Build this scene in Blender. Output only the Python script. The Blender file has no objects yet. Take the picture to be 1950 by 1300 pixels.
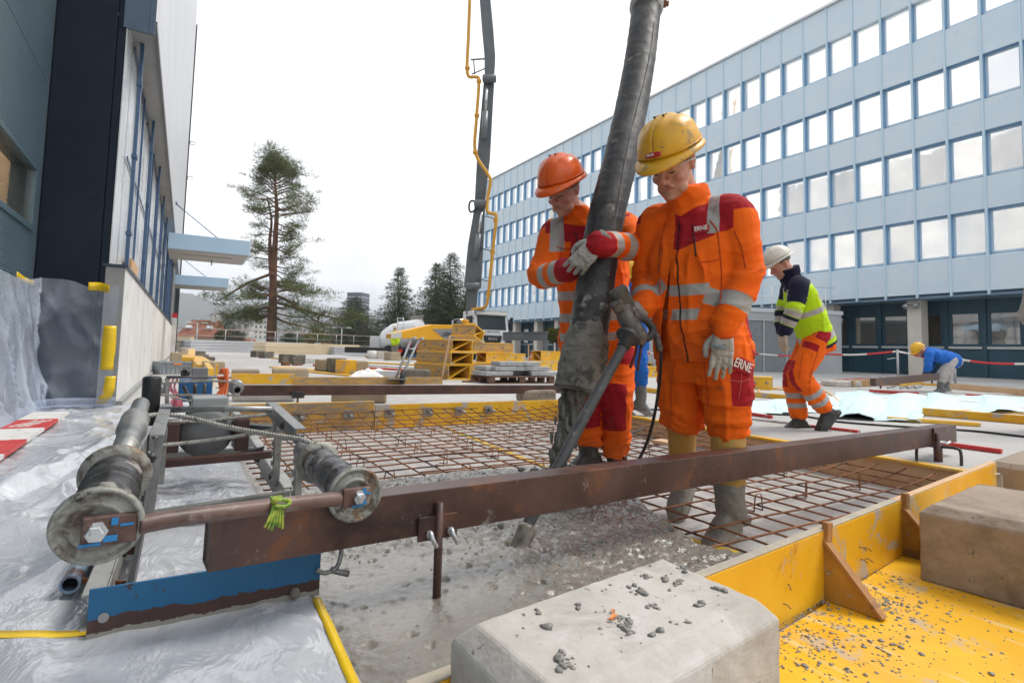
import bpy, bmesh, math, random
import numpy as np
from mathutils import Vector, Matrix, noise as mnoise
R = math.radians
scn = bpy.context.scene
COL = scn.collection
random.seed(7)
rng = np.random.default_rng(7)

# ------------------------------------------------------------------ camera
FPX, PPX, PPY = 1060.0, 975.0, 593.0
YAW, PITCH, ROLL, CH = R(30.99776), R(3.95), R(1.43), 0.80
_f = np.array([math.sin(YAW)*math.cos(PITCH), math.cos(YAW)*math.cos(PITCH), math.sin(PITCH)])
_r0 = np.array([math.cos(YAW), -math.sin(YAW), 0.0]); _u0 = np.cross(_r0, _f)
_r = math.cos(ROLL)*_r0 + math.sin(ROLL)*_u0
_u = -math.sin(ROLL)*_r0 + math.cos(ROLL)*_u0
cam = bpy.data.cameras.new('camera')
camo = bpy.data.objects.new('camera', cam); COL.objects.link(camo)
M = Matrix(((_r[0], _u[0], -_f[0], 0), (_r[1], _u[1], -_f[1], 0), (_r[2], _u[2], -_f[2], CH), (0, 0, 0, 1)))
camo.matrix_world = M
cam.sensor_width = 36; cam.sensor_fit = 'HORIZONTAL'; cam.lens = FPX/1950*36
cam.shift_y = -(650-PPY)/1950
cam.clip_start = 0.05; cam.clip_end = 9000
scn.camera = camo

def at(px, py, z=None, X=None, Y=None, D=None):
    """point of the place seen at photo pixel (px,py), on the plane z=, X=, Y= or at depth D"""
    d = _f + _r*(px-PPX)/FPX - _u*(py-PPY)/FPX
    t = (z-CH)/d[2] if z is not None else X/d[0] if X is not None else Y/d[1] if Y is not None else D
    return Vector((d[0]*t, d[1]*t, CH+d[2]*t))
def depth(p): return float((np.array(p)-np.array([0, 0, CH])) @ _f)

# ------------------------------------------------------------------ world, sun, exposure
SUN_EL, SUN_AZ = R(56), R(104)
w = bpy.data.worlds.new('World'); scn.world = w; w.use_nodes = True
nt = w.node_tree; nt.nodes.clear()
N = nt.nodes.new; L = nt.links.new
out = N('ShaderNodeOutputWorld'); mix = N('ShaderNodeMixShader')
sky = N('ShaderNodeTexSky'); sky.sky_type = 'NISHITA'; sky.sun_disc = False
sky.sun_elevation = SUN_EL; sky.sun_rotation = SUN_AZ
b1 = N('ShaderNodeBackground'); b1.inputs[1].default_value = 0.10; L(sky.outputs[0], b1.inputs[0])
tc = N('ShaderNodeTexCoord'); mp = N('ShaderNodeMapping'); mp.inputs['Scale'].default_value = (1.0, 1.0, 2.2)
L(tc.outputs['Generated'], mp.inputs[0])
n1 = N('ShaderNodeTexNoise'); n1.inputs['Scale'].default_value = 1.6; n1.inputs['Detail'].default_value = 5; n1.inputs['Roughness'].default_value = .52
L(mp.outputs[0], n1.inputs[0])
cr = N('ShaderNodeValToRGB'); cr.color_ramp.elements[0].position = .36; cr.color_ramp.elements[0].color = (.41, .42, .44, 1)
cr.color_ramp.elements[1].position = .70; cr.color_ramp.elements[1].color = (.90, .90, .905, 1)
L(n1.outputs[0], cr.inputs[0])
b2 = N('ShaderNodeBackground'); b2.inputs[1].default_value = 1.0; L(cr.outputs[0], b2.inputs[0])
mix.inputs[0].default_value = .93
L(b1.outputs[0], mix.inputs[1]); L(b2.outputs[0], mix.inputs[2]); L(mix.outputs[0], out.inputs[0])
sl = bpy.data.lights.new('sun', 'SUN'); sl.energy = 1.25; sl.angle = R(22); sl.color = (1, .95, .88)
so = bpy.data.objects.new('sun', sl); COL.objects.link(so)
_sd = Vector((math.sin(SUN_AZ)*math.cos(SUN_EL), math.cos(SUN_AZ)*math.cos(SUN_EL), math.sin(SUN_EL)))
so.rotation_euler = _sd.to_track_quat('Z', 'Y').to_euler(); so.location = (0, 0, 40)
scn.view_settings.view_transform = 'Standard'; scn.view_settings.look = 'None'
scn.view_settings.exposure = 1.08; scn.view_settings.gamma = 1
scn.view_settings.use_curve_mapping = False

# ------------------------------------------------------------------ materials
def hexc(r, g, b):
    f = lambda c: (c/255/12.92) if c <= 10 else ((c/255+.055)/1.055)**2.4
    return (f(r), f(g), f(b))
class NT:
    def __init__(s, name):
        s.m = bpy.data.materials.new(name); s.m.use_nodes = True
        s.t = s.m.node_tree; s.b = s.t.nodes['Principled BSDF']; s.o = s.t.nodes['Material Output']
    def n(s, typ, **k):
        x = s.t.nodes.new('ShaderNode'+typ)
        for a, v in k.items(): setattr(x, a, v)
        return x
    def l(s, a, b): s.t.links.new(a, b)
    def pos(s, scale=(1, 1, 1), obj=False):
        if obj: src = s.n('TexCoord').outputs['Object']
        else: src = s.n('NewGeometry').outputs['Position']
        m = s.n('Mapping'); m.inputs['Scale'].default_value = scale; s.l(src, m.inputs[0]); return m.outputs[0]
    def noise(s, v, scale, detail=4, rough=.55, dist=0):
        x = s.n('TexNoise'); x.inputs['Scale'].default_value = scale; x.inputs['Detail'].default_value = detail
        x.inputs['Roughness'].default_value = rough; x.inputs['Distortion'].default_value = dist
        s.l(v, x.inputs[0]); return x.outputs[0]
    def ramp(s, v, a, b, ca=(0, 0, 0), cb=(1, 1, 1)):
        x = s.n('ValToRGB'); e = x.color_ramp.elements
        e[0].position = a; e[1].position = b; e[0].color = (*ca, 1); e[1].color = (*cb, 1); s.l(v, x.inputs[0]); return x.outputs[0]
    def mix(s, f, a, b, typ='MIX'):
        x = s.n('Mix', data_type='RGBA', blend_type=typ)
        for i, v in ((0, f), (6, a), (7, b)):
            if isinstance(v, (int, float)): x.inputs[i].default_value = v
            elif isinstance(v, tuple): x.inputs[i].default_value = (*v, 1)
            else: s.l(v, x.inputs[i])
        return x.outputs[2]
    def math(s, op, a, b=0.0, c=None):
        x = s.n('Math', operation=op)
        for i, v in enumerate((a, b, c)):
            if v is None: continue
            if isinstance(v, (int, float)): x.inputs[i].default_value = v
            else: s.l(v, x.inputs[i])
        return x.outputs[0]
    def attr(s, name): return s.n('Attribute', attribute_name=name).outputs['Fac']
    def bump(s, h, strength=.3, dist=.01, nrm=None):
        x = s.n('Bump'); x.inputs['Strength'].default_value = strength; x.inputs['Distance'].default_value = dist
        s.l(h, x.inputs['Height'])
        if nrm is not None: s.l(nrm, x.inputs['Normal'])
        s.l(x.outputs[0], s.b.inputs['Normal']); return x.outputs[0]
    def set(s, **k):
        for a, v in k.items():
            i = s.b.inputs[a.replace('_', ' ')]
            if isinstance(v, (int, float)): i.default_value = v
            elif isinstance(v, tuple): i.default_value = (*v, 1) if len(v) == 3 and len(i.default_value) == 4 else v
            else: s.l(v, i)
MATS = {}
def pm(name, c1, c2=None, scale=6, rough=.6, rvar=.12, metal=0, bump=.15, bscale=None, bdist=.006, layers=(), sc=(1, 1, 1), spec=.5, coat=0, obj=False, rnd=.0):
    """noise-varied surface; layers = (colour, scale, lo, hi[, roughness]) patches of dirt, wear or stain"""
    if name in MATS: return MATS[name]
    t = NT(name); v = t.pos(sc, obj)
    c2 = c2 or tuple(x*.75 for x in c1)
    n = t.noise(v, scale, 6, .6)
    c = t.mix(t.ramp(n, .38, .62), c1, c2)
    r = t.math('MULTIPLY_ADD', n, rvar*2, rough-rvar)
    for ly in layers:
        f = t.ramp(t.noise(v, ly[1], 7, .68, .5), ly[2]-.045, ly[3]-.035)
        c = t.mix(f, c, ly[0])
        if len(ly) > 4: r = t.mix(f, r, (ly[4],)*3)
    if rnd:
        oi = t.n('ObjectInfo').outputs['Random']
        hs = t.n('HueSaturation'); t.l(c, hs.inputs['Color']); t.l(t.math('MULTIPLY_ADD', oi, rnd*2, 1-rnd), hs.inputs['Value']); c = hs.outputs[0]
    t.set(Base_Color=c, Roughness=r, Metallic=metal, Specular_IOR_Level=spec, Coat_Weight=coat)
    if bump: t.bump(t.noise(v, bscale or scale*6, 6, .65), bump, bdist)
    MATS[name] = t.m; return t.m
def mat(name, c, rough=.5, metal=0, emit=None):
    if name in MATS: return MATS[name]
    t = NT(name); t.set(Base_Color=c, Roughness=rough, Metallic=metal)
    if emit: t.set(Emission_Color=c, Emission_Strength=emit)
    MATS[name] = t.m; return t.m

# ------------------------------------------------------------------ mesh building
def V(*a): return Vector(a[0]) if len(a) == 1 else Vector(a)
def frame_to(d, up=(0, 0, 1)):
    d = V(d).normalized(); u = V(up)
    if abs(d.dot(u)) > .98: u = V(0, 1, 0) if abs(d.y) < .9 else V(1, 0, 0)
    x = u.cross(d).normalized(); y = d.cross(x); return x, y, d
def spline(pts, n=8, closed=False):
    P = [np.array(p, float) for p in pts]
    if len(P) < 3 or n < 2: return [V(p) for p in P]
    o = []
    for i in range(len(P)-1):
        a = P[i-1] if i else 2*P[0]-P[1]; b, c = P[i], P[i+1]; d = P[i+2] if i+2 < len(P) else 2*P[-1]-P[-2]
        for k in range(n):
            t = k/n; o.append(.5*((2*b)+(c-a)*t+(2*a-5*b+4*c-d)*t*t+(3*b-a-3*c+d)*t**3))
    o.append(P[-1]); return [V(*p[:3]) if len(p) == 3 else p for p in o]
class MB:
    def __init__(s): s.v = []; s.f = []; s.m = []; s.sm = []; s.mi = 0; s.smooth = False
    def add(s, vs, fs, smooth=None, mi=None):
        o = len(s.v); s.v += [tuple(x) for x in vs]
        for f in fs:
            s.f.append([i+o for i in f]); s.m.append(s.mi if mi is None else mi); s.sm.append(s.smooth if smooth is None else smooth)
        return s
    def box(s, c, size, ax=None, mi=None):
        """box centred at c; ax = (x,y,z) axes or angle about z"""
        c = V(c); h = [x/2 for x in size]
        if ax is None: ax = (V(1, 0, 0), V(0, 1, 0), V(0, 0, 1))
        elif isinstance(ax, (int, float)): ax = (V(math.cos(ax), math.sin(ax), 0), V(-math.sin(ax), math.cos(ax), 0), V(0, 0, 1))
        vs = [c+ax[0]*h[0]*i+ax[1]*h[1]*j+ax[2]*h[2]*k for k in (-1, 1) for j in (-1, 1) for i in (-1, 1)]
        return s.add(vs, [(0, 2, 3, 1), (4, 5, 7, 6), (0, 1, 5, 4), (2, 6, 7, 3), (0, 4, 6, 2), (1, 3, 7, 5)], False, mi)
    def bb(s, a, b, mi=None): return s.box([(x+y)/2 for x, y in zip(a, b)], [abs(y-x) for x, y in zip(a, b)], mi=mi)
    def bar(s, a, b, wd, ht, up=(0, 0, 1), mi=None):
        a, b = V(a), V(b); x, y, d = frame_to(b-a, up)
        return s.box((a+b)/2, (wd, ht, (b-a).length), (x, y, d), mi)
    def tube(s, pts, r, n=10, caps=True, mi=None, smooth=True, ell=None):
        pts = [V(p) for p in pts]; rs = r if hasattr(r, '__len__') else [r]*len(pts)
        vs = []; px = None
        for i, p in enumerate(pts):
            d = (pts[min(i+1, len(pts)-1)]-pts[max(i-1, 0)])
            if d.length < 1e-9: d = V(0, 0, 1)
            d.normalize()
            if px is None: x, y, _ = frame_to(d)
            else:
                x = (px-d*px.dot(d)); x = x.normalized() if x.length > 1e-6 else frame_to(d)[0]; y = d.cross(x)
            px = x
            for k in range(n):
                a = 2*math.pi*k/n; vs.append(p+x*math.cos(a)*rs[i]+y*math.sin(a)*rs[i]*(ell or 1))
        fs = [(i*n+k, i*n+(k+1) % n, (i+1)*n+(k+1) % n, (i+1)*n+k) for i in range(len(pts)-1) for k in range(n)]
        s.add(vs, fs, smooth, mi)
        if caps:
            o = len(s.v)-len(vs); s.f += [[o+k for k in range(n-1, -1, -1)], [o+(len(pts)-1)*n+k for k in range(n)]]
            s.m += [s.mi if mi is None else mi]*2; s.sm += [False]*2
        return s
    def cyl(s, a, b, r, r2=None, n=16, mi=None, caps=True): return s.tube([a, b], [r, r if r2 is None else r2], n, caps, mi)
    def lathe(s, a, axis, prof, n=20, mi=None, smooth=True, caps=True):
        """prof = [(distance along axis, radius)]"""
        a = V(a); x, y, d = frame_to(axis); vs = []
        for h, r in prof:
            for k in range(n): t = 2*math.pi*k/n; vs.append(a+d*h+x*math.cos(t)*r+y*math.sin(t)*r)
        fs = [(i*n+k, i*n+(k+1) % n, (i+1)*n+(k+1) % n, (i+1)*n+k) for i in range(len(prof)-1) for k in range(n)]
        s.add(vs, fs, smooth, mi)
        if caps:
            o = len(s.v)-len(vs)
            s.f += [[o+k for k in range(n-1, -1, -1)], [o+(len(prof)-1)*n+k for k in range(n)]]; s.m += [s.mi if mi is None else mi]*2; s.sm += [False]*2
        return s
    def prism(s, poly, vec, mi=None):
        n = len(poly); p = [V(q) for q in poly]; v = V(vec)
        return s.add(p+[q+v for q in p], [list(range(n-1, -1, -1)), list(range(n, 2*n))]+[(i, (i+1) % n, n+(i+1) % n, n+i) for i in range(n)], False, mi)
    def grid(s, fn, nu, nv, mi=None, smooth=True):
        vs = [fn(i/nu, j/nv) for j in range(nv+1) for i in range(nu+1)]
        return s.add(vs, [(j*(nu+1)+i, j*(nu+1)+i+1, (j+1)*(nu+1)+i+1, (j+1)*(nu+1)+i) for j in range(nv) for i in range(nu)], smooth, mi)
    def sphere(s, c, r, n=10, ax=None, mi=None):
        c = V(c); rr = r if hasattr(r, '__len__') else (r, r, r)
        ax = ax or (V(1, 0, 0), V(0, 1, 0), V(0, 0, 1)); m = max(4, n//2+1); vs = []
        for j in range(m+1):
            ph = math.pi*j/m
            for k in range(n):
                t = 2*math.pi*k/n
                vs.append(c+ax[0]*rr[0]*math.sin(ph)*math.cos(t)+ax[1]*rr[1]*math.sin(ph)*math.sin(t)+ax[2]*rr[2]*math.cos(ph))
        return s.add(vs, [(j*n+k, (j+1)*n+k, (j+1)*n+(k+1) % n, j*n+(k+1) % n) for j in range(m) for k in range(n)], True, mi)
    def build(s, name, mats, parent=None, bevel=0, org=None, seg=2):
        me = bpy.data.meshes.new(name); vs = np.array(s.v, float).reshape(-1, 3)
        if parent is not None: o0 = np.array(worg(parent))
        elif org is not None: o0 = np.array(org, float)
        else: o0 = np.array([(vs[:, 0].min()+vs[:, 0].max())/2, (vs[:, 1].min()+vs[:, 1].max())/2, vs[:, 2].min()])
        me.from_pydata((vs-o0).tolist(), [], s.f)
        for m in (mats if isinstance(mats, (list, tuple)) else [mats]): me.materials.append(m)
        me.polygons.foreach_set('material_index', s.m); me.polygons.foreach_set('use_smooth', s.sm)
        me.validate(); me.update()
        o = bpy.data.objects.new(name, me); COL.objects.link(o)
        if parent is not None: o.parent = parent
        else: o.location = o0
        if bevel:
            b = o.modifiers.new('bevel', 'BEVEL'); b.width = bevel; b.segments = seg; b.limit_method = 'ANGLE'; b.angle_limit = R(35); b.use_clamp_overlap = True
        return o
def worg(o):
    p = V(0, 0, 0)
    while o is not None: p = p+o.location; o = o.parent
    return p
def thing(name, label, cat, loc=(0, 0, 0), group=None):
    o = bpy.data.objects.new(name, None); o.empty_display_size = .1; COL.objects.link(o); o.location = loc
    return tag(o, label, cat, group)
def tag(o, label, cat, group=None, kind=None):
    if label: o['label'] = label
    if cat: o['category'] = cat
    if group: o['group'] = group
    if kind: o['kind'] = kind
    return o
def struct(o): o['kind'] = 'structure'; return o
def stuff(o, label=None, cat=None):
    tag(o, label, cat); o['kind'] = 'stuff'; return o
def dup(root, loc, rz=0.0, label=None, group=None, scale=None):
    def rec(o, par):
        c = o.copy(); COL.objects.link(c)
        if par is not None: c.parent = par
        for ch in [q for q in kids.get(o.name, ())]: rec(ch, c)
        return c
    kids = {}
    for q in list(COL.objects):
        if q.parent is not None: kids.setdefault(q.parent.name, []).append(q)
    r = rec(root, None); r.location = loc; r.rotation_euler = (0, 0, rz)
    if scale: r.scale = scale if hasattr(scale, '__len__') else (scale,)*3
    if label: r['label'] = label
    if group: r['group'] = group
    return r
def fbm(p, o=4): return mnoise.fractal(V(p), 1.0, 2.0, o)
def arrow_basis(yaw): return V(math.cos(yaw), math.sin(yaw), 0), V(-math.sin(yaw), math.cos(yaw), 0)
TZ = 0.17       # level of the terrace; the recess being poured has its floor at 0
# ================================================================== SETTING
def poly_obj(name, polys, z, m, thick=0):
    b = MB()
    for p in polys:
        b.add([(x, y, z) for x, y in p], [list(range(len(p)))])
    return b.build(name, m, org=(0, 0, 0))
m_land = pm('land', (.10, .11, .06), (.16, .15, .10), scale=.05, rough=.95, bump=0)
terrain = MB()
def land(u, v):
    x, y = -3500+7000*u, -600+7600*v
    return (x, y, -3.2)
terrain.grid(land, 40, 40)
struct(terrain.build('ground', m_land, org=(0, 0, 0)))

# wet sand coloured screed / asphalt of the terrace
t = NT('terrace'); v = t.pos()
n = t.noise(v, .35, 6, .6); n2 = t.noise(v, 2.3, 7, .65)
c = t.mix(t.ramp(n, .35, .65), (.37, .36, .345), (.49, .48, .465))
c = t.mix(t.math('MULTIPLY', t.ramp(n2, .45, .68), .5), c, (.29, .28, .265))
c = t.mix(t.ramp(t.noise(v, 7, 5, .7), .62, .72), c, (.56, .55, .535))
t.set(Base_Color=c, Roughness=t.math('MULTIPLY_ADD', n2, .5, .38)); t.bump(t.noise(v, 60, 5, .7), .25, .004)
MATS['terrace'] = t.m
m_terr = t.m
RX0, RX1, RY0, RY1 = .335, 3.95, 1.31, 5.45      # the recess
struct(poly_obj('terrace', [[(-3, -6), (RX0, -6), (RX0, 42.6), (-3, 40.6)], [(RX0, RY1), (RX1, RY1), (RX1, 44.9), (RX0, 42.6)],
                            [(RX1, RY0), (80, RY0), (80, 88), (RX1, 44.9)]], TZ, m_terr))
m_slab = pm('slab', (.36, .345, .33), (.46, .445, .43), scale=2.2, rough=.55, bump=.3, bscale=45, layers=[((.23, .22, .205), 5, .58, .70), ((.52, .50, .47), 9, .62, .7)])
struct(poly_obj('recess_floor', [[(RX0-.02, -3), (80, -3), (80, 1.4), (RX1+.02, 1.4), (RX1+.02, RY1+.02), (RX0-.02, RY1+.02)]], 0, m_slab))
b = MB()
b.bb((RX0-.1, -3, -.2), (RX0, 44, TZ-.006)); b.bb((RX0, RY1, -.2), (RX1, RY1+.1, TZ-.006)); b.bb((RX1, RY0+.02, -.2), (RX1+.1, RY1, TZ-.006)); b.bb((RX1+.1, RY0, -.2), (60, RY0+.1, TZ-.006))
struct(b.build('terrace_edge', m_slab))

# ---- far hills
m_hill = pm('wooded_hill', (.055, .06, .038), (.11, .095, .07), scale=.02, rough=1, bump=0)
def hill(name, x0, x1, y, hmax, seed, dep):
    b = MB()
    def fn(u, v):
        x = x0+(x1-x0)*u; h = hmax*(.72+.55*fbm((x/420+seed, seed*1.7, 0), 5))
        h *= math.sin(math.pi*min(1, max(0, u)))**.45
        yy = y+dep*v; k = math.sin(math.pi*min(v*.9+.02, .92))
        zz = -3.2+h*k+(6*fbm((x/30, yy/30, seed), 4)+2.5*fbm((x/9, yy/9, seed), 3))*min(1, k*1.5)
        return (x, yy, zz)
    b.grid(fn, 260, 24)
    return struct(b.build(name, m_hill, org=((x0+x1)/2, y, -3.2)))
hill('hills', -900, 1200, 1250, 150, 3.1, 700)
hill('hills', -200, 1900, 1600, 150, 8.4, 700)

# ================================================================== LEFT BUILDING
_d = at(352, 650, D=1)-V(0, 0, CH); _a = math.atan2(_d.x, _d.y)
EV = V(math.sin(_a), math.cos(_a), 0); EU = V(math.cos(_a), -math.sin(_a), 0)
LO = V(-.455, 6.503, 0)
def lb(u, v, z): return LO+EU*u+EV*v+V(0, 0, z)
LAX = (EU, EV, V(0, 0, 1))
def lbox(mb, u0, u1, v0, v1, z0, z1, mi=None): return mb.box(lb((u0+u1)/2, (v0+v1)/2, (z0+z1)/2), (abs(u1-u0), abs(v1-v0), abs(z1-z0)), LAX, mi)
m_navy = pm('navy_steel', (.0065, .014, .026), (.009, .018, .031), scale=3, rough=.42, bump=.02, spec=.2, layers=[((.02, .028, .035), 5, .66, .8)])
m_conc = pm('plinth_concrete', (.60, .595, .58), (.68, .675, .66), scale=1.6, rough=.8, bump=.12, bscale=30, layers=[((.47, .46, .44), 2.6, .60, .75)])
m_conc_d = pm('grey_render', (.25, .255, .255), (.30, .305, .30), scale=6, rough=.9, bump=.3, bscale=90)
m_bframe = mat('blue_frame', (.055, .105, .20), .4)
m_clad = pm('ribbed_cladding', (.53, .53, .54), (.60, .60, .61), scale=.8, rough=.33, metal=.55, bump=.02)
m_soff = pm('soffit', (.28, .29, .30), (.35, .36, .37), scale=1.5, rough=.5, bump=.05)
m_canopy = pm('canopy_blue', (.36, .52, .68), (.40, .56, .71), scale=1, rough=.35, bump=.02)
m_grey = mat('grey_paint', (.34, .36, .38), .5)
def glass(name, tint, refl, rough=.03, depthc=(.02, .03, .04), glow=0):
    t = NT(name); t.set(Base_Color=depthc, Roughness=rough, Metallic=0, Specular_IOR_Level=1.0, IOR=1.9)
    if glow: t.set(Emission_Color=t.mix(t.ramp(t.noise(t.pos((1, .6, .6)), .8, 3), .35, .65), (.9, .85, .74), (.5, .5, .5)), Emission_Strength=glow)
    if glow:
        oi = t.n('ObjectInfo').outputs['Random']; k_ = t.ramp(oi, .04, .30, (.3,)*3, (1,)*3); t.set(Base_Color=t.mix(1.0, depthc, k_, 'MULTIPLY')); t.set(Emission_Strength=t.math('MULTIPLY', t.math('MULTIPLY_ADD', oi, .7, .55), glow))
    g = t.n('BsdfGlossy'); g.inputs['Color'].default_value = (*tint, 1); g.inputs['Roughness'].default_value = rough
    bp_ = t.n('Bump'); bp_.inputs['Strength'].default_value = .12; bp_.inputs['Distance'].default_value = .05; t.l(t.noise(t.pos(), .9, 2), bp_.inputs['Height']); t.l(bp_.outputs[0], g.inputs['Normal'])
    lw = t.n('LayerWeight'); lw.inputs[0].default_value = .35
    f = t.math('MULTIPLY_ADD', lw.outputs['Fresnel'], 1-refl, refl)
    ms = t.n('MixShader'); t.l(f, ms.inputs[0]); t.l(t.b.outputs[0], ms.inputs[1]); t.l(g.outputs[0], ms.inputs[2]); t.l(ms.outputs[0], t.o.inputs[0])
    MATS[name] = t.m; return t.m
m_pane_l = pm('hall_glass', (.50, .53, .56), (.62, .65, .67), scale=.7, rough=.28, bump=.02)
LB = thing('factory_hall', 'tall hall with ribbed metal cladding, navy steel column and glazed strip over a concrete plinth', 'building', (-.6, 6.5, TZ))
VL = 27.5
b = MB(); lbox(b, -.16, 0, .02, VL, TZ-.1, 1.50); b.build('plinth_wall', m_conc, LB, .006)
b = MB(); lbox(b, -.155, -.004, .0, .024, TZ-.1, 1.497); b.build('plinth_end', m_conc_d, LB)
b = MB(); lbox(b, -.18, .02, -.015, VL, 1.50, 1.525); b.build('wall_coping', mat('dark_coping', (.03, .045, .075), .4), LB)
for k in range(6):
    b = MB(); vv = 3.0*(k+1); lbox(b, -.006, .0015, vv, vv+.012, TZ, 1.5); b.build('wall_joint', mat('joint_dark', (.30, .295, .28), .9), LB)
b = MB(); lbox(b, -.01, .045, .02, VL, TZ, TZ+.05); b.build('base_fillet', m_conc_d, LB)
# navy column
b = MB(); b.bb((-1.126, 6.503, TZ-.1), (-.665, 7.3, 12)); b.bb((-.657, 6.508, TZ-.1), (-.597, 7.3, 12)); b.bb((-.70, 6.53, TZ), (-.60, 7.29, 12))
b.build('column', m_navy, LB, .004)
b = MB(); b.bb((-1.150, 6.48, TZ-.1), (-1.128, 6.56, 12)); b.build('column_gasket', mat('black_gap', (.004, .004, .005), .6), LB)
# ribbed panel wall towards the camera
t = NT('ribbed_panel'); v = t.pos((0, 0, 1)); wv = t.n('TexWave', wave_type='BANDS', bands_direction='Z'); wv.inputs['Scale'].default_value = 16; wv.inputs['Distortion'].default_value = 0
t.l(v, wv.inputs[0]); nn = t.noise(t.pos(), 1.1, 4)
t.set(Base_Color=t.mix(t.ramp(nn, .3, .7), (.10, .155, .20), (.14, .20, .245)), Roughness=.34, Metallic=.3); t.bump(wv.outputs[0], .9, .012)
m_ribp = t.m
b = MB()
WY0, WY1, WZ0, WZ1 = 3.6, 6.24, 1.72, 2.30
for (y0, y1, z0, z1) in ((-1, WY0, TZ-.1, 3.10), (WY0, WY1, TZ-.1, WZ0), (WY0, WY1, WZ1, 3.10), (WY1, 6.5, TZ-.1, 3.10), (-1, 6.5, 3.108, 12)):
    b.bb((-1.3, y0, z0), (-1.13, y1, z1))
b.build('panel_wall', m_ribp, LB)
wi = MB(); f = .05
for (y0, y1, z0, z1) in ((WY0, WY1, WZ0, WZ0+f), (WY0, WY1, WZ1-f, WZ1), (WY0, WY0+f, WZ0+f, WZ1-f), (WY1-f, WY1, WZ0+f, WZ1-f)): wi.bb((-1.17, y0, z0), (-1.115, y1, z1))
wo = wi.build('window', mat('teal_frame', (.06, .10, .125), .35), LB, .004)
p = MB(); p.bb((-1.150, WY0+f, WZ0+f), (-1.146, WY1-f, WZ1-f))
t = NT('clear_pane'); tr = t.n('BsdfTransparent'); gl = t.n('BsdfGlossy'); gl.inputs['Roughness'].default_value = .02; ms = t.n('MixShader'); lw = t.n('LayerWeight'); lw.inputs[0].default_value = .28
t.l(t.math('MULTIPLY_ADD', lw.outputs['Fresnel'], .75, .06), ms.inputs[0]); t.l(tr.outputs[0], ms.inputs[1]); t.l(gl.outputs[0], ms.inputs[2]); t.l(ms.outputs[0], t.o.inputs[0]); m_clear = t.m
p.build('pane', m_clear, wo)
rm = MB(); rm.bb((-3.2, WY0-.2, 1.0), (-3.15, 7.4, 3.0)); rm.bb((-3.2, 7.4, 1.0), (-1.32, 7.45, 3.0)); rm.bb((-3.2, WY0-.25, 1.0), (-1.32, WY0-.2, 3.0)); rm.bb((-3.2, WY0-.2, .96), (-1.32, 7.4, 1.0)); rm.bb((-3.2, WY0-.2, 3.0), (-1.32, 7.4, 3.04))
rm.build('lit_room', mat('warm_wall', (.62, .54, .44), .8), LB)
lm = MB(); lm.bb((-3.1, 3.5, 2.93), (-1.45, 7.3, 2.99)); lm.build('ceiling_lamp', mat('warm_lamp', (1, .82, .60), .5, emit=2.6), LB)
# glazed strip
NB = 8
for k in range(NB):
    v0 = .5+k*2.42; fr = MB()
    lbox(fr, -.055, -.022, v0, v0+.07, 1.53, 4.0)
    for vv in (.78, 1.58): lbox(fr, -.112, -.088, v0+vv, v0+vv+.05, 1.53, 3.96)
    for zz in (1.54, 2.72, 3.92): lbox(fr, -.112, -.100, v0+.09, v0+2.38, zz, zz+.03)
    for zz in (1.9, 2.72, 3.5): lbox(fr, -.064, -.014, v0-.02, v0+.10, zz, zz+.035)
    fo = fr.build('window', m_bframe, LB)
    pn = MB(); lbox(pn, -.135, -.125, v0-.5, v0+1.92, 1.52, 3.97); pn.build('pane', m_pane_l, fo)
b = MB(); lbox(b, -.3, .085, .02, VL, 3.97, 4.0); b.build('soffit', m_soff, LB)
# ribbed overhanging cladding
b = MB(); pts = []; n = 0; vv = .0
while vv < VL:
    pts += [(.10, vv), (.10, vv+.13), (.07, vv+.15), (.07, vv+.21)]; vv += .23
prof = [lb(u, v, 4.0) for u, v in pts]; b.add(prof+[p+V(0, 0, 14) for p in prof], [(i, i+1, len(prof)+i+1, len(prof)+i) for i in range(len(prof)-1)])
b.build('upper_cladding', m_clad, LB)
b = MB(); lbox(b, .085, .115, -.005, VL, 3.93, 4.0); b.build('cladding_edge', mat('edge_dark', (.16, .165, .17), .4, .4), LB)
b = MB(); lbox(b, -.16, .05, -.01, .03, 3.86, 18); lbox(b, .052, .098, -.012, .03, 3.86, 18); b.build('end_flashing', pm('bluegrey_sheet', (.085, .12, .17), (.10, .14, .19), rough=.35, metal=.3), LB)
b = MB(); lbox(b, -.3, .16, VL, VL+.15, TZ, 18); b.build('corner_trim', mat('corner_dark', (.03, .035, .045), .5), LB)
for zz in (9.6, 11.5):
    b = MB(); lbox(b, .16, .45, VL+.02, VL+.08, zz, zz+.03); lbox(b, .16, .45, VL+.02, VL+.08, zz-.14, zz-.12); lbox(b, .16, .19, VL+.03, VL+.07, zz-.14, zz); b.build('wall_bracket', m_grey, LB)
# canopies
for (V0, u1) in ((10.7, 1.98), (21.8, 2.10)):
    cz = 3.26 if V0 < 15 else 3.3; dz = .42
    b = MB(); lbox(b, .0, u1, V0, V0+2.2, cz, cz+dz)
    c1 = b.build('entrance_canopy', m_canopy, LB, .008)
    b = MB(); lbox(b, .0, u1-.05, V0+.04, V0+2.16, cz-.012, cz-.002); lbox(b, .3, u1-.4, V0+.8, V0+1.05, cz-.03, cz-.013); b.build('canopy_underside', pm('canopy_soffit', (.33, .345, .36), (.38, .39, .40), rough=.6), c1)
    b = MB(); b.cyl(lb(.06, V0+.5, cz+1.35), lb(1.25, V0+.5, cz+dz), .014, n=8); b.cyl(lb(.06, V0+.5, cz+1.38), lb(.12, V0+.5, cz+1.30), .04, n=8); b.build('tie_rod', m_bframe, c1)
    b = MB(); b.cyl(lb(u1*.55, V0+1.6, cz-.16), lb(u1*.55, V0+1.6, cz), .02, n=8); b.build('downpipe', m_grey, c1)
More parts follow.
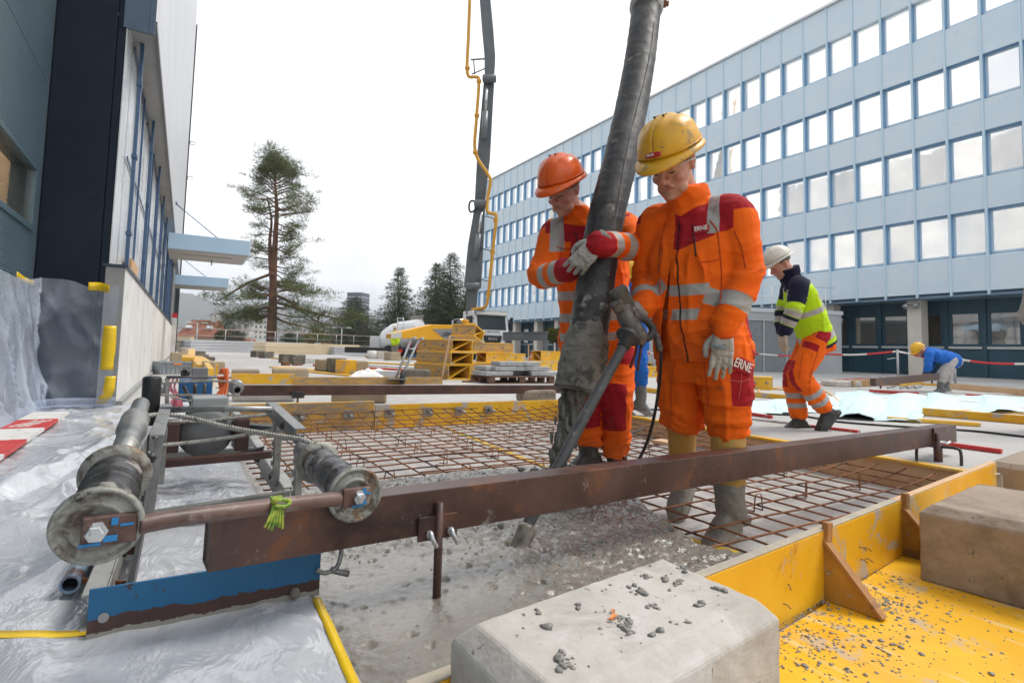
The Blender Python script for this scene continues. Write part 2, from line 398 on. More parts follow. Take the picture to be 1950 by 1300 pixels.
# far end below the cladding: dark entrance zone
b = MB(); lbox(b, -.12, -.03, 19.6, VL-.1, 1.53, 3.96); b.build('louvre', pm('dark_louvre', (.035, .045, .06), (.05, .06, .08), rough=.4), LB)
b = MB()
for k in range(22): lbox(b, -.03, .01, 19.65, 22.2, 1.6+k*.105, 1.64+k*.105)
b.build('louvre_slat', m_grey, LB)
# bricks / loose things on the coping
b = MB(); b.box(lb(-.07, 1.55, 1.63), (.07, .9, .2), LAX); tag(b.build('timber_offcut', pm('raw_timber', (.50, .30, .16), (.58, .37, .2), scale=9, rough=.8), bevel=.004), 'reddish timber offcut lying on the coping of the concrete plinth', 'timber')
b = MB(); b.box(lb(.03, 22, 1.0), (.3, .3, 1.66), LAX, 0); b.box(lb(.03, 22, 1.93), (.3, .3, .2), LAX, 1)
p = tag(b.build('wall_post', [m_conc, mat('red_paint', (.55, .02, .02), .5)], bevel=.01), 'pale concrete post with a red cap at the end of the hall wall', 'post')

# ================================================================== RIGHT BUILDING
m_sp = pm('spandrel_blue', (.60, .72, .82), (.64, .75, .835), scale=.7, rough=.35, bump=.02, layers=[((.66, .745, .81), .35, .52, .75), ((.55, .66, .76), 2.6, .64, .75)])
m_fin = mat('fin_blue', (.58, .73, .84), .35)
m_jamb = mat('jamb_blue', (.15, .33, .54), .45)
m_wf = mat('window_frame_blue', (.55, .68, .79), .4)
m_teal = pm('teal_panel', (.018, .065, .10), (.024, .078, .115), scale=2, rough=.4, bump=.02)
m_pane = glass('office_glass', (.98, .98, .98), .62, depthc=(.74, .73, .70), glow=.75)  # glow brightens every pane by emission, standing for lit offices and bright reflections
m_pane_g = glass('lobby_glass', (.75, .72, .68), .38, depthc=(.035, .022, .010))
XB = 26.0; BAY = 1.182; yf = at(1741, 300, X=XB).y
OB = thing('office_block', 'long four storey office block clad in pale blue panels with rows of square windows', 'building', (XB, 25, TZ))
rows = [(14.25, 15.87), (10.92, 12.60), (7.90, 9.60), (4.89, 6.58)]
K0 = -9; K1 = int((50.0-yf)/BAY)
bays = [yf+k*BAY for k in range(K0, K1+1)]; YA, YB = bays[0], bays[-1]+BAY
b = MB()
bands = [(3.48, 4.89-.1), (6.58, 7.90-.1), (9.60, 10.92-.1), (12.60, 14.25-.1), (15.87, 17.6)]
for z0, z1 in bands:
    for y in bays: b.bb((XB-.05, y+.045, z0), (XB+.3, y+BAY-.045, z1-.0))
b.bb((XB+.26, YA, 3.48), (XB+.36, YB, 17.55))
b.build('spandrel', m_sp, OB)
for z0, z1 in bands[:4]:
    b = MB()
    for y in bays:
        y0, y1 = y+.04, y+BAY-.04
        b.prism([(XB-.05, y0, z1), (XB+.2, y0, z1), (XB+.2, y0, z1+.1)], (0, y1-y0, 0))
    b.build('sloped_sill', m_wf, OB)
b = MB()
for y in bays+[YB]:
    b.bb((XB-.10, y-.030, 3.33), (XB+.25, y+.030, 17.62))
    b.bb((XB-.075, y+.031, 3.42), (XB-.05, y+.046, 17.6)); b.bb((XB-.075, y-.046, 3.42), (XB-.05, y-.031, 17.6))
b.build('fin', m_fin, OB)
b = MB()
for y in bays: b.prism([(XB-.05, y+.04, 3.48), (XB+.3, y+.04, 3.48), (XB+.3, y+.04, 3.36)], (0, BAY-.08, 0))
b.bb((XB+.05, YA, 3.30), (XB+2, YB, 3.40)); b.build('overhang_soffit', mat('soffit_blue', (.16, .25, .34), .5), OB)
b = MB(); b.bb((XB-.16, YA, 17.62), (XB+14, YB, 17.72)); b.build('roof', mat('roof_edge', (.70, .72, .74), .4), OB)
b = MB(); b.bb((XB+.4, YB-.05, TZ-.1), (XB+14, YB-.01, 17.6)); b.bb((XB+13.9, YA, TZ-.1), (XB+14, YB, 17.6)); b.bb((XB+.4, YA, TZ-.1), (XB+14, YA+.04, 17.6)); b.build('end_wall', m_sp, OB)
wins = sorted([(math.hypot(XB, y), y, z0, z1) for y in bays for z0, z1 in rows])
def win_geo(y, z0, z1):
    fr = MB(); y0, y1 = y+.035, y+BAY-.035; z0 -= .0
    fr.bb((XB-.05, y1-.02, z0-.0), (XB+.24, y1, z1), 0); fr.bb((XB-.05, y0, z0), (XB+.24, y0+.02, z1), 0); fr.bb((XB-.02, y0, z1-.03), (XB+.24, y1, z1-.002), 0)
    a = .02; g = .075
    for q in ((y0+a, y0+a+g, z0, z1-.03), (y1-a-g, y1-a, z0, z1-.03), (y0+a+g, y1-a-g, z0, z0+g), (y0+a+g, y1-a-g, z1-.03-g, z1-.03)): fr.bb((XB+.15, q[0], q[2]), (XB+.21, q[1], q[3]), 1)
    pn = MB(); pn.bb((XB+.185, y0+a+g, z0+g), (XB+.195, y1-a-g, z1-.03-g)); return fr, pn
f0, p0 = win_geo(0, 0, 1.65)
fo = po = None
for i, (d_, y, z0, z1) in enumerate(wins[:100]):
    if fo is None or True:
        f_, p_ = win_geo(y, z0, z1)
        if i == 0:
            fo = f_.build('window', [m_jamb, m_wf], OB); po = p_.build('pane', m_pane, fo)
            base = (y, z0, z1)
        else:
            q = fo.copy(); COL.objects.link(q); q.parent = OB; q.location = (0, y-base[0], z0-base[1]); q.scale = (1, 1, 1)
            pq = po.copy(); COL.objects.link(pq); pq.parent = q
b1_, b2_ = MB(), MB()
for (d_, y, z0, z1) in wins[100:]:
    f_, p_ = win_geo(y, z0, z1); b1_.add(f_.v, f_.f); b1_.m[-len(f_.m):] = f_.m; b2_.add(p_.v, p_.f)
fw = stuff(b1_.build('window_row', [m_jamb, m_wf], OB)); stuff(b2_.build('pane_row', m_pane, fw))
# one tilted open window
# ground floor
XG = XB+1.5
m_col = pm('pier_concrete', (.60, .56, .49), (.66, .62, .55), scale=2, rough=.8, bump=.1)
ycols = [11.05+5.91*k*1.0 for k in range(-3, 7)]
ycols = [10.97-3.6*2, 10.97, 14.55, 18.5, 22.4, 26.4, 30.3, 34.2, 36.6, 39.6, 43.2, 47]
for y in ycols:
    b = MB(); b.bb((XB+.35, y, TZ-.05), (XB+.95, y+.52, 3.30)); b.build('column', m_col, OB, .01)
gy = [YA+.0+1.28*k for k in range(int((YB-YA)/1.28))]
b = MB()
b.bb((XG, YA, TZ-.05), (XG+.1, YB, 1.32)); b.bb((XG, YA, 2.82), (XG+.1, YB, 3.30))
for y in gy:
    b.bb((XG-.09, y-.07, TZ-.05), (XG+.1, y+.07, 3.30)); b.bb((XG-.02, y+.07, 1.32), (XG+.1, y+.2, 2.82)); b.bb((XG-.02, y+1.08, 1.32), (XG+.1, y+1.21, 2.82))
    b.bb((XG-.03, y+.2, 1.4), (XG+.1, y+1.08, 1.5)); b.bb((XG-.03, y+.2, 2.72), (XG+.1, y+1.08, 2.82))
b.build('ground_floor_wall', m_teal, OB)
b = MB()
for y in gy: b.bb((XG-.10, y+.08, 1.30), (XG-.02, y+1.2, 1.40))
b.build('window_sill', mat('sill_grey', (.50, .53, .53), .6), OB)
for y in gy:
    if 2 < y < 46:
        b = MB(); b.bb((XG+.02, y+.2, 1.5), (XG+.04, y+1.08, 2.72)); b.build('pane', m_pane_g, OB)
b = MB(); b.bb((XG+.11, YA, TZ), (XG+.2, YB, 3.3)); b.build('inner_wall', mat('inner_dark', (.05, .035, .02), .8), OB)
b = MB(); y = 11.25
for s in (-.16, .16):
    b.lathe((XB+.2, y+s, 3.1), (-.5, s*2, -.6), [(0, .05), (.05, .1), (.16, .12), (.17, .09)], 12)
b.bb((XB+.2, y-.25, 3.12), (XB+.36, y+.25, 3.16)); b.build('floodlight', mat('lamp_grey', (.35, .36, .36), .4, .4), OB)

# grey annex with roof railing
A0, A1 = V(21.0, 14.0, 0), V(24.6, 12.6, 0)
m_annex = pm('annex_grey', (.40, .41, .42), (.45, .46, .47), scale=.8, rough=.6, bump=.04)
AN = thing('annex', 'low grey flat roofed annex with steel doors and a white roof railing', 'building', (22, 16, TZ))
ax_ = (A1-A0).normalized(); ay_ = V(-ax_.y, ax_.x, 0)
def an(a, c, z): return A0+ax_*a+ay_*c+V(0, 0, z)
b = MB(); b.box(an(-.5, 2.5, 1.3), (7.2, 5, 2.6), (ax_, ay_, V(0, 0, 1))); b.build('wall', m_annex, AN)
b = MB(); b.box(an(-.5, 2.5, 2.68), (7.3, 5.1, .16), (ax_, ay_, V(0, 0, 1))); b.build('roof', mat('annex_trim', (.55, .58, .6), .5), AN)
b = MB(); b.box(an(-.1, -.04, 1.15), (3.1, .08, 2.25), (ax_, ay_, V(0, 0, 1)))
d_o = b.build('door', pm('door_grey', (.17, .19, .20), (.21, .23, .24), rough=.45), AN)
b = MB()
for k in range(4): b.box(an(-1.6+k*1.03, -.1, 1.15), (.05, .05, 2.25), (ax_, ay_, V(0, 0, 1)))
b.box(an(-.1, -.1, 2.28), (3.1, .06, .06), (ax_, ay_, V(0, 0, 1))); b.build('door_frame', mat('steel_light', (.45, .47, .48), .4, .4), d_o)
b = MB()
for k in range(6): b.cyl(an(-3.8+k*1.25, .1, 2.76), an(-3.8+k*1.25, .1, 3.75), .025, n=6)
for zz in (3.25, 3.75): b.cyl(an(-4, .1, zz), an(2.9, .1, zz), .022, n=6)
b.build('railing', mat('white_rail', (.75, .77, .78), .4), AN)

# ================================================================== FAR TERRACE WALL AND RAILING
W0, W1 = V(-1.0, 41.9, 0), V(20.0, 53.2, 0)
wd = (W1-W0).normalized(); wn = V(-wd.y, wd.x, 0)
m_wallc = pm('weathered_concrete', (.20, .18, .155), (.27, .245, .215), scale=1.3, rough=.9, bump=.2, layers=[((.10, .09, .08), 2.2, .55, .7)])
BW = thing('parapet_wall', 'long weathered concrete parapet closing the far side of the terrace', 'wall', (W0.x, W0.y, TZ))
b = MB(); b.bar(W0+V(0, 0, TZ+.30), W1+V(0, 0, TZ+.30), .3, .72); b.build('wall', m_wallc, BW)
b = MB(); b.bar(W0+V(0, 0, TZ+.68), W1+V(0, 0, TZ+.68), .36, .06); b.build('coping', m_wallc, BW)
b = MB(); b.box(W0+wd*12.4+V(0, 0, TZ+.45)-wn*.2, (.6, .12, .75), (wd, wn, V(0, 0, 1))); b.build('drain_cover', mat('zinc', (.5, .52, .53), .4, .5), BW)
RL = thing('steel_railing', 'thin grey steel railing standing along the far parapet wall', 'railing', (W0.x, W0.y, TZ+.7))
rl = (W1-W0).length
for k in range(int(rl/2.0)+1):
    p = W0+wd*(k*2.0+.5)+V(0, 0, TZ+.7); b = MB(); b.cyl(p, p+V(0, 0, .85), .032, n=6); b.build('post', mat('galvanised', (.42, .43, .44), .45, .6), RL)
b = MB(); b.cyl(W0+V(0, 0, TZ+1.55), W1+V(0, 0, TZ+1.55), .038, n=6); b.build('handrail', mat('handrail_brown', (.34, .26, .22), .5), RL)
b = MB(); b.cyl(W0+V(0, 0, TZ+1.1), W1+V(0, 0, TZ+1.1), .012, n=6); b.build('wire', MATS['galvanised'], RL)
# ================================================================== THE POUR: formwork, mesh, wet concrete
YEL = (.76, .43, .014)
m_ply = pm('yellow_shuttering', YEL, (.68, .35, .010), scale=3.5, rough=.42, bump=.12, bscale=26, sc=(1, 1, 1),
           layers=[((.40, .17, .015), 7, .66, .75), ((.40, .37, .33), 5.5, .60, .645), ((.30, .28, .25), 16, .69, .73), ((.74, .50, .12), 2.2, .58, .75)])
m_plyold = pm('worn_shuttering', (.42, .22, .04), (.52, .30, .05), scale=4, rough=.6, bump=.2, bscale=30, sc=(1, 1, 3.5),
              layers=[((.25, .19, .13), 6, .52, .62), ((.34, .30, .25), 11, .60, .68)])
m_plyedge = pm('ply_edge', (.36, .33, .28), (.46, .40, .30), scale=8, rough=.8, bump=.4, bscale=60)
m_wood = pm('rough_timber', (.30, .14, .05), (.42, .22, .08), scale=7, rough=.75, bump=.3, bscale=40, layers=[((.14, .08, .05), 12, .6, .7)])
m_paleply = pm('pale_board', (.56, .36, .20), (.62, .42, .25), scale=3, rough=.6, bump=.06, layers=[((.45, .27, .14), 6, .6, .75)])
m_rust = pm('rusty_steel', (.055, .027, .021), (.095, .046, .036), scale=5, rough=.40, rvar=.18, bump=.25, bscale=70, bdist=.003, spec=.5,
            layers=[((.17, .062, .022), 5, .60, .70), ((.03, .016, .014), 3, .60, .70), ((.20, .175, .16), 9, .70, .74), ((.15, .10, .085), 30, .66, .72)])
m_rustb = pm('bright_rust', (.14, .055, .025), (.20, .08, .03), scale=14, rough=.7, bump=.3, bscale=120, bdist=.002)
m_steel = pm('worn_steel', (.22, .225, .225), (.32, .32, .31), scale=14, rough=.38, metal=.65, bump=.15, bscale=80, bdist=.002, layers=[((.38, .37, .34), 10, .58, .68, .7), ((.11, .07, .05), 16, .66, .74, .7)])
m_dark = pm('dark_steel', (.035, .036, .038), (.065, .066, .066), scale=12, rough=.42, metal=.4, bump=.1, layers=[((.22, .21, .19), 9, .64, .72, .8)])
m_conblk = pm('cast_block', (.43, .40, .36), (.51, .48, .44), scale=5, rough=.9, bump=.45, bscale=55, bdist=.004,
              layers=[((.33, .31, .285), 3.5, .58, .72), ((.54, .52, .50), 6, .6, .7), ((.20, .19, .17), 34, .68, .72)])
m_conblk2 = pm('brown_block', (.27, .215, .165), (.35, .285, .225), scale=3, rough=.92, bump=.4, bscale=50, bdist=.004, sc=(1, 1, .6),
               layers=[((.18, .14, .105), 3, .55, .7), ((.14, .115, .09), 28, .66, .71)])
m_mortar = pm('wet_mortar', (.19, .18, .162), (.26, .25, .225), scale=30, rough=.4, bump=.5, bscale=120, bdist=.003)

# --- rebar mesh over the recess
m_bar = pm('rebar', (.17, .062, .024), (.28, .115, .045), scale=9, rough=.75, bump=.3, bscale=200, bdist=.001, layers=[((.055, .022, .014), 5, .55, .65)])
def mz(x, y): return .085+.018*fbm((x*.9, y*.9, 3.3), 2)+.10*max(0, (y-4.7)/.75)**2+.05*max(0, (x-3.2)/.7)**2
mesh = MB()
k = 0
x = .46
while x < 3.9:
    pts = [(x+.02*fbm((x*7, y, 1), 2), y, mz(x, y)) for y in np.linspace(1.28+x*.03, 5.38, 26)]
    mesh.tube(pts, .0049, 5); x += .152
y = 1.42
while y < 5.4:
    pts = [(x, y+.02*fbm((y*7, x, 5), 2), mz(x, y)+.008) for x in np.linspace(.40, 3.9, 22)]
    mesh.tube(pts, .0049, 5); y += .152
y = 2.0
for (x0, x1, yy) in ((.9, 2.1, 3.32), (.8, 1.9, 3.72), (1.2, 2.6, 2.9)):
    mesh.tube([(x, yy+.03*x, mz(x, yy)+.018) for x in np.linspace(x0, x1, 8)], .0045, 5)
tag(mesh.build('rebar_mesh', m_bar), 'rusty welded reinforcing mesh lying over the floor of the pour', 'rebar mesh')
ch = MB(); ch.tube(spline([(-.035, 0, 0), (-.025, 0, .1), (-.012, 0, .118), (.012, 0, .118), (.025, 0, .1), (.035, 0, 0)], 4), .0035, 5)
ch.tube([(-.035, 0, .004), (-.035, .06, .004)], .0035, 5); ch.tube([(.035, 0, .004), (.035, .06, .004)], .0035, 5)
ch.v = [(x, y, z*.74) for x, y, z in ch.v]
ch0 = tag(ch.build('rebar_chair', m_bar, org=(0, 0, 0)), 'small bent rusty wire chair holding up the reinforcing mesh', 'rebar chair', 'chairs under the reinforcing mesh')
first = True
for i in range(7):
    for j in range(9):
        x, y = .6+i*.5+rng.uniform(-.06, .06), 1.9+j*.42+rng.uniform(-.05, .05)
        if y < 2.9 and x < 2.2: continue
        if y > 5.3: continue
        if first: ch0.location = (x, y, 0); ch0.rotation_euler = (0, 0, .3); first = False
        else: dup(ch0, (x, y, 0), float(rng.uniform(-.5, .8)))
# grey spacer tubes lying on the slab by the machine
for i, (y, l, lb_) in enumerate(((2.75, .42, 'grey plastic spacer tube lying nearest the machine under the mesh'), (3.1, .36, 'grey plastic spacer tube lying second from the machine wheel under the mesh'), (3.6, .33, 'short grey spacer tube farthest from the camera, beside the winch frame'))):
    b = MB(); b.tube([(.47, y, .03), (.47+l, y+.03, .03)], .018, 10); b.build('x', mat('grey_pvc', (.30, .34, .38), .4)).name = 'spacer_tube'
    tag(bpy.data.objects['spacer_tube' if i == 0 else 'spacer_tube.%03d' % i], lb_, 'tube')
m_tape = pm('yellow_tape', (.78, .52, .008), (.70, .46, .008), scale=9, rough=.35, bump=.1, layers=[((.55, .50, .40), 8, .64, .72)])
def strip(name, pts, wd, label, m=None, z=.0, parent=None, nseg=6, axis=None):
    pts = spline([V(p) for p in pts], nseg); b = MB(); vs = []
    for i, p in enumerate(pts):
        d = (pts[min(i+1, len(pts)-1)]-pts[max(i-1, 0)]).normalized(); s = V(axis) if axis else V(0, 0, 1).cross(d).normalized()
        ww = wd*(1+.12*fbm((p.x*9, p.y*9, p.z*9), 2)); vs += [p-s*ww/2+V(0, 0, z), p+s*ww/2+V(0, 0, z)]
    n = len(vs); b.add(vs, [(2*i, 2*i+1, 2*i+3, 2*i+2) for i in range(n//2-1)], True)
    o = b.build(name, m or m_tape); s_ = o.modifiers.new('thick', 'SOLIDIFY'); s_.thickness = .0008; s_.offset = 1
    return tag(o, label, 'tape')
strip('adhesive_tape', [(2.17, 2.6, .004), (2.24, 3.4, .004), (2.33, 4.6, .004), (2.38, 5.38, .004)], .045, 'yellow tape line stuck on the slab below the reinforcing mesh')
strip('adhesive_tape', [(1.5, 5.37, .004), (2.6, 5.36, .004), (3.5, 5.36, .004)], .05, 'yellow tape along the foot of the rear shuttering board')
strip('adhesive_tape', [(2.02, 1.36, .004), (1.95, 1.75, .004), (1.9, 2.1, .004)], .045, 'short yellow tape beside the muddy front boot')

# --- wet concrete
t = NT('wet_concrete'); v = t.pos(); n = t.noise(v, 5, 6, .6); n2 = t.noise(v, 34, 6, .7); n3 = t.noise(v, 1.3, 3, .5)
c = t.mix(t.ramp(n, .3, .7), (.185, .17, .142), (.262, .242, .205)); c = t.mix(t.math('MULTIPLY', t.ramp(n2, .55, .75), .55), c, (.11, .102, .088))
t.set(Base_Color=c, Roughness=t.ramp(n3, .38, .62, (.12,)*3, (.30,)*3), Specular_IOR_Level=.6, Coat_Weight=.9, Coat_Roughness=.07, Coat_IOR=1.4)
bo_ = t.bump(t.math('ADD', n2, t.math('MULTIPLY', t.noise(v, 14, 4, .6, .6), 1.4)), .5, .008); t.l(bo_, t.b.inputs['Coat Normal'])
m_wet = t.m
def board_y(x): return .928+(x-.40)*.1135       # front shuttering line
rgt = [(1.98, 1.10), (1.80, 1.40), (1.90, 1.62), (2.02, 1.95), (2.12, 2.5), (2.0, 2.85), (1.4, 2.88), (.9, 2.82), (.34, 2.72)]
PG = [(.30, .86)]+[(1.98, board_y(1.98)+.012)]+rgt[1:]+[(.30, 2.72)]
PGa = np.array(PG)
def pg_dist(x, y):
    ins = False; dm = 9; n = len(PG)
    for i in range(n):
        x1, y1 = PG[i]; x2, y2 = PG[(i+1) % n]
        if (y1 > y) != (y2 > y) and x < (x2-x1)*(y-y1)/(y2-y1)+x1: ins = not ins
        if i in (0, n-1): continue
        dx, dy = x2-x1, y2-y1; tt = max(0, min(1, ((x-x1)*dx+(y-y1)*dy)/(dx*dx+dy*dy)))
        dm = min(dm, math.hypot(x-x1-dx*tt, y-y1-dy*tt))
    return dm if ins else -dm
POK = at(985, 1048, z=.13)
def conc_z(x, y):
    d = pg_dist(x, y)+.05*fbm((x*3, y*3, .5), 3)
    base = .155-.028*max(0, min(1, (x-.6)/1.3))+.02*math.exp(-((x-1.15)**2+(y-2.2)**2)/.25)+.012*fbm((x*2.2, y*2.2, 7), 3)
    k = max(0, min(1, d/.16)); k = k*k*(3-2*k)
    if d <= -.01: return -.03
    rough = max(0, min(1, .15+.9*((x-.55)/.5) if y < 1.75 else 1)); sm = math.exp(-((x-.75)**2+(y-1.2)**2)/.10)
    rough = max(.30, min(1, rough))*(1-.45*sm)
    lump = .012*fbm((x*13, y*13, 2), 5)*rough+.005*fbm((x*55, y*55, 4), 2)*rough
    cl = mnoise.cell(V(x*42, y*42, 0)); vo = mnoise.voronoi(V(x*30, y*30, 0))[0]
    lump += (.011*max(0, .5-vo[0]) if cl > .1 else -.014*max(0, .42-vo[0]))*(.25+rough)
    pit = fbm((x*21, y*21, 9), 3)
    if pit > .38: lump -= .02*(pit-.38)*(.4+rough)*2
    dp = math.hypot(x-POK.x, y-POK.y); lump += .012*math.exp(-((dp-.055)/.03)**2)-.02*math.exp(-(dp/.03)**2)
    return -.03+(base+.03)*k+lump*min(1, k*1.6)
def cg(u, v):
    x, y = .315+(2.16-.315)*u, .86+(2.98-.86)*v
    if y < board_y(x)+.012: y = board_y(x)+.012
    return (x, y, conc_z(x, y))
b = MB(); b.grid(cg, 300, 330)
for _ in range(2200):
    x, y = rng.uniform(.4, 2.1), rng.uniform(.98, 2.8)
    wgt = min(1, max(.06, (x-.72)/.45)) if y < 1.7 else 1
    if rng.random() > wgt or pg_dist(x, y) < .015: continue
    z = conc_z(x, y); s_ = rng.uniform(.0018, .0046); o0 = len(b.v); b.sphere((x, y, z+s_*.1), (s_*rng.uniform(.8, 1.5), s_*rng.uniform(.7, 1.3), s_*.8), 6)
wet = stuff(b.build('wet_concrete', m_wet, org=(0, 0, 0)), 'grey freshly poured wet concrete spreading over the mesh behind the front board', 'wet concrete')

# --- shuttering boards round the recess
def board(p0, p1, z0, z1, th, m, label, name='shuttering_board', parts=True, edge=None):
    p0, p1 = V(*p0, 0), V(*p1, 0); d = (p1-p0).normalized(); n = V(-d.y, d.x, 0); L_ = (p1-p0).length
    b = MB(); nseg = max(2, int(L_/.25))
    for s in range(1): b.box((p0+p1)/2+V(0, 0, (z0+z1)/2), (L_, th, z1-z0), (d, n, V(0, 0, 1)))
    o = tag(b.build(name, m, bevel=.003), label, 'board')
    if edge:
        e = MB(); e.box((p0+p1)/2+V(0, 0, z1+.003), (L_-.01, th*.96, .006), (d, n, V(0, 0, 1))); e.build('top_edge', edge, o, .002)
    return o
board((.36, .910), (2.512, 1.156), 0, .234, .03, m_ply, 'long yellow shuttering board in the foreground holding back the wet concrete', edge=m_plyedge)
board((2.516, 1.158), (4.02, 1.335), 0, .232, .03, m_ply, 'yellow shuttering board behind the brown concrete block, ending at the jack', edge=m_paleply)
board((.40, 5.43), (1.70, 5.41), 0, .262, .03, m_plyold, 'worn yellow brown shuttering board at the rear left of the mesh', edge=m_ply)
board((1.71, 5.41), (3.94, 5.36), 0, .225, .03, m_ply, 'bright yellow shuttering board along the rear of the mesh', edge=m_ply)
board((3.94, 1.36), (3.94, 5.33), 0.002, .155, .02, m_paleply, 'pale brown board lining the right side of the recess', edge=None)
b = MB(); b.bb((3.905, 1.36, .158), (3.985, 5.33, .176)); tag(b.build('edge_strip', m_ply, bevel=.003), 'yellow capping strip along the right edge of the recess', 'strip')
for i, (p, ly) in enumerate((((1.0, 5.39), 0), ((1.45, 5.385), 0), ((1.85, 5.38), 0), ((2.25, 5.37), 0), ((2.6, 5.36), 0), ((2.95, 5.35), 0))):
    if i == 0:
        cl0 = thing('edge_clamp', 'small galvanised bracket screwed to the rear yellow board', 'bracket', (p[0], p[1], .08), 'brackets along the rear shuttering board')
        b = MB(); b.bb((p[0]-.05, p[1]-.004, .1), (p[0]+.05, p[1]+.004, .19)); b.build('plate', m_steel, cl0, .002)
        b = MB(); b.tube([(p[0], p[1]-.01, .15), (p[0]+.02, p[1]-.09, .135)], .014, 8); b.build('sleeve', m_steel, cl0)
    else: dup(cl0, (p[0], p[1], .08), float(rng.uniform(-.2, .2)))

# yellow floor panel with spilt mortar, wedges
t = NT('panel_top'); v = t.pos(); n = t.noise(v, 3, 6, .65, .8); n2 = t.noise(t.pos((6, 1.2, 1)), 3, 5, .6, .5)
c = t.mix(t.ramp(n, .32, .68), (.80, .46, .014), (.70, .36, .012)); c = t.mix(t.math('MULTIPLY', t.ramp(n2, .56, .66), .6), c, (.70, .55, .30))
c = t.mix(t.math('MULTIPLY', t.ramp(t.noise(v, 6, 7, .7), .575, .64), .8), c, (.42, .38, .33)); c = t.mix(t.ramp(t.noise(v, 26, 6, .7), .685, .72), c, (.15, .14, .125))
t.set(Base_Color=c, Roughness=.38); t.bump(n, .1, .004); m_ptop = t.m
b = MB(); b.add([(.9, -.6, .001), (4.3, -.6, .001), (4.3, 1.30, .001), (2.5, 1.14, .001), (.9, .92, .001)], [[0, 1, 2, 3, 4]])
o = b.build('shuttering_panel', m_ptop); s_ = o.modifiers.new('t', 'SOLIDIFY'); s_.thickness = .016; s_.offset = 1
o.name = 'yellow_board'; tag(o, 'wide yellow shuttering board lying flat, smeared with spilt mortar', 'board')
def wedge(x, lean, label):
    y = board_y(x)-.018; W = thing('brace', label, 'brace', (x, y, .017))
    ax = V(lean, -1, 0).normalized(); sx = V(-ax.y, ax.x, 0)
    p = [V(x, y, .018), V(x, y, .20), V(x, y, .20)+ax*.012, V(x, y, .018)+ax*.175]
    b = MB(); b.prism([q-sx*.012 for q in p], sx*.024); b.build('plate', pm('brace_ply', (.36, .19, .035), (.46, .26, .05), scale=6, rough=.65, bump=.25, layers=[((.18, .11, .05), 7, .58, .68), ((.30, .28, .25), 14, .66, .72)]), W, .002)
    a, c_ = V(x, y, .205)+ax*.01, V(x, y, .022)+ax*.18; b = MB(); b.bar(a, c_, .034, .012, up=sx.cross(c_-a)); b.build('batten', m_wood, W, .002)
    b = MB(); b.bar(V(x, y+.0, .19)+ax*.012+sx*.005, V(x, y, .262)+ax*.014+sx*.008, .03, .022); b.build('peg', m_wood, W, .003)
    b = MB()
    b.tube([V(x, y, .11)+ax*.03-sx*.012, V(x, y, .112)+ax*.035-sx*.035], .003, 6); b.build('nail', m_steel, W)
wedge(1.86, .05, 'dark wooden triangular brace with a peg, nearest the middle of the front board')
wedge(2.56, .05, 'dark wooden triangular brace partly behind the brown concrete block')
nl = 0
for (x, z, dx) in ((2.12, .13, .02), (2.16, .12, .02), (2.13, .085, .018), (2.17, .08, .02), (1.62, .12, -.02), (1.58, .07, .012)):
    b = MB(); y = board_y(x)-.016; b.tube([(x, y, z), (x+dx*.6, y-.02, z+.002), (x+dx, y-.03, z-.008)], .0016, 5)
    o = b.build('nail', m_dark); tag(o, 'thin bent nail sticking out of the front of the yellow board', 'nail', 'nails in the front board')

def lumps(name, pts, label, m, smin, smax, cat='crumbs', flat=.5):
    b = MB()
    for p in pts:
        s = rng.uniform(smin, smax)*(1 if rng.random() < .8 else 1.8); o0 = len(b.v); a = rng.uniform(0, 6.3)
        b.sphere((p[0], p[1], p[2]+s*flat*.35), (s*rng.uniform(.7, 1.4), s, s*flat), 7, (V(math.cos(a), math.sin(a), 0), V(-math.sin(a), math.cos(a), 0), V(0, 0, 1)))
        for i in range(o0, len(b.v)):
            q = V(b.v[i]); d = q-V(p); b.v[i] = tuple(V(p)+d*(1+.85*fbm(q*(.9/s)*.9, 3)))
    return stuff(b.build(name, m, org=(0, 0, 0)), label, cat)
pts = []
for _ in range(900):
    x = 1.35+abs(rng.normal(.35, .42)); y = board_y(x)-.03-abs(rng.normal(.03, .20))
    if x < 4 and y > -.2 and not (2.31 < x < 3.0 and y > .6): pts.append((x, y, .017))
for _ in range(160): pts.append((1.98+rng.normal(0, .05), .96+rng.normal(0, .035), .017))
for x in np.linspace(1.0, 2.5, 260):
    pts.append((x, board_y(x)-.02-abs(rng.normal(0, .006)), .017))
lumps('mortar_crumbs', pts, 'crumbs of grey mortar scattered over the yellow panel', m_mortar, .0012, .004)

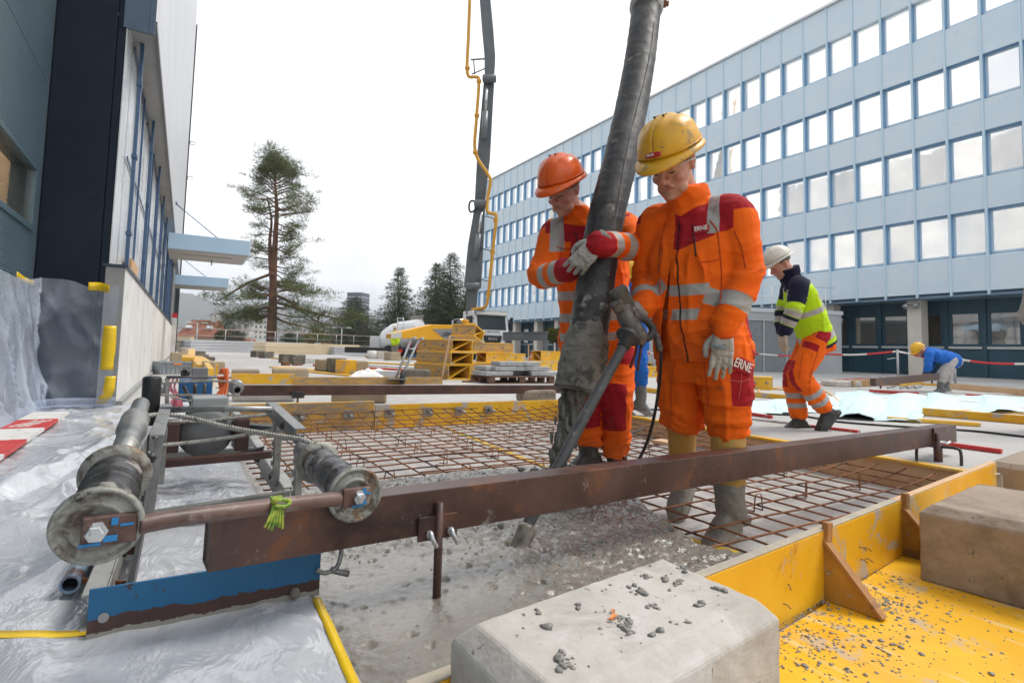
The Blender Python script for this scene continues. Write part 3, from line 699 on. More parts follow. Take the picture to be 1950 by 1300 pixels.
# concrete blocks
def cblock(A, B, C, ztop, zbot, ch, m, label, seg=None):
    A, B, C = V(A), V(B), V(C); D_ = A+C-B; q = [A, B, C, D_]; c = (A+C)/2; b = MB()
    def ring(o, z):
        r = []
        for p in q:
            d = V(p.x-c.x, p.y-c.y, 0); ex = (B-A).normalized(); ey = (C-B).normalized()
            r.append(V(p.x, p.y, z)+ex*(o if d.dot(ex) > 0 else -o)+ey*(o if d.dot(ey) > 0 else -o))
        return r
    N_ = 14; rings = [ring(ch, zbot), ring(ch, ztop-ch), ring(0, ztop)]
    b.add(sum(rings, []), [(0, 3, 2, 1), (8, 9, 10, 11)]+[(4*k+i, 4*k+(i+1) % 4, 4*k+4+(i+1) % 4, 4*k+4+i) for k in range(2) for i in range(4)], False)
    o = b.build('concrete_block', m, bevel=.006)
    s_ = o.modifiers.new('sub', 'SUBSURF'); s_.subdivision_type = 'SIMPLE'; s_.levels = 5; s_.render_levels = 5
    tx = bpy.data.textures.new('clouds', 'CLOUDS'); tx.noise_scale = .035; tx.noise_depth = 4; d_ = o.modifiers.new('disp', 'DISPLACE'); d_.texture = tx; d_.strength = .0045; d_.texture_coords = 'GLOBAL'
    return tag(o, label, 'block')
zt = .335
B1 = [at(908, 1185, z=zt), at(1261, 1063, z=zt), at(1438, 1138, z=zt)]
cblock(*B1, zt, .018, .034, m_conblk, 'pale chamfered concrete block in the foreground, its top splashed with mortar')
cblock((2.365, .965, 0), (2.95, 1.03, 0), (2.99, .70, 0), .285, .018, .032, m_conblk2, 'large brown concrete block resting on the yellow panel')
cblock((4.10, 1.36, 0), (4.9, 1.44, 0), (4.93, 1.13, 0), .23, .018, .03, m_conblk2, 'brown concrete block partly out of view behind the larger one')
pts = []
e1, e2 = B1[1]-B1[0], B1[2]-B1[1]
for _ in range(48): pts.append(tuple(B1[0]+e1*rng.uniform(.03, .97)+e2*rng.uniform(.03, .97)))
for (a, c_, n_) in ((.78, .18, 14), (.66, .35, 10), (.86, .45, 9), (.45, .62, 12), (.40, .72, 9), (.60, .60, 8), (.10, .78, 14), (.95, .75, 10), (.98, .3, 10)):
    for _ in range(n_): pts.append(tuple(B1[0]+e1*(a+rng.normal(0, .014))+e2*(c_+rng.normal(0, .03))))
lumps('mortar_splash', pts, 'lumps of grey mortar splashed over the top of the foreground block', m_mortar, .0016, .0052)
b = MB(); p = B1[0]+e1*.42+e2*.55+V(0, 0, .004)
for (dx, dy, a, s) in ((0, 0, .3, .012), (.012, .016, 1.2, .009), (-.012, -.006, 2.4, .008)):
    ex, ey = arrow_basis(a); q = p+V(dx, dy, 0)
    b.add([q-ex*s, q-ey*s*.5+V(0, 0, .002), q+ex*s, q+ey*s*.5+V(0, 0, .003)], [(0, 1, 2, 3)])
o = b.build('dry_leaf', mat('leaf_orange', (.62, .22, .06), .7)); s_ = o.modifiers.new('t', 'SOLIDIFY'); s_.thickness = .0008
tag(o, 'small orange dry leaf on top of the foreground block', 'leaf')

# ================================================================== BEAMS AND JACKS
def hollow(p0, p1, wd, ht, th, m, label, group=None):
    p0, p1 = V(p0), V(p1); x, y, d = frame_to(p1-p0); b = MB()
    def ring(p, w_, h_): return [p+x*w_/2*i+y*h_/2*j for i, j in ((-1, -1), (1, -1), (1, 1), (-1, 1))]
    n = 24; vs = []
    for k in range(n+1): vs += ring(p0+(p1-p0)*k/n, wd, ht)
    fs = [(4*k+i, 4*k+(i+1) % 4, 4*k+4+(i+1) % 4, 4*k+4+i) for k in range(n) for i in range(4)]
    b.add(vs, fs, False)
    for p, s in ((p0, 1), (p1, -1)):
        o_ = ring(p, wd, ht); i_ = ring(p, wd-2*th, ht-2*th); q_ = ring(p+d*s*.004, wd-2*th, ht-2*th); b.add(o_+i_+q_, [(i, (i+1) % 4, 4+(i+1) % 4, 4+i) for i in range(4)]+[(4+i, 4+(i+1) % 4, 8+(i+1) % 4, 8+i) for i in range(4)]+[(8, 9, 10, 11)], False)
    return tag(b.build('steel_beam', m, bevel=.003), label, 'beam', group)
bl, br = at(402, 985, D=1.17), at(1821, 809, D=3.75)
nb = V(-(br-bl).y, (br-bl).x, 0).normalized()
bdir = (br-bl).normalized()
BH = .113
hollow(bl+nb*.04-V(0, 0, BH/2), br+nb*.04-V(0, 0, BH/2), .08, BH, .005, m_rust, 'long rusty hollow steel beam spanning the pour in the foreground')
p0, p1 = at(455, 733, Y=5.95)+V(0, 0, -.05), at(1085, 733, Y=5.75)+V(0, 0, -.05)
hollow(p0, p1, .08, .1, .005, m_rust, 'rusty hollow steel beam lying across behind the mesh')
def beam_pt(px):
    # point on the front bottom edge of the near beam below image column px
    lo, hi = 0., 1.
    for _ in range(40):
        m_ = (lo+hi)/2; q = bl+(br-bl)*m_; X = PPX+FPX*((np.array(q)-[0, 0, CH]) @ _r)/depth(q)
        lo, hi = (m_, hi) if X < px else (lo, m_)
    return bl+(br-bl)*lo
def jack(p, ztop, label, legs=True, rod=.013, zb=0.0):
    J = thing('screw_jack', label, 'jack', (p[0], p[1], zb if legs else .10)); x, y = p
    b = MB(); b.cyl((x, y, zb if legs else .11), (x, y, ztop), rod, n=12); b.build('rod', m_rust, J)
    if legs:
        b = MB(); b.cyl((x, y, zb+.03), (x, y, zb+.17), .024, n=12); b.build('sleeve', m_rust, J)
        for a in (.4, 2.5, 4.6):
            dx, dy = math.cos(a), math.sin(a); b = MB()
            b.tube(spline([(x+dx*.02, y+dy*.02, zb+.145), (x+dx*.10, y+dy*.10, zb+.148), (x+dx*.125, y+dy*.125, zb+.125), (x+dx*.125, y+dy*.125, zb)], 5), .009, 8); b.build('leg', m_dark, J)
    return J
# bracket plate with eye bolts on the near beam
pb = beam_pt(834); J = jack((pb.x+nb.x*-.012, pb.y-.012), pb.z-.03, 'rusty threaded rod standing in the wet concrete under the near beam', legs=False, rod=.011)
b = MB(); b.box(pb-nb*.006+V(0, 0, -BH+.018), (.115, .008, .062), (bdir, nb, bdir.cross(nb))); b.build('bracket', m_rust, J, .002)
for s in (-.03, .032):
    c_ = pb-nb*.012+bdir*s+V(0, 0, -BH+.006); b = MB(); b.tube(spline([c_+nb*.01, c_-nb*.012+V(0, 0, .004), c_-nb*.02+V(0, 0, -.012)+bdir*.004, c_-nb*.022+V(0, 0, -.03)+bdir*.014], 5), .006, 8)
    b.lathe(c_-nb*.004, -nb, [(0, .011), (.008, .011)], 6); b.build('eye_bolt', mat('zinc_bolt', (.55, .56, .57), .3, .8), J)
q = V(pb.x, pb.y-.012, .125)
b = MB(); b.lathe(q, (0, 0, 1), [(0, .026), (.006, .028), (.01, .012)], 12); b.build('foot_ring', m_rust, J)
pj = beam_pt(1778); J2 = jack((pj.x, pj.y-.02), pj.z-.03, 'screw jack with bent tripod legs under the far end of the near beam', zb=.12)
b = MB(); b.box(pj-nb*.006+V(0, 0, -.055), (.05, .008, .11), (bdir, nb, V(0, 0, 1))); b.build('bracket', m_rust, J2)
b = MB(); c_ = pj-nb*.01+bdir*.03+V(0, 0, -.09); b.tube(spline([c_, c_+bdir*.05-nb*.02, c_+bdir*.09-V(0, 0, .01)-nb*.02, c_+bdir*.12-nb*.03], 4), .008, 8); b.build('eye_bolt', MATS['zinc_bolt'], J2)
p_ = p0+(p1-p0)*.05
J3 = jack((p0.x+.52, p0.y-.12), p0.z-.01, 'screw jack with thin legs under the left end of the rear beam', rod=.011)
b = MB(); b.box((p0.x+.52, p0.y-.08, p0.z-.02), (.12, .09, .012)); b.bb((p0.x+.46, p0.y-.135, p0.z-.075), (p0.x+.58, p0.y-.125, p0.z-.02)); b.build('bracket', m_dark, J3)

# ================================================================== PLASTIC SHEETS
t = NT('floor_film'); v = t.pos(); n = t.noise(v, 2.2, 5, .6, .6); n2 = t.noise(v, 14, 6, .65, .7)
c = t.mix(t.ramp(n, .3, .7), (.40, .42, .455), (.53, .545, .575)); c = t.mix(t.ramp(n2, .68, .76), c, (.36, .355, .345)); c = t.mix(t.ramp(t.noise(v, 3.5, 6, .7), .60, .68), c, (.74, .745, .75))
t.set(Base_Color=c, Roughness=t.math('MULTIPLY_ADD', n2, .2, .04), Specular_IOR_Level=.8)
vo = t.n('TexVoronoi'); vo.inputs['Scale'].default_value = 6; vc = t.n('Mix', data_type='VECTOR'); vc.inputs[0].default_value = .12; nz_ = t.n('TexNoise'); nz_.inputs['Scale'].default_value = 5; t.l(v, nz_.inputs[0]); t.l(t.pos((1, .6, 1)), vc.inputs[4]); t.l(nz_.outputs['Color'], vc.inputs[5]); t.l(vc.outputs[1], vo.inputs[0]); nr = t.math('ADD', t.math('MULTIPLY', vo.outputs[0], .45), t.math('MULTIPLY', t.math('ABSOLUTE', t.math('SUBTRACT', t.noise(t.pos((1, .55, 1)), 9, 4, .55, .6), .5)), 1.2)); t.bump(nr, .6, .022)
m_film = t.m
def fold(x, y):
    a = 1-abs(fbm((x*1.3+.3*y, y*.75, 4.2), 3))*2.2; h = .030*max(0, a)**3
    a2 = 1-abs(fbm((x*2.9, y*2.1+x, 8.1), 3))*2.6; h += .015*max(0, a2)**3
    a3 = 1-abs(fbm((x*7, y*5, 1.1), 2))*2.8; h += .0035*max(0, a3)**2
    d = abs((x+.62)-.16*(y-2.4)-.05*math.sin(y*2)); 
    if y > 1.6: h += .045*math.exp(-(d/.05)**2)*min(1, (y-1.6)/.6)*max(0, min(1, (4.6-y)/.8))
    d2 = abs((x+.32)-.20*(y-3.0)); h += .03*math.exp(-(d2/.045)**2)*max(0, min(1, (y-2.2)/.6))*max(0, min(1, (5-y)/.6))
    return h
def film(u, v_):
    x = -1.12+(RX0-.012+.02*fbm((v_*9, 0, 0), 2)+1.12)*u; y = .25+6.22*v_**1.25
    m_ = min(1, (RX0-x)/.12+.15); k = 1
    if -.14 < x < .42 and 1.40 < y < 5.3: k = .45
    return (x, y, TZ+.004+fold(x, y)*m_*k)
b = MB(); b.grid(film, 190, 330); o = b.build('floor_film', m_film, org=(0, 0, TZ))
tag(o, 'crinkled translucent plastic sheet spread over the terrace floor under the machine', 'plastic sheet')
t = NT('wall_film'); v = t.pos(); n = t.noise(v, 2.5, 5, .6, .8)
tr = t.n('BsdfTransparent'); tr.inputs[0].default_value = (.93, .95, 1, 1); ms = t.n('MixShader'); lw = t.n('LayerWeight'); lw.inputs[0].default_value = .4
t.set(Base_Color=(.62, .69, .80), Roughness=.14, Specular_IOR_Level=.8)
f = t.math('MULTIPLY_ADD', lw.outputs['Fresnel'], .28, .13); f = t.math('ADD', f, t.math('MULTIPLY', t.ramp(n, .48, .70), .15))
t.l(f, ms.inputs[0]); t.l(tr.outputs[0], ms.inputs[1]); t.l(t.b.outputs[0], ms.inputs[2]); t.l(ms.outputs[0], t.o.inputs[0])
nr = t.math('ABSOLUTE', t.math('SUBTRACT', t.noise(v, 4, 5, .6, 1.2), .5)); t.bump(nr, .6, .03); m_wfilm = t.m
def wfilm(u, v_):
    s = u*3.9; z = 1.34*(1-v_)+(TZ+.02)*v_
    if s < 3.3: x, y = -1.10, 3.15+s; nx, ny = 1, -.0; top = .06*math.sin(s*2)-.02
    else: x, y = -1.10+(s-3.3)*1.02, 6.45; nx, ny = 0, -1; top = -.06*max(0, min(1, (s-3.45)/.2))*math.exp(-((s-3.72)/.16)**2)
    z += top*(1-v_); sag = .03+.10*v_**2*(1.2 if s < 3.3 else .45)+.05*fbm((s*2, z*1.4, 3), 3)*min(1, .25+v_)
    r_ = 1-abs(fbm((s*2.2+z*.8, z*.9, 6), 2))*2.5; sag += .05*max(0, r_)**3*min(1, .3+v_)
    k = max(0, 1-abs(s-3.3)/.22); nx, ny = (nx+(.6*k if s >= 3.3 else 0)), ny-(.6*k if s < 3.3 else 0)
    return (x+nx*max(.006, sag), y+ny*max(.006, sag), z)
b = MB(); b.grid(wfilm, 130, 60); o = b.build('wall_film', m_wfilm, org=(-1.1, 6.45, TZ))
tag(o, 'clear plastic sheet taped over the foot of the navy column and ribbed wall', 'plastic sheet')
# rolled up hem at the foot of the sheet
b = MB(); b.tube(spline([(-1.05, 6.2, TZ+.06), (-.85, 6.28, TZ+.07), (-.6, 6.36, TZ+.06), (-.46, 6.40, TZ+.06)], 6), .04, 12); o = tag(b.build('film_roll', m_wfilm), 'rolled hem of clear plastic lying at the foot of the column', 'plastic roll')
def wtape(p, label, wd=.07):
    strip('adhesive_tape', p, wd, label, axis=(1, 0, 0), nseg=5)
strip('adhesive_tape', [at(168, 545, Y=6.39), at(190, 546, Y=6.39), at(208, 550, Y=6.28)], .075, 'yellow tape patch holding the top corner of the plastic on the column', axis=(0, 0, 1))
strip('adhesive_tape', [at(210, 620, Y=6.31), at(207, 660, Y=6.31), at(203, 704, Y=6.31)], .10, 'upper vertical yellow tape beside the grey end of the plinth', axis=(1, 0, 0))
strip('adhesive_tape', [at(211, 716, Y=6.30), at(206, 745, Y=6.30), at(192, 769, Y=6.39)], .085, 'lower curved yellow tape near the floor at the column foot', axis=(1, 0, 0))
strip('adhesive_tape', [at(32, 522, X=-1.085), at(48, 533, X=-1.085), at(66, 540, X=-1.085)], .045, 'small yellow tape at the top of the plastic on the ribbed wall', axis=(0, 0, 1))
def drape(pts): return [(x, y, TZ+.006+fold(x, y)*min(1, (RX0-x)/.12+.15)) for x, y in pts]
strip('adhesive_tape', drape([(.333-.023*k/8, 1.46-.66*k/8) for k in range(9)]), .02, 'yellow tape along the edge where the plastic meets the wet concrete')
strip('adhesive_tape', drape([(-1.0+.9*k/24, 1.53-.014*k/24) for k in range(25)]), .03, 'yellow tape strip on the plastic floor left of the blue plate')
# red and white barrier board
def text_obj(name, s, m, size, org, ex, ey, parent=None, ext=.001, align='CENTER', fit=None):
    cu = bpy.data.curves.new(name, 'FONT'); cu.body = s; cu.size = size; cu.extrude = ext; cu.align_x = align; cu.align_y = 'CENTER'; cu.offset = size*.012
    to = bpy.data.objects.new(name, cu); COL.objects.link(to); bpy.context.view_layer.update()
    dg = bpy.context.evaluated_depsgraph_get(); me = bpy.data.meshes.new_from_object(to.evaluated_get(dg)); bpy.data.objects.remove(to)
    ex, ey = V(ex).normalized(), V(ey).normalized(); ez = ex.cross(ey); o0 = worg(parent) if parent is not None else V(org)
    wmax = max(abs(v_.co.x) for v_ in me.vertices); kx = fit/2/wmax if fit else 1
    for v_ in me.vertices: c = v_.co.copy(); v_.co = V(org)+ex*c.x*kx+ey*c.y+ez*c.z-o0
    me.materials.clear(); me.materials.append(m); o = bpy.data.objects.new(name, me); COL.objects.link(o)
    if parent is not None: o.parent = parent
    else: o.location = o0
    return o
m_white = pm('white_paint', (.70, .69, .66), (.62, .61, .58), scale=8, rough=.6, bump=.1, layers=[((.40, .36, .31), 9, .62, .7)])
m_red = pm('red_paint_worn', (.58, .035, .03), (.50, .045, .04), scale=8, rough=.5, bump=.1, layers=[((.55, .40, .36), 9, .66, .72)])
b = MB(); n = 7; y0, y1 = 2.2, 5.66
for k in range(n): b.bb((-.92, y0+(y1-y0)*k/n, TZ+.034), (-.695, y0+(y1-y0)*(k+1)/n, TZ+.056), mi=k % 2)
o = tag(b.build('barrier_board', [m_white, m_red], bevel=.0), 'red and white barrier board lying on the plastic at the left', 'barrier board')
yc = y0+(y1-y0)*5.5/n
text_obj('lettering', 'ERNE', m_white, .15, (-.80, yc, TZ+.0565), (.25, 1, 0), (-1, .25, 0), o, .0006)
# ================================================================== WINCH TRUSS (cart with rollers, ropes, motors) ON THE LEFT
WM = thing('winch_screed', 'worn steel winch cart with rope rollers and rusty link bar on the plastic sheet', 'machine', (.15, 1.5, TZ))
m_roll = pm('greasy_roller', (.05, .05, .05), (.11, .11, .11), scale=20, rough=.3, metal=.6, bump=.35, bscale=60, bdist=.003, layers=[((.36, .34, .31), 12, .60, .66, .7)])
m_flange = pm('flange_zinc', (.26, .265, .235), (.38, .38, .335), scale=14, rough=.5, metal=.35, bump=.3, layers=[((.11, .085, .065), 12, .56, .66), ((.22, .11, .04), 7, .62, .70), ((.06, .05, .045), 22, .62, .68)])
m_blue = pm('blue_paint', (.012, .105, .24), (.018, .13, .28), scale=5, rough=.4, bump=.1, layers=[((.08, .035, .022), 11, .60, .63, .8)])
def roller(o, i, rf, rb, tail):
    o, i = V(o), V(i); d = (i-o).normalized(); Ln = (i-o).length
    b = MB(); b.lathe(o, d, [(-.004, rf*.2), (-.004, rf*.46), (-.007, rf*.50), (-.007, rf*.60), (-.0015, rf*.64), (-.0015, rf*.84), (-.008, rf*.88), (-.009, rf*.96), (-.004, rf), (.002, rf), (.006, rf*.96), (.006, rb)], 40)
    f1 = b.build('flange', m_flange, WM)
    b = MB(); b.lathe(i, d, [(-.010, rb), (-.008, rf*.95), (.0, rf*.97), (.006, rf*.95), (.008, rb*.8)], 28); b.build('flange', m_flange, WM)
    b = MB(); n = 26; pr = []
    for k in range(n+1): pr.append((.006+(Ln-.016)*k/n, rb*(1+.05*(k % 2)*(1 if 2 < k < 20 else 0))+.003*math.sin(k*1.9)))
    b.lathe(o, d, pr, 22); b.build('drum', m_roll, WM)
    b = MB(); b.lathe(i, d, [(0, rb*.58), (tail*.5, rb*.58), (tail*.53, rb*.74), (tail*.72, rb*.74), (tail*.75, rb*.5), (tail, rb*.5)], 18); b.build('shaft', m_steel, WM)
    return d
OL, IL = at(186, 1000, D=.93), at(220, 905, D=1.14)
OR_, IR = at(676, 941, D=1.33), at(606, 880, D=1.66)
dL = roller(OL, IL, .0665, .046, .62); dR = roller(OR_, IR, .065, .044, .25)
# link bar with bolts
a_, b_ = OL-dL*.022, OR_-dR*.022; ld = (b_-a_).normalized(); up = V(0, 0, 1)
b = MB(); b.bar(a_-ld*.02, b_+ld*.02, .012, .034, up=up); n0 = len(b.v)
xb = MB(); q = [a_+ld*.06, a_+ld*.11+V(0, 0, .004), (a_+b_)/2+V(0, 0, .004), b_-ld*.11+V(0, 0, .003), b_-ld*.05]
xb.tube(spline(q, 6), .0165, 10); xb.box(a_+ld*.02, (.012, .05, .08), (ld.cross(up), up, ld)); xb.box(b_-ld*.005, (.012, .045, .075), (ld.cross(up), up, ld))
xb.build('link_bar', pm('rust_link', (.085, .045, .036), (.15, .088, .07), scale=10, rough=.42, bump=.25, bscale=80, bdist=.003, layers=[((.27, .23, .215), 7, .55, .68), ((.05, .028, .022), 12, .60, .68)]), WM, .004)
for c_, dd in ((a_, dL), (b_, dR)):
    x_, y_, d_ = frame_to(-ld.cross(up)); nrm = V(0, -1, 0)
    b = MB(); b.lathe(c_-V(0, .004, 0), nrm, [(0, .018), (.004, .018), (.004, .0135), (.016, .0135), (.018, .011), (.018, .007), (.026, .006)], 6, smooth=False); b.build('bolt', MATS['zinc_bolt'], WM)
    b = MB()
    for (dx, dz, w_, h_) in ((.027, .016, .010, .012), (.022, -.014, .02, .010), (-.006, -.021, .03, .005), (.045, .008, .02, .004)):
        p = c_+ld*dx*(1 if c_ is a_ else .6)+V(0, -.0085, dz*.9); b.box(p, (w_, .0015, h_), (ld, V(0, 1, 0), up))
    b.build('paint_fleck', mat('blue_fleck', (.01, .16, .38), .5), WM)
# cord tied on the bar
CT = thing('earth_cable_tie', 'bunch of green and yellow cable knotted round the rusty link bar', 'cable', tuple(a_+(b_-a_)*.6))
c_ = a_+(b_-a_)*.605
m_gy = pm('green_yellow', (.42, .46, .05), (.10, .22, .03), scale=60, rough=.5, bump=0)
for k in range(6):
    dx = (k-2.5)*.0035; b = MB()
    ring = [c_+ld*(dx*1.2)+V(0, math.sin(a)*.022, math.cos(a)*.021) for a in np.linspace(-.6, 5.2, 14)]
    b.tube(ring, .0028, 6); b.tube(spline([c_+ld*dx+V(0, -.022, .012), c_+ld*(dx*1.6-.004)+V(0, -.03, -.01), c_+ld*(dx*2.2-.008)+V(0, -.03, -.028-.004*(k % 3))], 4), .0028, 6); b.build('strand', m_gy, CT)
b = MB(); b.tube(spline([c_+V(-.012, -.012, .012), c_+V(-.004, -.03, .022), c_+V(.012, -.026, .02), c_+V(.024, -.016, .012), c_+V(.012, -.03, .008), c_+V(-.008, -.03, .012)], 5), .0045, 6); b.build('knot', m_gy, CT)
# rails
m_rail = pm('rail_zinc', (.36, .36, .34), (.46, .455, .43), scale=8, rough=.5, metal=.35, bump=.15, layers=[((.24, .21, .17), 9, .58, .7), ((.12, .10, .085), 18, .66, .73)])
def rail(x0, y0, x1, y1, inner):
    b = MB(); p0, p1 = V(x0, y0, TZ+.045), V(x1, y1, TZ+.045); s = .02*inner
    b.bar(p0, p1, .006, .08); b.bar(p0+V(s, 0, .037), p1+V(s, 0, .037), .045, .006); b.bar(p0+V(s, 0, -.037), p1+V(s, 0, -.037), .045, .006)
    b.build('side_rail', m_rail, WM, .002)
    for k in range(7):
        y = y0+.35+k*.5; b = MB(); b.lathe((x0+(x1-x0)*(y-y0)/(y1-y0)-.003*inner, y, TZ+.055), (-inner, 0, 0), [(0, .012), (.008, .012)], 6); b.build('bolt', m_dark, WM)
rail(-.10, 1.52, -.03, 5.2, -1); rail(.385, 2.30, .425, 5.2, 1)
b = MB(); b.bar((-.06, 1.50, TZ+.04), (-.04, 4.9, TZ+.045), .012, .05); b.build('inner_strip', m_dark, WM)
b = MB(); b.bar((-.09, 2.18, TZ+.06), (.40, 2.28, TZ+.06), .03, .035); b.build('cross_angle', pm('mud_steel', (.11, .115, .105), (.17, .17, .155), scale=20, rough=.7), WM, .002)
for y in (3.3, 4.3):
    b = MB(); b.bar((-.06, y, TZ+.06), (.42, y, TZ+.06), .03, .035); b.build('cross_angle', MATS['mud_steel'], WM, .002)
# uprights and plates
def slotted(x, y, z0, z1, lean=0):
    b = MB(); n = 7; h = (z1-z0)/n
    b.bar((x, y, z0), (x+lean, y, z1), .006, .03); b.bar((x+.013, y+.014, z0), (x+.013+lean, y+.014, z1), .028, .005)
    for k in range(n): b.bar((x-.006, y, z0+h*(k+.25)), (x-.006, y, z0+h*(k+.75)), .010, .012)
    b.build('upright', m_steel, WM, .0015)
slotted(-.055, 2.06, TZ+.08, .50, .012); slotted(-.035, 2.55, TZ+.08, .47)
slotted(.395, 2.14, TZ+.04, .475); slotted(.362, 2.42, TZ+.06, .50)
for (x0, y0, z0, x1, y1, z1) in ((.352, 2.62, .525, .386, 2.13, .475), (-.035, 2.75, .515, -.05, 2.04, .49)):
    b = MB(); b.bar((x0, y0, z0), (x1, y1, z1), .008, .05); b.bar((x0+.018, y0, z0+.022), (x1+.018, y1, z1+.022), .036, .006); b.build('arm_plate', m_steel, WM, .002)
b = MB(); b.bar((.37, 2.02, .43), (.385, 1.78, .44), .012, .06); b.build('bearing_plate', m_steel, WM, .003)
b = MB(); b.bar((-.075, 1.78, .46), (-.06, 2.1, .47), .012, .09); b.build('bearing_plate', m_steel, WM, .003)
for p in ((.39, 2.10, .47), (-.045, 2.02, .45), (.372, 2.3, .49)):
    b = MB(); b.lathe(p, (0, -1, 0), [(0, .016), (.012, .016), (.012, .009), (.022, .009)], 6); b.build('bolt', m_dark, WM)
b = MB(); b.tube([(-.035, 2.62, .528), (.165, 2.53, .538), (.352, 2.45, .536)], .0125, 12); b.build('top_tube', m_steel, WM)
b = MB(); b.lathe((-.075, 2.75, .455), (0, 0, 1), [(0, .024), (.05, .026), (.055, .033), (.19, .034), (.197, .031), (.2, .02)], 20); b.build('grip_post', pm('black_rubber', (.012, .013, .015), (.03, .03, .032), scale=15, rough=.55, bump=.2), WM)
# motor
MC = V(.135, 2.80, .408)
b = MB(); b.lathe(MC, (0.02, 1, 0), [(-.045, .03), (-.045, .088), (-.03, .10), (0, .104), (.006, .11), (.016, .11), (.016, .10), (.14, .10), (.15, .08)], 30)
mo = b.build('motor', pm('motor_grey', (.115, .12, .122), (.15, .155, .155), scale=20, rough=.6, bump=.4, bscale=120, bdist=.002), WM)
for a in (0.1, 1.67, 3.24, 4.81):
    b = MB(); b.lathe(MC+V(.105*math.cos(a), .01, .105*math.sin(a)), (0, -1, 0), [(0, .018), (.015, .018), (.015, .010), (.024, .010)], 8); b.build('lug', m_steel, mo)
b = MB(); b.bb((MC.x-.06, MC.y-.01, MC.z+.10), (MC.x+.08, MC.y+.14, MC.z+.15)); b.build('terminal_box', mat('box_grey', (.30, .31, .31), .5), mo, .006)
b = MB(); b.bb((-.02, 2.72, .34), (.035, 2.9, .46)); b.build('mount', m_rust, WM, .004)
b = MB(); b.bb((.245, 2.72, .33), (.30, 2.9, .47)); b.build('mount', m_rust, WM, .004)
b = MB(); b.bar((-.06, 2.72, .30), (.39, 2.66, .32), .05, .03); b.build('cross_beam', m_rust, WM, .003)
b = MB(); b.bar((.30, 2.78, .42), (.40, 2.75, .41), .06, .04); b.build('clamp', m_dark, WM, .004)
b = MB()
b.prism([(.27, 2.70, .33), (.36, 2.68, .35), (.34, 2.68, .28)], (0, .02, 0)); b.build('gusset', m_dark, WM)
# ropes
m_rope = pm('dirty_rope', (.30, .285, .255), (.42, .40, .36), scale=40, rough=.85, bump=.3, layers=[((.14, .13, .115), 25, .6, .7)])
def rope(pts, r, label, group='ropes of the winch', turns=60, nm='rope', parent=None):
    P = spline(pts, 14); b = MB(); n = len(P); L_ = sum((P[i+1]-P[i]).length for i in range(n-1)); s = 0
    fr = []; px = None
    for i, p in enumerate(P):
        d = (P[min(i+1, n-1)]-P[max(i-1, 0)]).normalized()
        x = (px-d*px.dot(d)).normalized() if px is not None else frame_to(d)[0]; px = x; fr.append((p, x, d.cross(x)))
    M_ = max(40, int(L_/(r*.9)))
    strands = [[], [], []]; cum = [0]
    for i in range(n-1): cum.append(cum[-1]+(P[i+1]-P[i]).length)
    for k in range(M_+1):
        s = L_*k/M_; i = min(n-2, max(0, int(np.searchsorted(cum, s))-1)); f = (s-cum[i])/max(1e-6, cum[i+1]-cum[i])
        p = fr[i][0].lerp(fr[i+1][0], f); x = fr[i][1].lerp(fr[i+1][1], f); y = fr[i][2].lerp(fr[i+1][2], f)
        for q in range(3):
            a = s/(r*5.2)*6.283+q*2.094; strands[q].append(p+x*math.cos(a)*r*.5+y*math.sin(a)*r*.5)
    for st in strands: b.tube(st, r*.58, 6)
    o = b.build(nm, m_rope, parent)
    if parent is None: tag(o, label, 'rope', group)
    return o
rope([at(236, 838, D=1.75), at(240, 818, D=1.9), at(268, 796, D=2.02), at(305, 789, D=2.08), at(360, 795, D=2.05), at(430, 812, D=1.95), at(520, 828, D=1.82), at(575, 837, D=1.72), at(606, 850, D=1.66)], .0085, 'thick grey rope looping from the left roller over the cart to the right roller')
rope([at(303, 848, D=2.1), at(380, 840, D=2.2), at(460, 829, D=2.25), at(530, 816, D=2.25)], .0075, 'straight lower rope crossing in front of the round motor')
rope([at(312, 803, D=2.3), at(390, 801, D=2.4), at(450, 795, D=2.45), at(512, 789, D=2.5)], .0075, 'short rope running behind the thick rope above the motor')
# second winch further back on the rails
W2 = thing('second_winch', 'second winch unit behind the first with blue motor box and tube ends', 'machine', (.15, 4.0, TZ))
def P2(px, py, D=3.65): return at(px, py, D=D)
b = MB(); b.tube([P2(318, 718), P2(438, 718)], .010, 10); b.build('top_tube', m_steel, W2)
b = MB(); b.bb(tuple(P2(338, 766, 3.9)), tuple(P2(408, 724, 3.9)+V(0, .22, 0))); mb_ = b.build('motor_box', pm('motor_blue', (.012, .10, .26), (.02, .13, .3), rough=.4), W2, .01)
b = MB(); b.bb(tuple(P2(364, 724, 3.75)), tuple(P2(398, 701, 3.75)+V(0, .14, 0))); b.build('switch_box', mat('switch_grey', (.20, .205, .21), .5), W2, .006)
for px in (318, 432):
    b = MB(); b.bar(P2(px, 720), P2(px, 790, 3.6), .02, .02); b.build('upright', m_steel, W2)
for px, s in ((300, 1), (452, 1)):
    p = P2(px, 742); b = MB(); n = 20; dd = V(.05, 1, 0).normalized(); x_, y_, _ = frame_to(dd)
    b.tube([p, p+dd*.3], .026, n, caps=False); b.tube([p, p+dd*.3], .019, n, caps=False)
    b.add([p+x_*math.cos(6.283*k/n)*r_+y_*math.sin(6.283*k/n)*r_ for r_ in (.019, .026) for k in range(n)], [(k, (k+1) % n, n+(k+1) % n, n+k) for k in range(n)]); b.build('tube_end', m_steel, W2)
    b = MB(); b.lathe(p+dd*.22, dd, [(0, .03), (0, .05), (.08, .055), (.1, .03)], 16); b.build('bearing', m_steel, W2)
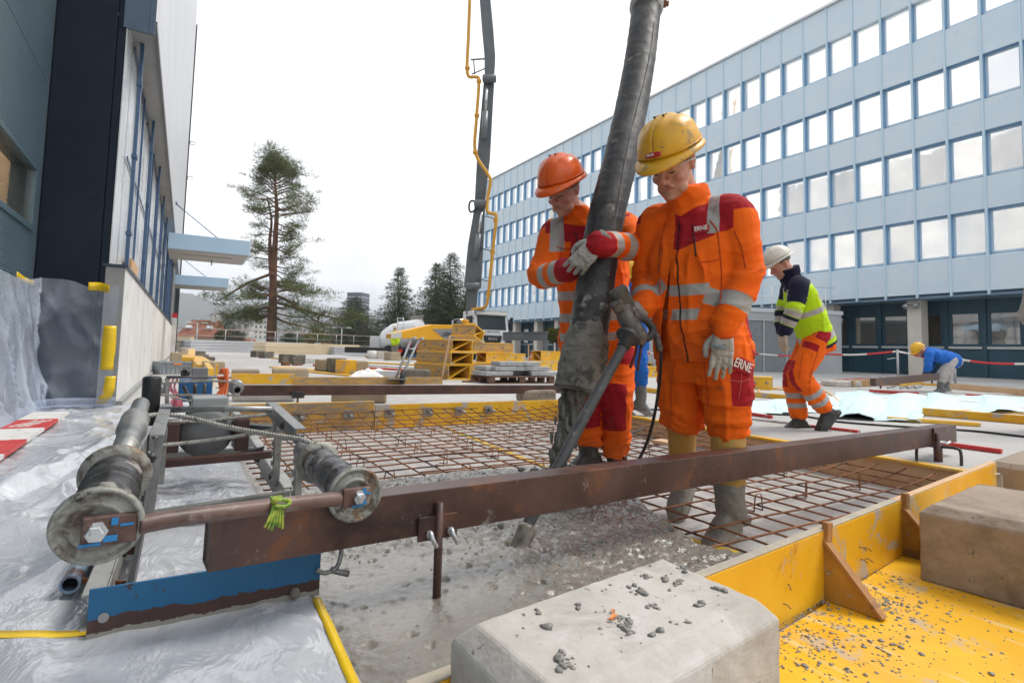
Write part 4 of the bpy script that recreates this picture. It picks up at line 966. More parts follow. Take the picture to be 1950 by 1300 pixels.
b = MB(); b.tube([P2(352, 800, 3.5), P2(365, 770, 3.6), P2(350, 735, 3.7)], .012, 8); b.tube([P2(370, 758, 3.6), P2(372, 730, 3.6)], .012, 8); b.build('strut', m_dark, W2)
b = MB(); b.tube([P2(388, 758, 3.6), P2(390, 730, 3.6)], .011, 8); b.build('strut', m_dark, W2)
b = MB(); b.sphere(P2(353, 711, 3.7), .028, 12); b.lathe(P2(353, 711, 3.7), (-.2, -1, .3), [(0, .022), (.035, .022), (.035, .012), (.02, .012)], 14); b.build('cable_gland', MATS['black_rubber'], W2)
for k, (dx, c) in enumerate(((0, (.55, .10, .02)), (6, (.55, .10, .02)), (11, (.62, .14, .03)), (17, (.55, .10, .02)))):
    b = MB(); b.tube(spline([P2(418+dx, 712, 3.6), P2(424+dx*.5, 703, 3.6), P2(430+dx*.2, 730, 3.55), P2(414+dx*.9, 752, 3.5), P2(426+dx*.2, 772-k*3, 3.45), P2(420+dx*.4, 742, 3.6), P2(416+dx, 716, 3.62)], 8), .0075, 8)
    o = b.build('orange_cable', mat('cable_orange', (.60, .11, .02), .45)); tag(o, 'coiled orange power cable hanging on the second winch', 'cable', 'strands of the orange cable coil')
for k in range(3):
    b = MB(); b.tube(spline([P2(325+k*8, 716, 3.7), P2(318+k*7, 735, 3.65), P2(332+k*3, 752, 3.6), P2(325+k*4, 770, 3.5), P2(342, 776+k*2, 3.4)], 8), .006, 8)
    o = b.build('pink_hose', mat('pink_pvc', (.50, .16, .19), .4)); tag(o, 'dusty pink hose tangled on the left of the second winch', 'hose', 'pink hoses on the second winch')
b = MB(); b.lathe(P2(338, 758, 3.5), (.15, -.3, -1), [(0, .02), (.01, .026), (.08, .026), (.09, .018)], 14); o = b.build('pink_plug', mat('pink_plug', (.50, .12, .16), .4)); tag(o, 'pink cable plug dangling below the second winch', 'plug')
rope([P2(302, 730, 3.5), P2(360, 726, 3.5), P2(430, 726, 3.5), P2(458, 734, 3.45)], .007, 'upper rope stretched across the second winch')
rope([P2(300, 752, 3.5), P2(380, 752, 3.5), P2(456, 752, 3.5)], .007, 'lower rope stretched across the second winch')
rope([P2(325, 756, 3.45), P2(372, 765, 3.3), P2(405, 772, 3.2), P2(436, 783, 3.1)], .006, 'slanting rope running down from the second winch')
for px in (300, 456):
    pass
# blue plate under the beam end
b = MB(); x0, x1, y0 = -.126, .345, 1.488
b.bb((x0, y0-.004, TZ+.002), (x1, y0+.004, TZ+.105)); b.bb((x0, y0+.005, TZ+.002), (x1, y0+.06, TZ+.010))
t = NT('blue_plate'); v = t.pos(); z = t.n('SeparateXYZ'); t.l(t.n('NewGeometry').outputs['Position'], z.inputs[0]); n = t.noise(v, 9, 7, .7); n2 = t.noise(v, 26, 6, .65)
h = t.math('SUBTRACT', z.outputs[2], TZ+.002)
hh = t.math('ADD', h, t.math('MULTIPLY', t.math('SUBTRACT', n, .5), .055)); hx = t.math('SUBTRACT', hh, t.math('MULTIPLY', t.math('MAXIMUM', t.math('SUBTRACT', z.outputs[0], .0), 0), -.02))
c = t.mix(t.ramp(n2, .645, .66), (.010, .115, .255), (.055, .028, .02)); c = t.mix(t.math('LESS_THAN', hx, .042), c, t.ramp(n2, .3, .7, (.045, .022, .018), (.075, .035, .026)))
c = t.mix(t.math('LESS_THAN', t.math('ADD', h, t.math('MULTIPLY', t.math('SUBTRACT', n2, .5), .03)), .014), c, (.27, .26, .225))
t.set(Base_Color=c, Roughness=.45); t.bump(n2, .2, .003)
PL = tag(b.build('blue_plate', t.m), 'blue painted steel plate, its lower half rusty, under the left end of the near beam', 'plate')
b = MB(); b.lathe((x0+.028, y0-.006, TZ+.045), (0, -1, 0), [(0, .010), (.002, .010)], 14); b.build('hole_plug', mat('hole_grey', (.28, .28, .28), .6), PL)
b = MB(); b.lathe((x1-.06, y0-.004, TZ+.022), (0, -1, 0), [(0, .014), (.014, .012), (.016, .008)], 6); b.build('bolt', pm('mud_bolt', (.14, .125, .10), (.2, .18, .15), scale=40, rough=.8), PL)
hk = MB(); c_ = V(x1-.01, y0-.012, TZ+.068); hk.tube(spline([c_, c_+V(.02, -.012, -.006), c_+V(.045, -.015, .005), c_+V(.055, -.012, .03), c_+V(.06, 0, .05), c_+V(.085, .01, .056)], 6), .006, 8)
hk.tube([c_+V(.03, -.012, .0), c_+V(.075, -.02, -.016)], .008, 8); o = hk.build('hook_bolt', m_steel); tag(o, 'bent steel hook bolt at the right end of the blue plate', 'hook')
# blue tube beside the rail
BT = thing('blue_tube', 'short blue painted steel tube with open end beside the left rail', 'tube', (-.2, 1.8, TZ))
p = at(133, 1113, z=.215); e = p+V(.015, .42, 0); b = MB(); n = 20; dd = (e-p).normalized(); x_, y_, _ = frame_to(dd)
b.tube([p, e], .021, n, caps=False); b.tube([p, p+dd*.2], .016, n, caps=False); b.add([p+x_*math.cos(6.283*k/n)*r_+y_*math.sin(6.283*k/n)*r_ for r_ in (.016, .021) for k in range(n)], [(k, (k+1) % n, n+(k+1) % n, n+k) for k in range(n)])
b.build('pipe', pm('blue_tube_paint', (.03, .12, .27), (.20, .27, .34), scale=9, rough=.35, metal=.2, layers=[((.10, .06, .045), 14, .6, .66)]), BT)
b = MB(); b.bar(p+V(.02, .02, 0), p+V(.11, -.02, -.01), .006, .012); b.build('brace', m_rustb, BT)
b = MB(); b.bar(p+V(.02, .28, 0), p+V(.12, .2, 0), .02, .02); b.build('bracket', m_rust, BT)
# ================================================================== PEOPLE
t = NT('lens'); tr = t.n('BsdfTransparent'); gl = t.n('BsdfGlossy'); gl.inputs['Roughness'].default_value = .02; ms = t.n('MixShader'); lw = t.n('LayerWeight'); lw.inputs[0].default_value = .2
t.l(t.math('MULTIPLY_ADD', lw.outputs['Fresnel'], .3, .015), ms.inputs[0]); t.l(tr.outputs[0], ms.inputs[1]); t.l(gl.outputs[0], ms.inputs[2]); t.l(ms.outputs[0], t.o.inputs[0]); m_lens = t.m
def remeshed(mb, voxel, smooth=4, disp=None, cut=None, fac=.5):
    """join everything in mb into one continuous skin; returns (verts, faces)"""
    me = bpy.data.meshes.new('tmp'); me.from_pydata([tuple(v) for v in mb.v], [], mb.f); me.update()
    o = bpy.data.objects.new('tmp', me); COL.objects.link(o)
    m = o.modifiers.new('r', 'REMESH'); m.mode = 'VOXEL'; m.voxel_size = voxel; m.adaptivity = 0
    if smooth:
        s = o.modifiers.new('s', 'SMOOTH'); s.factor = fac; s.iterations = smooth
    bpy.context.view_layer.update(); dg = bpy.context.evaluated_depsgraph_get()
    ev = o.evaluated_get(dg); em = ev.to_mesh()
    n = len(em.vertices); vs = np.empty(n*3); em.vertices.foreach_get('co', vs); vs = vs.reshape(-1, 3)
    nn = np.empty(n*3); em.vertices.foreach_get('normal', nn); nn = nn.reshape(-1, 3)
    fs = [tuple(p.vertices) for p in em.polygons]
    ev.to_mesh_clear(); bpy.data.objects.remove(o); bpy.data.meshes.remove(me)
    if disp is not None:
        d = np.array([disp(V(v), V(q)) for v, q in zip(vs, nn)]); vs = vs+nn*d[:, None]
    return vs, fs
def skin_obj(name, vs, fs, m, parent, attrs=None, solid=0, cuts=None):
    o0 = np.array(worg(parent)); me = bpy.data.meshes.new(name)
    me.from_pydata((vs-o0).tolist(), [], fs); me.materials.append(m)
    me.polygons.foreach_set('use_smooth', [True]*len(me.polygons))
    for k, a in (attrs or {}).items():
        at_ = me.attributes.new(k, 'FLOAT', 'POINT'); at_.data.foreach_set('value', np.asarray(a, float))
    if cuts:
        bm = bmesh.new(); bm.from_mesh(me)
        for kind, data in cuts:
            for co, no in data:
                bmesh.ops.bisect_plane(bm, geom=bm.verts[:]+bm.edges[:]+bm.faces[:], plane_co=V(co)-V(*o0), plane_no=V(no), dist=1e-5)
            dead = [f for f in bm.faces if kind(f.calc_center_median()+V(*o0), f.normal)]
            bmesh.ops.delete(bm, geom=dead, context='FACES')
        bm.to_mesh(me); bm.free()
    o = bpy.data.objects.new(name, me); COL.objects.link(o); o.parent = parent
    if solid:
        s = o.modifiers.new('thick', 'SOLIDIFY'); s.thickness = solid; s.offset = -1
    return o
def seglerp(pts, rad, n=6):
    P = spline(pts, n); m = len(P); k = np.linspace(0, len(rad)-1, m); return P, list(np.interp(k, range(len(rad)), rad))
def limb(mb, pts, rad, n=14, ell=None):
    P, Rr = seglerp(pts, rad); mb.tube(P, Rr, n, ell=ell); mb.sphere(P[0], Rr[0]*.98, 12); mb.sphere(P[-1], Rr[-1]*.98, 12)
def loft(mb, secs, n=28, p=2.4):
    vs = []
    for c, ax, ay in secs:
        for k in range(n):
            a = 2*math.pi*k/n; ca, sa = math.cos(a), math.sin(a)
            vs.append(V(c)+V(ax)*math.copysign(abs(ca)**(2/p), ca)+V(ay)*math.copysign(abs(sa)**(2/p), sa))
    m = len(secs); fs = [(i*n+k, i*n+(k+1) % n, (i+1)*n+(k+1) % n, (i+1)*n+k) for i in range(m-1) for k in range(n)]
    fs += [tuple(range(n-1, -1, -1)), tuple(range((m-1)*n, m*n))]; mb.add(vs, fs, True)
def ndist(vs, pts):
    """distance to and length along a polyline for every vertex"""
    best = np.full(len(vs), 9.); tt = np.zeros(len(vs)); acc = 0
    for a, b in zip(pts[:-1], pts[1:]):
        a, b = np.array(a), np.array(b); ab = b-a; L_ = np.linalg.norm(ab)
        t = np.clip(((vs-a) @ ab)/L_**2, 0, 1); d = np.linalg.norm(vs-a-t[:, None]*ab, axis=1)
        k = d < best; best[k] = d[k]; tt[k] = acc+t[k]*L_; acc += L_
    return best, tt
def band(t, *centres_w): return np.max([w-np.abs(t-c) for c, w in centres_w], axis=0)

def cloth(name, base, base2, red=(.36, .012, .02), grey=(.36, .355, .34), third=(.012, .013, .035), dirt=.5, weave=420, hatch=False):
    if name in MATS: return MATS[name]
    t = NT(name); v = t.pos(); n = t.noise(v, 6, 6, .6)
    c = t.mix(t.ramp(n, .3, .7), base, base2)
    g = lambda nm: t.ramp(t.math('MULTIPLY_ADD', t.attr(nm), 300.0, .5), 0, 1)
    c = t.mix(g('red'), c, red); c = t.mix(g('third'), c, third); c = t.mix(g('stripe'), c, grey)
    if hatch:
        wv = t.n('TexWave', wave_type='BANDS', bands_direction='DIAGONAL'); wv.inputs['Scale'].default_value = 34; t.l(v, wv.inputs[0])
        hc = t.mix(t.ramp(wv.outputs[0], .42, .5), (.52, .44, .40), (.62, .12, .02)); c = t.mix(g('hatch'), c, hc)
    c = t.mix(g('dark'), c, (.012, .012, .014))
    d = t.math('MULTIPLY', t.ramp(t.noise(v, 11, 7, .72), .60, .70), dirt); c = t.mix(d, c, (.10, .06, .035))
    d = t.math('MULTIPLY', t.attr('mud'), t.ramp(t.noise(v, 17, 6, .7), .34, .56)); c = t.mix(d, c, (.22, .20, .17))
    rr = t.mix(g('stripe'), (.85,)*3, (.42,)*3); t.set(Base_Color=c, Roughness=rr, Sheen_Weight=.0, Specular_IOR_Level=.25)
    h = t.math('ADD', t.math('MULTIPLY', t.noise(v, 22, 4, .6), 1.0), t.math('MULTIPLY', t.noise(v, weave, 2, .6), .12))
    t.bump(h, .55, .006); MATS[name] = t.m; return t.m
ZERO = lambda vs: np.full(len(vs), -1.)
def fields(vs, **k):
    a = {n: ZERO(vs) for n in ('red', 'third', 'stripe', 'hatch', 'dark')}; a['mud'] = np.zeros(len(vs)); a.update(k); return a

t = NT('skin'); v = t.pos(); n = t.noise(v, 30, 5, .6); n2 = t.noise(v, 220, 3, .6)
c = t.mix(t.ramp(n, .3, .7), (.58, .31, .215), (.49, .23, .16)); c = t.mix(t.math('MULTIPLY', t.attr('blush'), .6), c, (.42, .13, .09)); c = t.mix(t.math('MULTIPLY', t.attr('lip'), .7), c, (.33, .10, .085))
c = t.mix(t.math('MULTIPLY', t.attr('stubble'), .35), c, (.20, .15, .13))
t.set(Base_Color=c, Roughness=.48, Subsurface_Weight=.12, Subsurface_Radius=(.01, .004, .002), Subsurface_Scale=.5); t.bump(t.math('ADD', n2, t.math('MULTIPLY', t.noise(v, 70, 5, .65), 1.5)), .35, .0018); m_skin = t.m
m_hair = pm('grey_hair', (.12, .11, .105), (.25, .24, .23), scale=90, rough=.8, bump=.6, bscale=300, bdist=.003)
m_brow = mat('brow', (.10, .075, .06), .9)
m_glove = pm('glove_grey', (.36, .35, .325), (.45, .44, .41), scale=25, rough=.75, bump=.3, bscale=300, bdist=.0015, layers=[((.24, .21, .17), 26, .56, .66), ((.55, .40, .18), 10, .68, .74)])

def head_pts(S):
    """(kind, geometry) of a head in its own frame: x = his right, y = forward, z = up, origin between the eyes and ears"""
    m = MB()
    m.sphere((0, -.012, .045), (.076, .098, .090), 22)
    secs = [((0, .008, .06), .070, .080), ((0, .012, .03), .069, .078), ((0, .014, .0), .067, .076), ((0, .018, -.03), .065, .072), ((0, .022, -.06), .058, .067), ((0, .026, -.085), .048, .060), ((0, .036, -.105), .036, .047), ((0, .046, -.117), .022, .030)]
    loft(m, [(c, (a, 0, 0), (0, b, 0)) for c, a, b in secs], 24, 2.3)
    m.tube(spline([(0, .088, .014), (0, .099, -.006), (0, .112, -.026), (0, .112, -.037)], 4), [.008]*4+[.0095]*4+[.0125]*4+[.0125], 10); m.sphere((0, .109, -.034), .0145, 10)
    for s in (-1, 1):
        m.sphere((s*.012, .099, -.037), .0095, 8); m.sphere((s*.038, .062, -.032), (.024, .024, .022), 12); m.sphere((s*.031, .0735, .002), (.0175, .0150, .0145), 12)
        m.tube(spline([(s*.010, .089, .022), (s*.03, .088, .028), (s*.05, .072, .022)], 4), .0095, 8)
        m.sphere((s*.038, .044, -.078), (.022, .03, .024), 12)
        m.sphere((s*.071, -.012, -.002), (.010, .019, .031), 10, (V(1, 0, 0), V(0, .96, -.28), V(0, .28, .96))); m.sphere((s*.073, -.008, -.026), (.008, .012, .012), 8); m.sphere((s*.079, -.020, .008), (.005, .012, .022), 8)
        m.tube(spline([(s*.014, .098, -.046), (s*.026, .086, -.066)], 2), .006, 6)
    m.sphere((0, .084, -.061), (.024, .0115, .0055), 10); m.sphere((0, .083, -.071), (.021, .0115, .0065), 10); m.sphere((0, .078, -.103), (.020, .018, .015), 10)
    m.sphere((0, .072, -.084), (.03, .02, .02), 10)
    return m
def xf(mb, M_):
    for i, p in enumerate(mb.v): mb.v[i] = tuple(M_ @ V(p))
    return mb
def helmet(M_, col, m, parent, sticker=None):
    """safety helmet on the head frame M_"""
    b = MB(); nu, nv = 56, 16
    def fn(u, v_):
        a = 2*math.pi*u; ph = v_*math.pi/2*1.0
        x, y = math.sin(a), math.cos(a); rr = math.sin(ph)**.93; z = math.cos(ph)
        ex, ey = .113, .138; X, Y, Z = ex*x*rr, ey*y*rr-.004, .058+.122*max(0, z)**.9
        if v_ < .97:
            k = max(0, 1-abs(X)/.034); ridge = .007*min(1, k*3)*min(1, max(0, 1.15-abs(Y)/.11)); Z += ridge
            k2 = max(0, min(1, (abs(X)-.045)/.006))*max(0, min(1, (.095-abs(X))/.006))*max(0, min(1, (.06-abs(Y+.005))/.01)); X += .004*k2*np.sign(X); Z += .004*k2
        return (X, Y, Z)
    b.grid(fn, nu, nv)
    rim = MB(); prof = []
    for k in range(nu):
        a = 2*math.pi*k/nu; x, y = math.sin(a), math.cos(a); pk = max(0, y)**2.2
        X0, Y0 = .113*x, .138*y-.004; o_ = .011+.045*pk; X1, Y1 = X0+x*(.010+.012*pk), Y0+y*o_
        prof.append(((X0, Y0, .060), ((X0+X1)/2, (Y0+Y1)/2, .050-.004*pk), (X1, Y1, .046-.016*pk), (X1, Y1, .041-.016*pk), (X0*.97, Y0*.97, .044)))
    vs = [q for p in prof for q in p]; b.add(vs, [(5*k+i, 5*k+i+1, 5*((k+1) % nu)+i+1, 5*((k+1) % nu)+i) for k in range(nu) for i in range(4)], True)
    xf(b, M_); h = b.build('helmet', m, parent); s = h.modifiers.new('t', 'SOLIDIFY'); s.thickness = .0025; s.offset = -1
    for sx in (-1, 1):
        for j in range(3):
            q = MB(); q.sphere((sx*.0+(.018 if sx > 0 else -.018), .02-j*.022, .1875-.004*j), (.005, .007, .004), 8); xf(q, M_); q.build('vent', mat('vent_dark', (.02, .015, .01), .8), h)
    for sx in (-1, 1):
        q = MB(); q.tube(spline([(sx*.040, .118, .072), (sx*.044, .085, .128), (sx*.046, .03, .163), (sx*.046, -.05, .160)], 5), .0028, 6); xf(q, M_); q.build('rib', m, h)
    q = MB(); q.tube(spline([(.115*math.sin(a), .140*math.cos(a)-.004, .068) for a in np.linspace(0, 6.2832, 30)], 2), .0028, 6); xf(q, M_); q.build('rib', m, h)
    bd = MB(); bd.lathe((0, -.004, .030), (0, 0, 1), [(0, .088), (.03, .09)], 24, caps=False)
    for i, p in enumerate(bd.v): bd.v[i] = (p[0]*1.04, p[1]*1.22-.004, p[2])
    xf(bd, M_); bd.build('headband', mat('band_dark', (.03, .03, .035), .8), h)
    R3 = M_.to_3x3()
    if sticker:
        q = MB(); q.grid(lambda u, v_: ((u-.5)*.062, .1405-.35*((u-.5)*.062)**2/.113*2.2-.008*v_-.004*v_, .072+.021*v_), 8, 3); xf(q, M_); st = q.build('sticker', mat('sticker_red', (.45, .015, .02), .5), h); s = st.modifiers.new('t', 'SOLIDIFY'); s.thickness = .001; s.offset = 1
        text_obj('lettering', sticker, mat('text_white', (.75, .75, .73), .6), .015, M_ @ V(.006, .1405, .083), R3 @ V(-1, 0, 0), R3 @ V(0, -.4, 1), st, .0006)
    return h
def face_frame(pos, fwd, roll=0.0, S=1.0):
    f = V(fwd).normalized(); x = f.cross(V(0, 0, 1)).normalized(); z = x.cross(f).normalized()
    if roll: q = Matrix.Rotation(roll, 3, f); x = q @ x; z = q @ z
    M_ = Matrix(((x.x, f.x, z.x, 0), (x.y, f.y, z.y, 0), (x.z, f.z, z.z, 0), (0, 0, 0, 1)))
    return Matrix.Translation(V(pos)) @ M_ @ Matrix.Scale(S, 4)
def glove(parent, wrist, fdir, pnorm, side, curl=.5, spread=.06, m=None, S=1.0, thumb=.5, name='glove', voxel=.0035, curls=None):
    """gloved hand: fdir = direction of the fingers, pnorm = out of the palm, side = +1 thumb on the +cross side"""
    w = V(wrist); f = V(fdir).normalized(); pn = V(pnorm); pn = (pn-f*pn.dot(f)).normalized(); s = f.cross(pn); s = s if s.dot(V(side)) > 0 else -s; b = MB()
    P = lambda a, c, d=0: w+(f*a+s*c+pn*d)*S
    loft(b, [(P(-.05, 0), s*.034*S, pn*.030*S), (P(-.01, 0), s*.034*S, pn*.027*S), (P(.02, .002), s*.040*S, pn*.023*S), (P(.06, .002), s*.046*S, pn*.019*S), (P(.092, .0), s*.044*S, pn*.016*S)], 20, 2.6)
    for i, (c0, L1, r) in enumerate(((.034, .046, .0112), (.0115, .052, .0115), (-.0115, .048, .011), (-.033, .038, .0098))):
        cu = curls[i] if curls else curl*(1+.12*i); p = P(.082, c0); pts = [P(.06, c0*.9), p]; an = cu*.55; sp = (1.5-i)*spread
        for k, l in enumerate((L1, L1*.62, L1*.52)):
            d = f*math.cos(an)+pn*math.sin(an)+s*sp; p = p+d.normalized()*l*S; pts.append(p); an += cu*(.95 if k == 0 else .7)
        b.tube(spline(pts, 5), [r*S*(1.05-.012*j) for j in range(len(pts)*5-4)], 12); b.sphere(pts[-1], r*S*.86, 10); b.sphere(pts[2], r*S*1.08, 10); b.sphere(pts[1]+pn*-.004, r*S*1.1, 10)
    t0 = P(.012, .030, .008); t1 = t0+(f*.030+s*(.030-.012*thumb)+pn*(.012+.016*thumb))*S; t2 = t1+(f*.030+s*(.014-.03*thumb)+pn*.018*thumb)*S; t3 = t2+(f*.024+s*(.004-.028*thumb)+pn*.012*thumb)*S
    b.tube(spline([P(.0, .018), t0, t1, t2, t3], 5), [.017*S-.0003*S*j for j in range(21)], 12); b.sphere(t3, .0105*S, 10)
    b.tube(spline([P(-.055, 0), P(-.03, 0)], 2), [.040*S, .038*S], 16, ell=.85)
    vs, fs = remeshed(b, voxel, 3, lambda q, n_: .0012*fbm(q*55, 3))
    return skin_obj(name, vs, fs, m or m_glove, parent)
def boot(parent, knee, ankle, toe, z0, r=(.062, .056, .058), m=None, name='boot', top=.24, voxel=.006, mudz=.0, S=1.0, mud=None):
    a, t_ = V(ankle), V(toe); k = (V(knee)-a).normalized(); b = MB()
    d = V(t_.x-a.x, t_.y-a.y, t_.z-a.z); d.normalize(); sd = d.cross(V(0, 0, 1)).normalized(); upv = sd.cross(d)
    tp = a+k*top; mid = a+k*top*.5
    b.tube(spline([tp, mid, a+k*.03, a-upv*.03], 5), list(np.interp(np.linspace(0, 3, 16), range(4), [r[0]*1.06, r[0], r[1], r[1]])), 18, ell=1.08)
    h = a-upv*.055-d*.055; L_ = .285*S
    loft(b, [(h-upv*.012-d*.006, sd*.030, upv*.022), (h+d*.01, sd*.036, upv*.048), (h+d*.06+upv*.012, sd*.041, upv*.066), (h+d*.12*S-upv*.0, sd*.042, upv*.056), (h+d*.18*S-upv*.012, sd*.047, upv*.043), (h+d*.235*S-upv*.02, sd*.046, upv*.034), (h+d*L_-upv*.028, sd*.026, upv*.022)], 20, 2.5)
    loft(b, [(h-upv*.058+d*(.0), sd*.036, d*.035), (h-upv*.034+d*.0, sd*.037, d*.037)], 16, 3)
    loft(b, [(h-upv*.055+d*.155*S, sd*.050, d*.125*S), (h-upv*.040+d*.155*S, sd*.050, d*.125*S)], 22, 2.6)
    vs, fs = remeshed(b, voxel, 3, lambda q, n_: .0022*fbm(q*26, 4)+(.006*max(0, fbm(q*9, 3)) if mud and q.z < mud else 0))
    return skin_obj(name, vs, fs, m, parent, {'mud': np.clip((mudz-vs[:, 2])/.08, 0, 1)})
def booty(name, c1, c2, mudc=(.27, .25, .215), rough=.45):
    if name in MATS: return MATS[name]
    t = NT(name); v = t.pos(); n = t.noise(v, 9, 6, .65); c = t.mix(t.ramp(n, .3, .7), c1, c2); c = t.mix(t.ramp(t.noise(v, 13, 6, .7), .62, .68), c, tuple(x*.5 for x in c1))
    f = t.math('GREATER_THAN', t.math('ADD', t.attr('mud'), t.math('MULTIPLY', t.math('SUBTRACT', n, .5), .9)), .35); mc = t.mix(t.ramp(t.noise(v, 40, 5), .3, .7), mudc, tuple(x*.7 for x in mudc))
    c = t.mix(f, c, mc); t.set(Base_Color=c, Roughness=t.math('MULTIPLY_ADD', n, .4, rough-.2)); t.bump(t.noise(v, 45, 6, .7), .4, .004); MATS[name] = t.m; return t.m

def person(label, J, fwd, cfg):
    """J: joints in the place; fwd: direction the chest faces; cfg: clothes. Returns dict with the parts"""
    S = cfg.get('S', 1.0); vx = cfg.get('voxel', .008); J = {k: V(v) for k, v in J.items()}
    gz = min(J['toeL'].z, J['toeR'].z)-.03; root = thing('person', label, 'person', ((J['toeL'].x+J['toeR'].x)/2, (J['toeL'].y+J['toeR'].y)/2, gz))
    sh = (J['shL']+J['shR'])/2; hp = (J['hipL']+J['hipR'])/2; up = (sh-hp).normalized(); TL = (sh-hp).length
    lat = ((J['shL']-J['shR']).normalized()+(J['hipL']-J['hipR']).normalized()); lat = (lat-up*lat.dot(up)).normalized()
    fw = up.cross(lat)*-1
    if fw.dot(V(fwd)) < 0: fw = -fw
    sw = (J['shL']-J['shR']).length/2; neck = J['neck']; H = face_frame(J['head'], cfg['face'], cfg.get('roll', 0), S*cfg.get('head', 1.0))
    # --- body: one continuous skin, head to feet
    b = xf(head_pts(S), H)
    b.tube(spline([H @ V(0, -.02, -.03), H @ V(0, -.03, -.10), neck, neck-up*.08], 4), .058*S, 16)
    C = lambda k, o=0: hp+up*TL*k+fw*o
    loft(b, [(C(-.08), lat*.13*S, fw*.10*S), (C(.2), lat*.125*S, fw*.095*S), (C(.6), lat*.15*S, fw*.105*S), (C(.95), lat*sw*.9, fw*.075*S), (C(1.12), lat*.06*S, fw*.06*S)], 20)
    for s in 'LR':
        limb(b, [J['sh'+s], J['el'+s], J['wr'+s]], [.050*S, .042*S, .032*S]); limb(b, [J['hip'+s], J['kn'+s], J['an'+s].lerp(J['kn'+s], .06)], [.08*S, .055*S, .036*S])
    vs, fs = remeshed(b, cfg.get('skinvox', .004), 5 if cfg.get('skinvox', .004) < .006 else 1)
    Hi = np.array(H.inverted()); loc = vs @ Hi[:3, :3].T+Hi[:3, 3]
    g = lambda c, r: np.exp(-(((loc-np.array(c))/np.array(r))**2).sum(1)*1.0)
    at_ = {'lip': np.clip(g((0, .095, -.066), (.022, .02, .008))*1.3, 0, 1), 'blush': np.clip(g((.045, .07, -.03), (.03, .04, .03))+g((-.045, .07, -.03), (.03, .04, .03))+g((0, .115, -.03), (.016, .02, .016))+g((.082, -.01, 0), (.02, .03, .04))+g((-.082, -.01, 0), (.02, .03, .04)), 0, 1),
           'stubble': np.clip(g((0, .06, -.085), (.06, .05, .032))-g((0, .095, -.066), (.022, .02, .008)), 0, 1)}
    out = {'root': root, 'H': H, 'fw': fw, 'up': up, 'lat': lat, 'C': C, 'TL': TL, 'J': J}
    out['body'] = skin_obj('body', vs, fs, m_skin, root, at_)
    if cfg.get('detail', True):
        for s in (-1, 1):
            e = MB(); e.tube(spline([(s*.017, .0855, -.0065), (s*.031, .0890, -.0095), (s*.045, .0800, -.0065)], 5), [.0012, .0016, .0019, .0021, .0022, .0023, .0022, .0021, .0019, .0016, .0012], 6); xf(e, H); e.build('eye', mat('eye_dark', (.045, .03, .025), .3), out['body'])
            e = MB(); e.tube(spline([(s*.012, .0955, .0245), (s*.03, .0935, .030), (s*.05, .0765, .024)], 4), .0032, 6); xf(e, H); e.build('eyebrow', m_brow, out['body'])
        hr = MB(); hr.grid(lambda u, v_: (lambda a, q: (.0795*math.sin(a)*math.sin(q), -.012+.1015*math.cos(a)*math.sin(q), .045+.094*math.cos(q)+.0))(math.pi*(.38+1.24*u), .9+1.05*v_+.12*math.sin(u*70)*.15), 60, 16)
        hr.v = [(p[0], p[1], p[2]) for p in hr.v]; xf(hr, H); ho = hr.build('hair', m_hair, out['body']); s_ = ho.modifiers.new('t', 'SOLIDIFY'); s_.thickness = .006*S; s_.offset = 0
    if cfg.get('helmet'): out['helmet'] = helmet(H, None, cfg['helmet'], root, cfg.get('sticker'))
    if cfg.get('glasses'):
        gl = MB(); gl.grid(lambda u, v_: (lambda a: (.070*math.sin(a), .052+.056*math.cos(a)+.004*v_, -.018+.036*v_-(.008*(1-abs(a)*2.2)*(1-v_) if abs(a) < .4 else 0)))((u-.5)*2.3), 30, 4); xf(gl, H)
        go = gl.build('safety_glasses', m_lens, root); rim = MB(); rim.tube([H @ V(.070*math.sin(a), .058+.056*math.cos(a), .019) for a in np.linspace(-1.15, 1.15, 20)], .0016*S, 6)
        for s in (-1, 1): rim.tube([H @ V(s*.064, .081, .014), H @ V(s*.080, .02, .008), H @ V(s*.084, -.02, .002)], .0024*S, 6)
        rim.build('frame', mat('clear_plastic', (.55, .55, .53), .15), go)
    # --- jacket
    hem = cfg.get('hem', -.16); bx = cfg.get('bulk', 1.0)*S; bel = cfg.get('belly', 0.0)
    b = MB(); nk = neck
    secs = [(C(hem), lat*.205*bx, fw*.150*bx), (C(hem+.14, bel*.5), lat*.200*bx, fw*.150*bx), (C(.15, bel), lat*.195*bx, fw*.150*bx), (C(.40, bel*.6), lat*.195*bx, fw*.148*bx), (C(.70, .01), lat*.205*bx, fw*.142*bx), (C(.90, .0), lat*(sw+.030*bx), fw*.112*bx), (C(1.0, -.005), lat*(sw*.86), fw*.095*bx), ((nk-up*.05), lat*.100*S, fw*.095*S), (nk, lat*.083*S, fw*.085*S)]
    loft(b, secs, 32, 2.5)
    hz = H @ V(0, -.03, -.10); cdir = (hz-nk).normalized()
    loft(b, [(nk-up*.04, lat*.088*S, fw*.088*S), (nk+cdir*.03, lat*.084*S, fw*.088*S), (nk+cdir*cfg.get('collar', .085), lat*.088*S, fw*.094*S)], 28, 2.2)
    sr = cfg.get('sleeve', (.088, .080, .070, .066, .052))
    for s in 'LR':
        p0, p1, p2 = J['sh'+s], J['el'+s], J['wr'+s]; ax = (p1-p0).normalized()
        limb(b, [p0+(sh-p0)*.30, p0+ax*.02, p0.lerp(p1, .5), p1, p1.lerp(p2, .55), p2], [.085*S, sr[0]*S, sr[1]*S, sr[2]*S, sr[3]*S, sr[4]*S], 18)
    wr = cfg.get('wrinkle', 1.0); els = [J['elL'], J['elR']]; wrs = [J['wrL'], J['wrR']]
